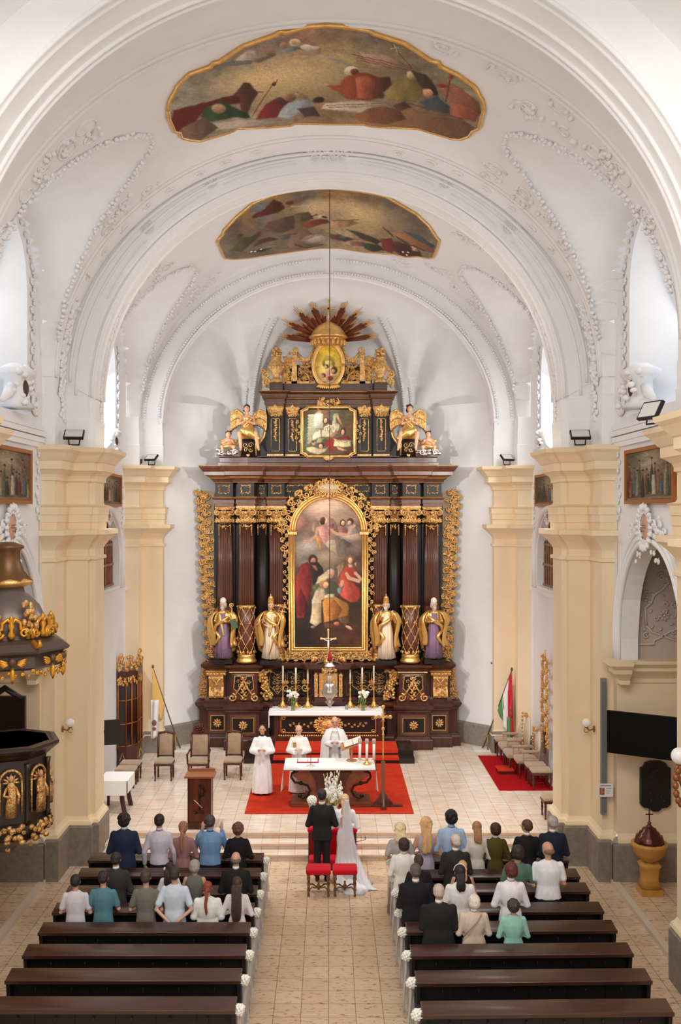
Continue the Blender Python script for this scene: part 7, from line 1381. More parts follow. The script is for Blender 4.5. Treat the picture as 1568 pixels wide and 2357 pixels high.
def person(x, y, z0, h, label, top=('jacket', (30, 28, 30)), bot=('trousers', (26, 26, 30)), hair=('short', (50, 36, 28)), arms='clasp', rz=0., wide=1., fine=False, face=False, skin=(206, 156, 128), nm='person', cat='person', group=None, turn=0., mats=None, bow_=0.):
    PN[0] += 1; sd = PN[0]; rd = random.Random(sd); r = empty(nm, (x, y, z0), rz); tag(r, label, cat, group); u = h
    SK = mats['skin'] if mats else mat('skin_%d_%d_%d' % skin, skin, .5, var=(mixc(skin, (230, 180, 150), .4), 6), bump=(40, .05))
    V = lambda a: Vector((a[0] * u, a[1] * u, a[2] * u)); E_, W_, D_ = ARMS[arms]; S_ = (.095 * wide, 0, .788); hu = u * 1.13; ff = .024
    # body: one continuous skin surface
    m = MB(); hc = Vector((0, .008 * u, .93 * u)); R = RZ(turn) @ RX(-bow_)
    def hp(a): return Vector((0, .0, .876 * u)) + R @ Vector((a[0] * hu, a[1] * hu, a[2] * hu - .88 * hu))
    m.ell(hp((0, .004, .942)), (.042 * hu, .053 * hu, .05 * hu), 16, 12, R); m.ell(hp((0, .022, .908)), (.031 * hu, .034 * hu, .038 * hu), 14, 10, R); m.ell(hp((0, .028, .888)), (.019 * hu, .02 * hu, .016 * hu), 10, 7, R)
    m.tube([hp((0, .048, .938)), hp((0, .063, .917)), hp((0, .052, .914))], [.006 * hu, .0085 * hu, .006 * hu], 8); m.ell(hp((0, .05, .899)), (.013 * hu, .007 * hu, .006 * hu), 8, 5, R); m.ell(hp((0, .047, .948)), (.03 * hu, .012 * hu, .006 * hu), 10, 6, R)
    for s in (-1, 1): m.ell(hp((s * .043, .003, .925)), (.006 * hu, .011 * hu, .017 * hu), 8, 6, R); m.ell(hp((s * .022, .038, .918)), (.012 * hu, .012 * hu, .014 * hu), 8, 6, R)
    m.tube([V((0, -.004, .80)), V((0, -.002, .85)), hp((0, .0, .91))], [.036 * u, .029 * u, .03 * u], 14)
    m.loft([(0, 0, .5 * u, .07 * u, .05 * u), (0, 0, .6 * u, .07 * u, .045 * u), (0, 0, .74 * u, .09 * u, .05 * u), (0, -.004 * u, .79 * u, .078 * u * wide, .042 * u), (0, -.004 * u, .825 * u, .035 * u, .03 * u)], 20)
    for s in (-1, 1):
        f = lambda a: Vector((a[0] * s * u, a[1] * u, a[2] * u)); limb(m, [f(S_), f(E_), f(W_)], [.03 * u, .022 * u, .0155 * u]); d = (D_[0] * s, D_[1], D_[2]); hand(m, f(W_), d, s, u)
        limb(m, [f((.048, 0, .51)), f((.05, .005, .28)), f((.05, -.005, .05))], [.045 * u, .032 * u, .018 * u]); m.ell(f((.05, .02, .02)), (.02 * u, .05 * u, .018 * u), 10, 7)
    body = m.build('body', SK, r, remesh=(.0045 if fine else .0095) * u, smooth_it=2)
    # clothing
    def cm(c, k=0): return mats[k] if mats and k in mats else mat('cloth_%d_%d_%d' % tuple(int(v) for v in c), c, .85, bump=(7, .55, (1.6, 1.6, .45)), var=(tuple(min(255, v * 1.12 + 3) for v in c), 7, (1, 1, .5)), spec=.25)
    kind, tc = top[0], top[1]; w = wide; hem = {'jacket': .455, 'shirt': .50, 'dress': .3, 'blouse': .5, 'alb': .03, 'shawl': .45, 'polo': .48}[kind]; g = {'jacket': 1.09, 'shirt': 1.0, 'dress': .96, 'blouse': 1.04, 'alb': 1.1, 'shawl': 1.12, 'polo': 1.0}[kind]
    fem = kind in ('dress', 'blouse') or bot[0] == 'skirt'; wa = .074 if fem else .088
    secs = [(0, -.004 * u, .842 * u, .037 * u, .034 * u), (0, -.004 * u, .828 * u, .058 * u * w, .042 * u), (0, -.003 * u, .812 * u, .082 * u * w, .048 * u), (0, 0, .79 * u, .1 * u * w * g, .056 * u * g), (0, 0, .74 * u, .106 * u * w * g, .068 * u * g), (0, .002 * u, .68 * u, .1 * u * w * g, .068 * u * g), (0, .004 * u, .61 * u, wa * u * w * g, .062 * u * g), (0, 0, .55 * u, .094 * u * w * g, .068 * u * g), (0, 0, .5 * u, .1 * u * w * g, .072 * u * g)]
    if kind in ('jacket', 'polo', 'shawl'): secs.append((0, 0, hem * u, .106 * u * w * g, .075 * u * g))
    if kind == 'dress': secs += [(0, 0, .4 * u, .11 * u * w, .085 * u), (0, 0, hem * u, .125 * u * w, .1 * u)]
    if kind == 'alb': secs += [(0, 0, .4 * u, .125 * u * w, .095 * u), (0, 0, .2 * u, .14 * u * w, .11 * u), (0, 0, .03 * u, .15 * u * w, .12 * u)]
    m = MB(); m.loft(secs, 40, fold=(.05 if kind in ('alb', 'dress') else .022), nf=11 if kind == 'alb' else 7, ph=sd)
    short = kind in ('polo',) or (kind == 'dress' and len(top) > 2 and top[2] == 'short'); slv = not (len(top) > 2 and top[2] == 'bare'); sw = {'alb': 1.7, 'jacket': 1.18, 'shawl': 1.5}.get(kind, 1.05)
    if slv:
        for s in (-1, 1):
            f = lambda a: Vector((a[0] * s * u, a[1] * u, a[2] * u)); S0, E0, W0 = f(S_), f(E_), f(W_)
            if short: M0 = S0 + (E0 - S0) * .72; limb(m, [S0, M0], [.034 * u, .034 * u])
            else:
                W1 = E0 + (W0 - E0) * .92
                if kind == 'alb':
                    limb(m, [S0, E0], [.036 * u, .04 * u]); m.tube([E0, (E0 + W1) / 2 - Vector((0, 0, .012 * u)), W1 - Vector((0, 0, .02 * u))], [.04 * u, .047 * u, .05 * u], 14)
                else: limb(m, [S0, E0, W1], [.034 * u * min(sw, 1.1), .029 * u * sw, .0225 * u * sw])
    top_o = m.build({'jacket': 'jacket', 'shirt': 'shirt', 'dress': 'dress', 'blouse': 'blouse', 'alb': 'alb', 'shawl': 'cardigan', 'polo': 'short_sleeved_shirt'}[kind], cm(tc, 'top'), r, remesh=(.006 if fine else .0095) * u, smooth_it=3)
    if kind == 'jacket' or (kind == 'shirt' and not fem):
        m = MB(); cc = (236, 234, 232) if kind == 'jacket' else tc; m.lathe([(.033 * u, .845 * u), (.036 * u, .835 * u), (.031 * u, .868 * u), (.029 * u, .868 * u)], (0, -.003 * u, 0), 20); m.build('collar', cm(cc), top_o)
    if kind != 'alb':
        m = MB()
        if bot[0] == 'trousers':
            m.loft([(0, 0, .53 * u, .092 * u * w, .066 * u), (0, 0, .46 * u, .098 * u * w, .07 * u), (0, 0, .44 * u, .09 * u * w, .062 * u)], 24)
            for s in (-1, 1): m.loft([(s * .046 * u * w, 0, .49 * u, .052 * u, .065 * u), (s * .05 * u, .004 * u, .28 * u, .042 * u, .05 * u), (s * .052 * u, 0, .05 * u, .036 * u, .045 * u)], 18)
            m.build('trousers', cm(bot[1], 'bot'), r, remesh=.0095 * u, smooth_it=2)
        elif bot[0] in ('skirt', 'gown'):
            q = {'skirt': .26, 'gown': .03}[bot[0]]; k = 1.0 if bot[0] == 'skirt' else 1.25; m.loft([(0, 0, .545 * u, .088 * u * w, .062 * u), (0, 0, .48 * u, .1 * u * w, .07 * u), (0, 0, q * u, .115 * u * w * k, .09 * u * k)], 32, fold=.06, nf=9, ph=sd); m.build('skirt', cm(bot[1], 'bot'), r)
    for s in (-1, 1):
        m = MB(); m.loft([(s * .05 * u, .022 * u, .0, .024 * u, .066 * u), (s * .05 * u, .02 * u, .018 * u, .025 * u, .064 * u), (s * .05 * u, .0, .04 * u, .022 * u, .035 * u), (s * .05 * u, -.008 * u, .055 * u, .018 * u, .02 * u)], 14); m.build('shoe', mats['shoe'] if mats else mat('black_shoe', (20, 18, 18), .4), r)
    # hair
    hk, hcx = hair[0], hair[1]; HM = mats['hair'] if mats and 'hair' in mats else mat('hair_%d_%d_%d' % hcx, hcx, .55, bump=(40, .8, (1, 1, .25)), var=(tuple(min(255, v * 1.18 + 5) for v in hcx), 18, (1, 1, .3)))
    if hk != 'none':
        m = MB()
        def hl(a, rr, su=14, sv=9): m.ell(hp(a), (rr[0] * hu, rr[1] * hu, rr[2] * hu), su, sv, R)
        if hk == 'bald': hl((0, -.012, .922), (.0475, .05, .03)); 
        elif hk in ('bob', 'curly', 'permed', 'longcurl'): hl((0, -.008, .944), (.055, .06, .054)); hl((0, -.02, .918), (.054, .05, .046))
        else: hl((0, -.006, .948), (.0475, .056, .0495)); hl((0, -.02, .928), (.044, .044, .04))
        if hk in ('curly', 'permed', 'longcurl'):
            for k in range(60 if hk != 'curly' else 40):
                a = rd.uniform(0, 2 * PI); p = rd.uniform(-.5, 1.4); cx_, cy_, cz_ = .05 * math.cos(p) * math.cos(a), -.012 + .056 * math.cos(p) * math.sin(a), .938 + .052 * math.sin(p)
                if cy_ > .03 and cz_ < .95: continue
                hl((cx_, cy_, cz_), (.014, .014, .014), 6, 4)
        def tress(x0, z1, wd, dp, nseg=8, wave=0., y0=-.05):
            pts = []; rads = []
            for k in range(nseg + 1): t = k / nseg; pts.append(hp((x0 + wave * math.sin(t * 9 + x0 * 60), y0 - .012 * math.sin(t * PI) - .03 * t, .93 - (.93 - z1) * t))); rads.append(wd * u * (1 - .35 * t ** 2) * (1 if t < .95 else .5))
            m.tube(pts, rads, 8, flat=dp)
        if hk in ('long', 'longcurl'):
            z1 = hair[2] if len(hair) > 2 else .72
            for k in range(9): tress(-.036 + .009 * k, z1 + rd.uniform(-.015, .03), .016, .9, wave=(.006 if hk == 'longcurl' else .002))
        if hk == 'pony':
            hl((.0, -.062, .925), (.02, .018, .02)); tress(-.004, hair[2] if len(hair) > 2 else .74, .02, .9, wave=.005, y0=-.068)
        if hk == 'half':
            for k in range(7): tress(-.028 + .009 * k, .80 + rd.uniform(-.01, .02), .015, .9, wave=.003)
        if hk == 'bun': hl((0, -.06, .94), (.028, .024, .028))
        ho = m.build('hair', HM, r, remesh=.0075 * u, smooth_it=1)
    if face:
        for s in (-1, 1):
            m = MB(); m.ell(hp((s * .0175, .0475, .929)), (.0065 * u, .004 * u, .0035 * u), 8, 5, R); m.build('eye', mat('eye_dark', (52, 38, 32), .3), r)
            m = MB(); m.tube([hp((s * .009, .0555, .942)), hp((s * .018, .056, .945)), hp((s * .027, .05, .941))], .0022 * u, 5); m.build('eyebrow', mat('brow', mixc(hcx if hcx[0] < 150 else (150, 130, 116), (40, 30, 26), .3), .7), r)
        m = MB(); m.tube([hp((-.014, .053, .899)), hp((0, .058, .8985)), hp((.014, .053, .899))], [.0015 * u, .003 * u, .0015 * u], 6); m.build('mouth', mat('lips', (168, 96, 84), .5), r)
    return r, u, hp
def guest(px, top_y, d, label, top, bot, hair, arms='clasp', **k):
    x, _, zt = at(px, top_y, d); h = zt / 1.006
    if k.pop('kid', False): pass
    r, u, hp = person(x, d, 0, h, label, top, bot, hair, arms, **k); return r, u, hp
BKT = ('trousers', (26, 24, 26)); G = guest
# left side
G(286, 1870, 18.4, 'curly dark-haired man in navy blazer at the outer end of the left front row', ('jacket', (38, 46, 68)), ('trousers', (34, 38, 54)), ('curly', (36, 28, 26)), wide=1.08)
G(367, 1873, 18.4, 'short dark-haired young man in pale lilac shirt with hands low, left front row', ('shirt', (202, 194, 206)), BKT, ('short', (34, 28, 28)), 'down', wide=1.0)
G(422, 1890, 18.4, 'woman with light brown wavy ponytail in dusty pink off-shoulder dress, left front row', ('dress', (156, 112, 108)), ('none', 0), ('pony', (150, 104, 74), .72), wide=.95)
G(484, 1875, 18.4, 'grey-dark haired man in blue denim shirt with raised hands, left front row', ('shirt', (112, 146, 184)), BKT, ('short', (66, 60, 60)), 'up', wide=1.16)
G(548, 1892, 18.4, 'short brown-haired woman in black top, nearest the aisle in the left front row', ('blouse', (30, 27, 30)), ('skirt', (26, 24, 28)), ('permed', (98, 62, 42)), wide=.95)
G(267, 1961, 16.77, 'man with cropped hair in dark grey suit, outer end of the left second row', ('jacket', (56, 54, 54)), ('trousers', (48, 46, 46)), ('short', (44, 38, 36)), wide=1.02)
g_, u_, hp_ = G(391, 1984, 16.9, 'dark-haired girl with a white flower in her hair behind the man in pale blue shirt', ('blouse', (226, 222, 220)), ('skirt', (210, 206, 204)), ('long', (42, 30, 28), .78), wide=.85)
m = MB(); 
for k in range(6): m.ell(hp_((-.045 + .01 * math.cos(k), -.03, .935 + .01 * math.sin(k))), (.014, .012, .014), 6, 4)
m.build('hair_flower', PETAL, g_)
G(448, 1978, 16.77, 'grey-haired woman in sleeveless grey-green patterned top, second row left of the aisle', ('blouse', (108, 108, 98), 'bare'), ('skirt', (96, 96, 90)), ('bob', (150, 142, 134)), wide=.97)
G(543, 1961, 16.77, 'balding man in black suit at the aisle end of the left second row', ('jacket', (30, 29, 30)), BKT, ('bald', (92, 82, 74)), wide=1.14)
G(174, 2012, 16.0, 'dark-haired boy in white short-sleeved shirt, outermost in the third row on the left', ('polo', (206, 200, 206)), ('trousers', (50, 48, 52)), ('short', (36, 30, 30)), wide=1.05)
G(238, 2003, 16.0, 'dark-haired youth in teal short-sleeved shirt, third row left of the aisle', ('polo', (84, 124, 136)), ('trousers', (44, 48, 56)), ('short', (44, 36, 34)), 'front', wide=1.02)
G(336, 2002, 16.0, 'short-haired youth in grey-olive shirt, third row left of the aisle', ('polo', (112, 108, 98)), ('trousers', (74, 72, 68)), ('short', (66, 54, 44)), wide=1.0)
G(402, 1994, 16.0, 'man in pale blue short-sleeved shirt with hands clasped behind his back', ('polo', (192, 200, 210)), ('trousers', (60, 66, 78)), ('short', (52, 42, 38)), 'back', wide=1.06, fine=True)
G(478, 2028, 16.0, 'woman with long red-brown ponytail in wide white blouse, third row left of the aisle', ('shawl', (222, 218, 212)), ('skirt', (206, 202, 198)), ('pony', (128, 56, 34), .70), wide=1.2)
G(546, 2018, 16.0, 'woman with very long dark hair in white top, aisle end of the left third row', ('blouse', (214, 206, 200)), ('skirt', (206, 200, 196)), ('long', (58, 40, 34), .60), wide=.92)
# right side
G(921, 1893, 18.3, 'blonde curly-haired woman in long grey lace dress, aisle end of the right front row', ('dress', (170, 164, 160), 'short'), ('gown', (150, 146, 144)), ('longcurl', (226, 196, 150), .84), wide=.98)
G(981, 1880, 18.37, 'woman with long wavy blonde hair in lilac tied-shoulder dress, right front row', ('dress', (184, 172, 190), 'bare'), ('none', 0), ('longcurl', (206, 164, 112), .68), wide=.9)
G(1039, 1863, 18.37, 'dark-haired man in light blue shirt, right front row', ('shirt', (166, 188, 216)), BKT, ('curly', (28, 25, 26)), wide=1.0)
G(1098, 1890, 18.37, 'woman with half-up blonde hair in cream cardigan and brown skirt, right front row', ('shawl', (218, 208, 198)), ('skirt', (118, 96, 82)), ('half', (164, 116, 78)), wide=.82)
G(1141, 1893, 18.37, 'dark short-haired woman in olive green jacket, right front row', ('jacket', (82, 72, 28)), ('skirt', (40, 36, 30)), ('bob', (58, 34, 28)), wide=.9)
g_, u_, hp_ = G(1213, 1886, 18.37, 'brown-haired man with glasses turned sideways in black suit, right front row', ('jacket', (30, 29, 31)), BKT, ('short', (86, 56, 42)), wide=1.02, turn=.7)
m = MB(); m.tube([hp_((-.045, .0, .93)), hp_((-.04, .055, .932)), hp_((0, .065, .932)), hp_((.04, .055, .932))], .003, 5); m.build('glasses', DARK, g_)
G(1272, 1877, 18.37, 'grey-haired man in navy suit at the outer end of the right front row', ('jacket', (34, 40, 54)), ('trousers', (32, 36, 46)), ('short', (168, 158, 148)), wide=1.1, turn=.4)
G(930, 1928, 17.58, 'dark-haired woman in white jacket at the aisle end of the right second row', ('jacket', (226, 220, 212)), ('skirt', (216, 210, 204)), ('bob', (52, 34, 32)), wide=1.05)
G(1049, 1920, 17.58, 'white-haired man in dark grey suit standing in the right second row', ('jacket', (50, 47, 46)), BKT, ('short', (206, 192, 178)), wide=1.16, turn=.5)
G(1192, 1944, 16.84, 'dark bobbed woman in sage green dress, third row right of the aisle', ('dress', (86, 112, 102), 'short'), ('none', 0), ('bob', (42, 34, 32)), wide=1.05)
g_, u_, hp_ = G(1262, 1937, 16.84, 'balding man with glasses in white short-sleeved shirt, outer end of the right third row', ('polo', (232, 228, 232)), BKT, ('bald', (130, 96, 76)), wide=1.2, turn=.5)
m = MB(); m.tube([hp_((-.045, .0, .93)), hp_((-.04, .055, .932)), hp_((0, .065, .932)), hp_((.04, .055, .932))], .003, 5); m.build('glasses', DARK, g_)
G(964, 1967, 16.95, 'dark-haired man in dark suit mostly hidden behind the black-suited man nearest the aisle', ('jacket', (34, 32, 34)), BKT, ('short', (62, 48, 42)), wide=1.0)
G(1065, 1980, 16.9, 'blonde woman in black sleeveless top hidden behind the black-haired woman', ('blouse', (28, 26, 28), 'bare'), ('skirt', (26, 24, 26)), ('half', (196, 148, 96)), wide=1.02)
G(957, 1987, 16.03, 'grey-dark haired man in black suit nearest the aisle in the right fourth row', ('jacket', (28, 28, 30)), BKT, ('short', (84, 76, 70)), wide=1.2)
g_, u_, hp_ = G(1059, 1990, 16.03, 'black-haired woman with white hairband in white jacket, right fourth row', ('jacket', (228, 222, 218)), ('skirt', (30, 28, 30)), ('half', (28, 23, 26)), wide=1.05)
m = MB(); m.tube([hp_((.0525 * math.cos(PI * k / 14), .0, .945 + .056 * math.sin(PI * k / 14))) for k in range(15)], .006, 6); m.build('hairband', WHITEC, g_)
G(1176, 1984, 16.03, 'dark red-haired woman in white fitted jacket and dark red skirt, right fourth row', ('jacket', (224, 218, 222)), ('skirt', (70, 28, 28)), ('bob', (86, 36, 34)), wide=.98, turn=.3)
G(1010, 2034, 15.25, 'grey-haired man in black jacket, nearest the aisle in the rearmost occupied row', ('jacket', (34, 32, 32)), BKT, ('short', (176, 160, 146)), wide=1.34)
g_, u_, hp_ = G(1091, 2058, 15.25, 'white-haired woman in beige jacket with a thin shoulder strap, rearmost occupied row', ('jacket', (198, 178, 160)), ('skirt', (120, 104, 94)), ('bob', (214, 200, 186)), wide=1.12, turn=.2)
m = MB(); m.tube([(.07 * u_, -.05 * u_, .825 * u_), (.02 * u_, -.085 * u_, .76 * u_), (-.06 * u_, -.09 * u_, .68 * u_), (-.12 * u_, -.04 * u_, .58 * u_)], .008, 6); m.build('bag_strap', mat('tan_strap', (170, 138, 116), .6), g_)
G(1182, 2068, 15.25, 'curly dark-haired woman in mint green blouse, rearmost occupied row', ('blouse', (142, 186, 172)), ('skirt', (60, 60, 60)), ('permed', (56, 48, 44)), wide=1.05)
# clergy at the altar (facing the nave)
ALB = (240, 238, 236)
g_, u_, hp_ = person(*at(604, 0, 24.85)[:2], SZ + .015, 1.73, 'young dark-haired priest in plain white alb with joined hands, left of the altar table', ('alb', ALB), ('none', 0), ('short', (24, 20, 20)), 'chest', rz=PI, wide=1.0, fine=True, face=True, skin=(196, 142, 110))
m = MB(); m.lathe([(.034 * u_, .838 * u_), (.033 * u_, .862 * u_), (.028 * u_, .862 * u_)], (0, -.002 * u_, 0), 20); m.build('black_collar', DARK, g_)
g_, u_, hp_ = person(*at(688, 0, 24.95)[:2], SZ + .015, 1.71, 'elderly priest in cream alb with gold patch, head bowed behind the altar table', ('alb', (238, 232, 222)), ('none', 0), ('bald', (214, 206, 198)), 'chest', rz=PI, wide=1.02, fine=True, face=True, skin=(224, 172, 146), bow_=.25)
m = MB(); m.box(.035 * u_, .085 * u_, .082 * u_, .09 * u_, .69 * u_, .76 * u_); m.build('gold_patch', mat('gold_cloth', (196, 150, 70), .45, metal=.4, bump=(60, .6)), g_)
g_, u_, hp_ = person(*at(771, 0, 25.5)[:2], SZ + .015, 1.80, 'tall grey-haired priest in white and gold cope with glasses behind the altar table', ('alb', ALB), ('none', 0), ('bald', (150, 136, 124)), 'chest', rz=PI, wide=1.05, fine=True, face=True, skin=(222, 164, 140), bow_=.12)
m = MB(); GLD = mat('gold_embroidery', (214, 168, 84), .45, metal=.35)
for s in (-1, 1):
    m.tube([hp_((s * .0175 + .012 * math.cos(a), .056, .929 + .01 * math.sin(a))) for a in [2 * PI * k / 12 for k in range(13)]], .0018, 5); m.tube([hp_((s * .03, .055, .93)), hp_((s * .046, .01, .93))], .0018, 5)
m.build('glasses', mat('thin_frame', (90, 70, 60), .3, metal=.5), g_)
def copes(t, a0, a1, z, rr, off=0):   # open cape around the body; a measured from the front
    return None
m = MB(); n, k_ = 44, 18
def cope(u, v):
    a = PI / 2 + .42 + (2 * PI - .84) * u; zz = .835 - .77 * v; wd = .06 + .1 * min(1, v * 5) ** .6 + .055 * v; dp = .045 + .06 * min(1, v * 5) ** .6 + .05 * v; f = 1 + .05 * v * math.sin(12 * a)
    return (wd * f * u_ * math.cos(a) * 1.08, (dp * f * math.sin(a)) * u_ * 1.1, zz * u_)
m.grid(n, k_, cope); m.build('cope', mat('cope_white', (244, 242, 240), .6, bump=(7, .4, (1.5, 1.5, .4))), g_, solid=.012)
for s in (-1, 1):
    m = MB()
    for k in range(7):
        p = cope(0.012 if s > 0 else .988, .2 + k * .12); 
        for q in range(3): m.ell((p[0] + s * .03 * u_ / 1.8 + rnd.uniform(-.012, .012), p[1] + .014, p[2] + rnd.uniform(-.025, .025)), (.014, .006, .022), 6, 4)
    m.build('gold_embroidery', GLD, g_)
m = MB()
for x_ in (-.05, .0, .05): m.ell((x_, .078 * u_, .80 * u_), (.02, .01, .016), 6, 4)
m.build('gold_clasp', GLD, g_)
# couple
g_, u_, hp_ = person(*at(741, 0, 20.0)[:2], 0, 1.83, 'groom in black suit and white collar standing before the kneeler, seen from behind', ('jacket', (36, 35, 34)), ('trousers', (34, 33, 33)), ('short', (34, 25, 22)), 'clasp', wide=1.02, fine=True)
bx, by, _ = at(794, 0, 20.1)
g_, u_, hp_ = person(bx, by, 0, 1.70, 'bride in white lace gown with open back and long veil, seen from behind', ('blouse', (240, 238, 238)), ('none', 0), ('half', (196, 154, 112)), 'clasp', wide=.92, fine=True)
LACE = mat('white_lace', (246, 243, 242), .75, bump=(60, .5))
m = MB(); m.loft([(0, 0, .60 * u_, .07 * u_, .058 * u_), (0, 0, .55 * u_, .084 * u_, .07 * u_), (0, -.004 * u_, .49 * u_, .098 * u_, .08 * u_), (0, 0, .38 * u_, .092 * u_, .08 * u_), (.0, -.01 * u_, .26 * u_, .1 * u_, .09 * u_), (.02 * u_, -.06 * u_, .12 * u_, .15 * u_, .15 * u_), (.06 * u_, -.14 * u_, .03 * u_, .2 * u_, .25 * u_), (.10 * u_, -.2 * u_, .004 * u_, .22 * u_, .33 * u_)], 48, fold=.07, nf=9); m.build('gown', LACE, g_)
m = MB(); m.prism([(-.052 * u_, .742 * u_), (-.012 * u_, .775 * u_), (.05 * u_, .75 * u_), (.03 * u_, .64 * u_), (-.035 * u_, .635 * u_), (-.06 * u_, .68 * u_)][::-1], -.078 * u_, -.06 * u_); m.build('bare_back', mat('skin_206_156_128', (206, 156, 128), .5), g_)
VEIL = mat('veil_tulle', (246, 244, 248), .7, alpha=.6); m = MB()
def veil(u, v):
    wd = (.022 + .02 * min(1, v * 8) + .05 * v + .12 * v ** 3) * u_; t = u * 2 - 1; yb = -.1 - .03 * math.sin(min(1, v * 3) * PI / 2) - .05 * v - (.34 * max(0, v - .62) ** 1.3 * 2.2)
    return ((.018 + .02 * v + .16 * v ** 3) * u_ + wd * t, (yb + .018 * abs(t) ** 2 * (1 - v) + .008 * math.sin(t * 14 + v * 3)) * u_, (.965 - .955 * min(1, v * 1.12) ** 1.0) * u_ + (.008 if v > .89 else 0))
m.grid(36, 50, veil); m.build('veil', VEIL, g_, solid=.003)
m = MB()
for k in range(8): m.ell(hp_((-.02 + .006 * k, -.052 - .004 * math.sin(k), .965)), (.012, .01, .012), 6, 4)
m.build('hair_comb', PETAL, g_)
# ---------------------------------------------------------------- carved figures on the high altar
def smats(robe, cloak, hairc=(196, 190, 184)):
    return {'skin': DSKIN, 'top': cloak, 'bot': robe, 'shoe': mat('dark_shoe', (60, 40, 30), .5), 'hair': mat('carved_beard', hairc, .6, bump=(30, .8))}
VIO = mat('violet_robe', (126, 98, 128), .6, bump=(8, 1., (2, 2, .4)), var=((150, 118, 142), 8)); CRR = mat('cream_robe', (226, 206, 176), .55, bump=(8, .9, (2, 2, .4))); GC = mat('gilded_cloak', (226, 180, 104), .33, metal=.75, bump=(9, 1.2, (1.2, 1.2, .6)))
def bishop(x, y, h, robe, label, mitre, beard, staff, flip=1, arms='front', scarf=True):
    base = 2.87; r, u, hp = person(x, y, base + .12, h * .9, label, ('blouse', (220, 170, 90)), ('gown', (200, 180, 150)), ('short' if not beard else 'bob', (196, 190, 184)), arms, rz=PI, wide=1.1, face=True, nm='saint_statue', cat='statue', mats=smats(robe, GC), turn=-flip * .25)
    m = MB(); m.box(-.3, .3, -.28, .28, -.12, .0); m.build('black_base', BLACK, r)
    m = MB(); m.loft([(0, .02 * u, .80 * u, .06 * u, .05 * u), (0, .03 * u, .6 * u, .085 * u, .075 * u), (0, .03 * u, .4 * u, .1 * u, .085 * u), (0, .02 * u, .02 * u, .12 * u, .1 * u)], 40, fold=.12, nf=9); m.build('robe', robe, r)
    m = MB()
    def ck(u2, v):
        a = PI / 2 + .75 + (2 * PI - 1.5) * u2; wd = .09 + .1 * min(1, v * 4) ** .5 + .03 * math.sin(v * 5 + u2 * 7); dp = .06 + .05 * min(1, v * 4) ** .5; f = 1 + .14 * v * math.sin(9 * a + v * 5); return (wd * f * u * math.cos(a) * 1.15, dp * f * u * math.sin(a) * 1.25, (.83 - .62 * v - .12 * v * math.sin(u2 * PI) + .07 * v * math.sin(u2 * 9)) * u)
    m.grid(48, 16, ck); m.build('cloak', GC, r, solid=.03)
    m = MB(); m.tube([(-flip * .1 * u, .11 * u, .75 * u), (0, .13 * u, .66 * u), (flip * .11 * u, .12 * u, .6 * u), (flip * .15 * u, .08 * u, .45 * u)], [.02 * u, .035 * u, .03 * u, .02 * u], 8); m.tube([(flip * .13 * u, .08 * u, .5 * u), (flip * .05 * u, .12 * u, .4 * u), (flip * .14 * u, .1 * u, .25 * u)], [.03 * u, .035 * u, .02 * u], 8); m.build('gathered_fold', GC, r)
    if scarf: m = MB(); m.tube([(flip * .05 * u, .105 * u, .78 * u), (flip * .02 * u, .13 * u, .62 * u), (-flip * .02 * u, .13 * u, .42 * u)], .02 * u, 6, flat=.4); m.build('stole', mat('stole_yellow', (222, 196, 130), .5), r)
    m = MB()
    if mitre == 'white': m.loft([tuple(hp((0, .0, .955))[:2]) + (.965 * u, .045 * u, .052 * u), (0, .0, 1.0 * u, .056 * u, .058 * u), (0, 0, 1.04 * u, .05 * u, .045 * u), (0, 0, 1.07 * u, .012 * u, .012 * u)], 16, fold=0)
    else:
        m.lathe([(.045 * u, .96 * u), (.052 * u, .97 * u), (.056 * u, 1.0 * u), (.05 * u, 1.03 * u), (.054 * u, 1.035 * u), (.045 * u, 1.065 * u), (.048 * u, 1.07 * u), (.02 * u, 1.1 * u), (.008 * u, 1.11 * u), (.012 * u, 1.12 * u), (.0, 1.14 * u)], seg=18)
    m.build('mitre', mat('pale_mitre', (226, 218, 206), .5) if mitre == 'white' else GOLDB, r)
    if beard:
        m = MB(); m.ell(hp((0, .045, .89)), (.03 * u, .022 * u, .035 * u), 12, 8); m.ell(hp((0, .045, .865)), (.02 * u, .016 * u, .03 * u), 10, 7); m.build('beard', mat('carved_beard', (196, 190, 184), .6, bump=(30, .8)), r)
    if staff == 'crozier':
        m = MB(); x_ = -flip * .16 * u; m.tube([(x_, .12 * u, .5 * u), (x_, .1 * u, .9 * u)], .012 * u, 8); curl(m, x_ - flip * -.0, .94 * u, .1 * u, .045 * u, -PI / 2, 1.5, 1, .011 * u); m.build('crozier', GOLDB, r)
        m = MB(); m.M = Matrix.Translation((-flip * .2 * u, .13 * u, .62 * u)) @ RY(.3).to_4x4(); m.box(-.09, .09, -.03, .03, -.14, .14); m.build('green_book', mat('green_book', (70, 92, 66), .6), r)
    if staff == 'cross':
        m = MB(); a = Vector((.18 * u, .13 * u, .02 * u)); a = Vector((.02 * u, .14 * u, .1 * u)); b = Vector((-.25 * u, .1 * u, 1.0 * u)); m.tube([a, b], .009 * u, 6)
        for t, w_ in ((.9, .06), (.82, .075)): p = a + (b - a) * t; m.tube([p + Vector((-w_ * u, 0, -.01 * u)), p + Vector((w_ * u, 0, .02 * u))], .009 * u, 6)
        m.build('patriarchal_cross', GOLDB, r)
        m = MB(); m.grid(10, 4, lambda p, q: ((.08 + .16 * p) * u, (.16 - .04 * q) * u, (.64 + .05 * math.sin(p * 5) + .03 * p) * u)); m.build('unrolled_scroll', mat('parchment', (214, 176, 126), .6), r, solid=.015)
    return r
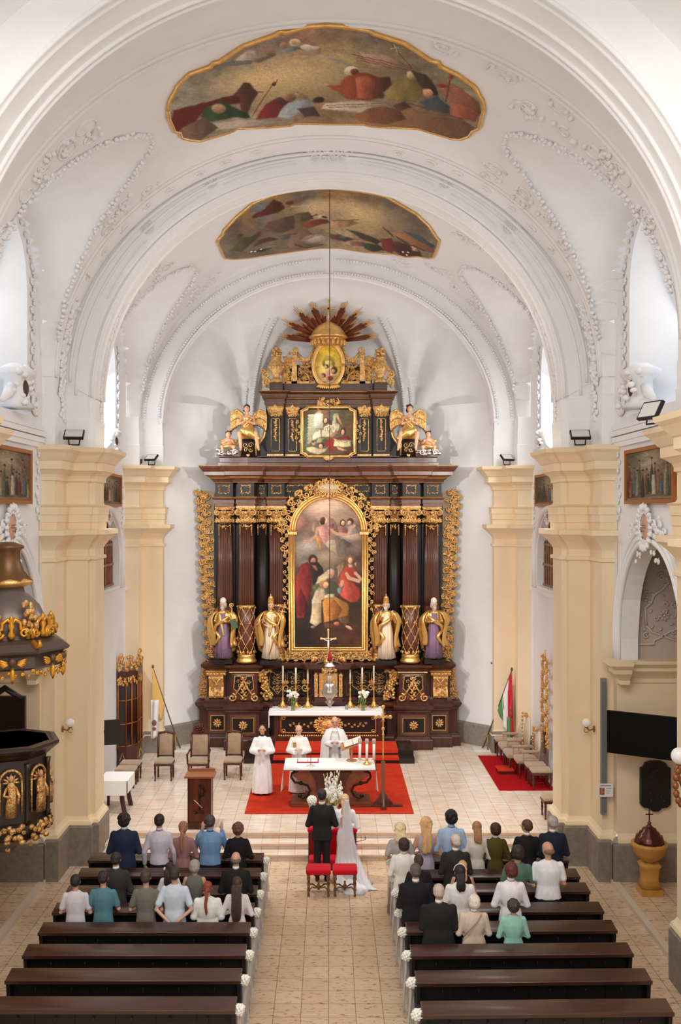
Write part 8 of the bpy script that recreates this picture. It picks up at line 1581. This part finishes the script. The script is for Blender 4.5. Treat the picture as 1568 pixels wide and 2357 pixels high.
bishop(-3.16, 29.9, 1.92, VIO, 'statue of a bearded bishop in violet robe with crozier, outermost left on the high altar', 'white', True, 'crozier', 1, 'chest')
bishop(-1.72, 29.76, 1.92, CRR, 'statue in cream robe and gilded tiara holding a double cross, left of the great painting', 'gold', False, 'cross', -1, 'front')
bishop(1.73, 29.76, 1.92, CRR, 'statue of a grey-bearded pope with gilded tiara and raised hand, right of the great painting', 'gold', True, '', 1, 'up', False)
bishop(3.17, 29.9, 1.92, VIO, 'statue in violet robe and white mitre, outermost right on the high altar', 'white', True, '', -1, 'chest', False)
def angel(s, x, y, z, lab):
    r = empty('angel_statue', (x, y, z)); tag(r, lab, 'statue'); m = MB()
    H0 = Vector((0, 0, .12)); C0 = Vector((s * .03, -.02, .62)); m.loft([(0, 0, .05, .17, .14), (0, 0, .2, .15, .12), (s * .02, -.01, .42, .13, .1), (s * .03, -.01, .6, .17, .1), (s * .03, -.01, .68, .07, .06)], 18)
    m.tube([(s * .03, -.01, .66), (s * .035, -.02, .76)], [.05, .045], 10); m.ell((s * .045, -.03, .86), (.085, .095, .115), 14, 10); m.ell((s * .05, -.12, .85), (.015, .02, .02), 6, 5)
    for q in (-1, 1):
        limb(m, [Vector((q * .09, -.05, .12)), Vector((q * .24, -.3, .1)), Vector((q * (.32 if q == -s else .2), -.28, -.34))], [.1, .075, .045], 10); m.ell((q * (.34 if q == -s else .2), -.33, -.4), (.04, .09, .035), 8, 6)
        limb(m, [Vector((q * .17 + s * .03, -.02, .58)), Vector((q * .22 + s * .02, -.14, .4)), Vector((s * .06 + q * .04, -.2, .46))], [.055, .042, .032], 10)
        Wp = Vector((s * .06 + q * .04, -.2, .46)); hand(m, Wp, (-q * .5, -.3, .6), q, 1.5)
    m.build('carved_body', DSKIN, r, remesh=.014, smooth_it=2)
    m = MB(); m.ell((s * .045, -.005, .9), (.1, .1, .1), 12, 8); m.ell((s * .04, .06, .84), (.09, .07, .09), 10, 7)
    for k in range(14): m.ell((s * .045 + rnd.uniform(-.09, .09), rnd.uniform(.0, .1), .85 + rnd.uniform(-.08, .12)), (.035, .035, .035), 6, 4)
    m.build('hair', mat('carved_dark_hair', (66, 42, 32), .6, bump=(20, .6)), r)
    m = MB(); m.loft([(0, -.0, -.06, .2, .17), (0, -.04, .08, .24, .22), (0, -.02, .2, .2, .17), (s * .02, -.01, .38, .145, .12), (s * .03, -.01, .6, .15, .11)], 30, fold=.06, nf=8); m.tube([(s * .2, -.2, .2), (-s * .05, -.3, .12), (-s * .3, -.22, -.05), (-s * .3, -.1, -.25)], [.1, .14, .1, .05], 10); m.tube([(-s * .1, -.14, .55), (s * .05, -.16, .4), (s * .2, -.1, .22)], .04, 8); m.build('gilt_drapery', GC, r, remesh=.018, smooth_it=1)
    for q in (-1, 1):
        m = MB()
        for k in range(11):
            t = k / 10; a0 = Vector((q * (.1 + .42 * t), .14, .56 + .26 * math.sin(t * PI * .75))); L = .22 + .5 * t * (1.25 - .5 * t); ang = -PI / 2 - q * (.12 - .1 * t); m.M = None
            m.ell(a0 + Vector((math.cos(ang) * L / 2, .0, math.sin(ang) * L / 2)), (L / 2, .02, .045), 8, 5, RY(-ang))
            m.ell(a0 + Vector((math.cos(ang) * L / 4, -.02, math.sin(ang) * L / 4)), (L / 4, .025, .045), 8, 5, RY(-ang))
        m.tube([(q * .08, .12, .55), (q * .2, .13, .72), (q * .34, .13, .84), (q * .5, .13, .76), (q * .54, .13, .64)], [.05, .05, .045, .035, .02], 8); m.build('wing', GOLD, r)
angel(-1, -2.42, 30.1, 9.66, 'seated winged angel statue with gilded drapery on the left side of the upper altar'); angel(1, 2.42, 30.1, 9.66, 'seated winged angel statue with gilded drapery on the right side of the upper altar')
def putto(s, x, y, z, lab):
    r = empty('cherub_statue', (x, y, z)); tag(r, lab, 'statue'); m = MB(); m.loft([(0, 0, .22, .11, .1), (0, 0, .34, .12, .1), (0, 0, .48, .1, .08), (0, 0, .54, .05, .05)], 14); m.ell((0, -.02, .62), (.085, .09, .095), 12, 9); m.ell((0, -.1, .61), (.015, .02, .02), 6, 5)
    for q in (-1, 1): limb(m, [Vector((q * .06, -.04, .26)), Vector((q * .18, -.16, .24)), Vector((q * .16, -.14, .04))], [.07, .055, .035], 8); m.ell((q * .16, -.18, .0), (.03, .06, .025), 8, 5); limb(m, [Vector((q * .1, 0, .47)), Vector((q * .17, -.08, .36)), Vector((q * .08, -.16, .38))], [.042, .034, .026], 8); hand(m, (q * .08, -.16, .38), (-q * .6, -.4, .2), q, 1.1)
    m.build('carved_body', DSKIN, r, remesh=.012, smooth_it=2); m = MB(); m.ell((0, .01, .66), (.09, .09, .075), 10, 7)
    for k in range(12): m.ell((rnd.uniform(-.08, .08), rnd.uniform(-.03, .08), .66 + rnd.uniform(-.05, .07)), (.03, .03, .03), 6, 4)
    m.build('hair', mat('carved_dark_hair', (66, 42, 32), .6, bump=(20, .6)), r)
    for q in (-1, 1):
        m = MB()
        for k in range(5): a = -q * .2 + (PI if q < 0 else 0) + q * .12 * (k - 2) * -1; L = .2 - .02 * k; m.ell((q * .1 + math.cos(a) * L / 2, .09, .45 - .025 * k + math.sin(a) * L / 2), (L / 2, .012, .028), 6, 4, RY(-a))
        m.build('wing', GOLD, r)
    m = MB()
    for k in range(26): m.ell((rnd.uniform(-.32, .32), rnd.uniform(-.16, .1), rnd.uniform(.02, .16)), (.09, .07, .06), 8, 6)
    for q in (-1, 1): curl(m, q * .2, .08, -.18, .09, 0, 1.5, q, .03)
    m.build('silver_cloud', SILVER, r); m = MB()
    m.tube([(-s * .3, -.05, .3), (0, -.16, .26), (s * .3, -.06, .22)], [.02, .06, .03], 8); m.build('gilt_sash', GC, r)
putto(-1, -3.02, 30.12, 9.12, 'small seated cherub statue on silver clouds at the far left of the upper altar'); putto(1, 3.02, 30.12, 9.12, 'small seated cherub statue on silver clouds at the far right of the upper altar')
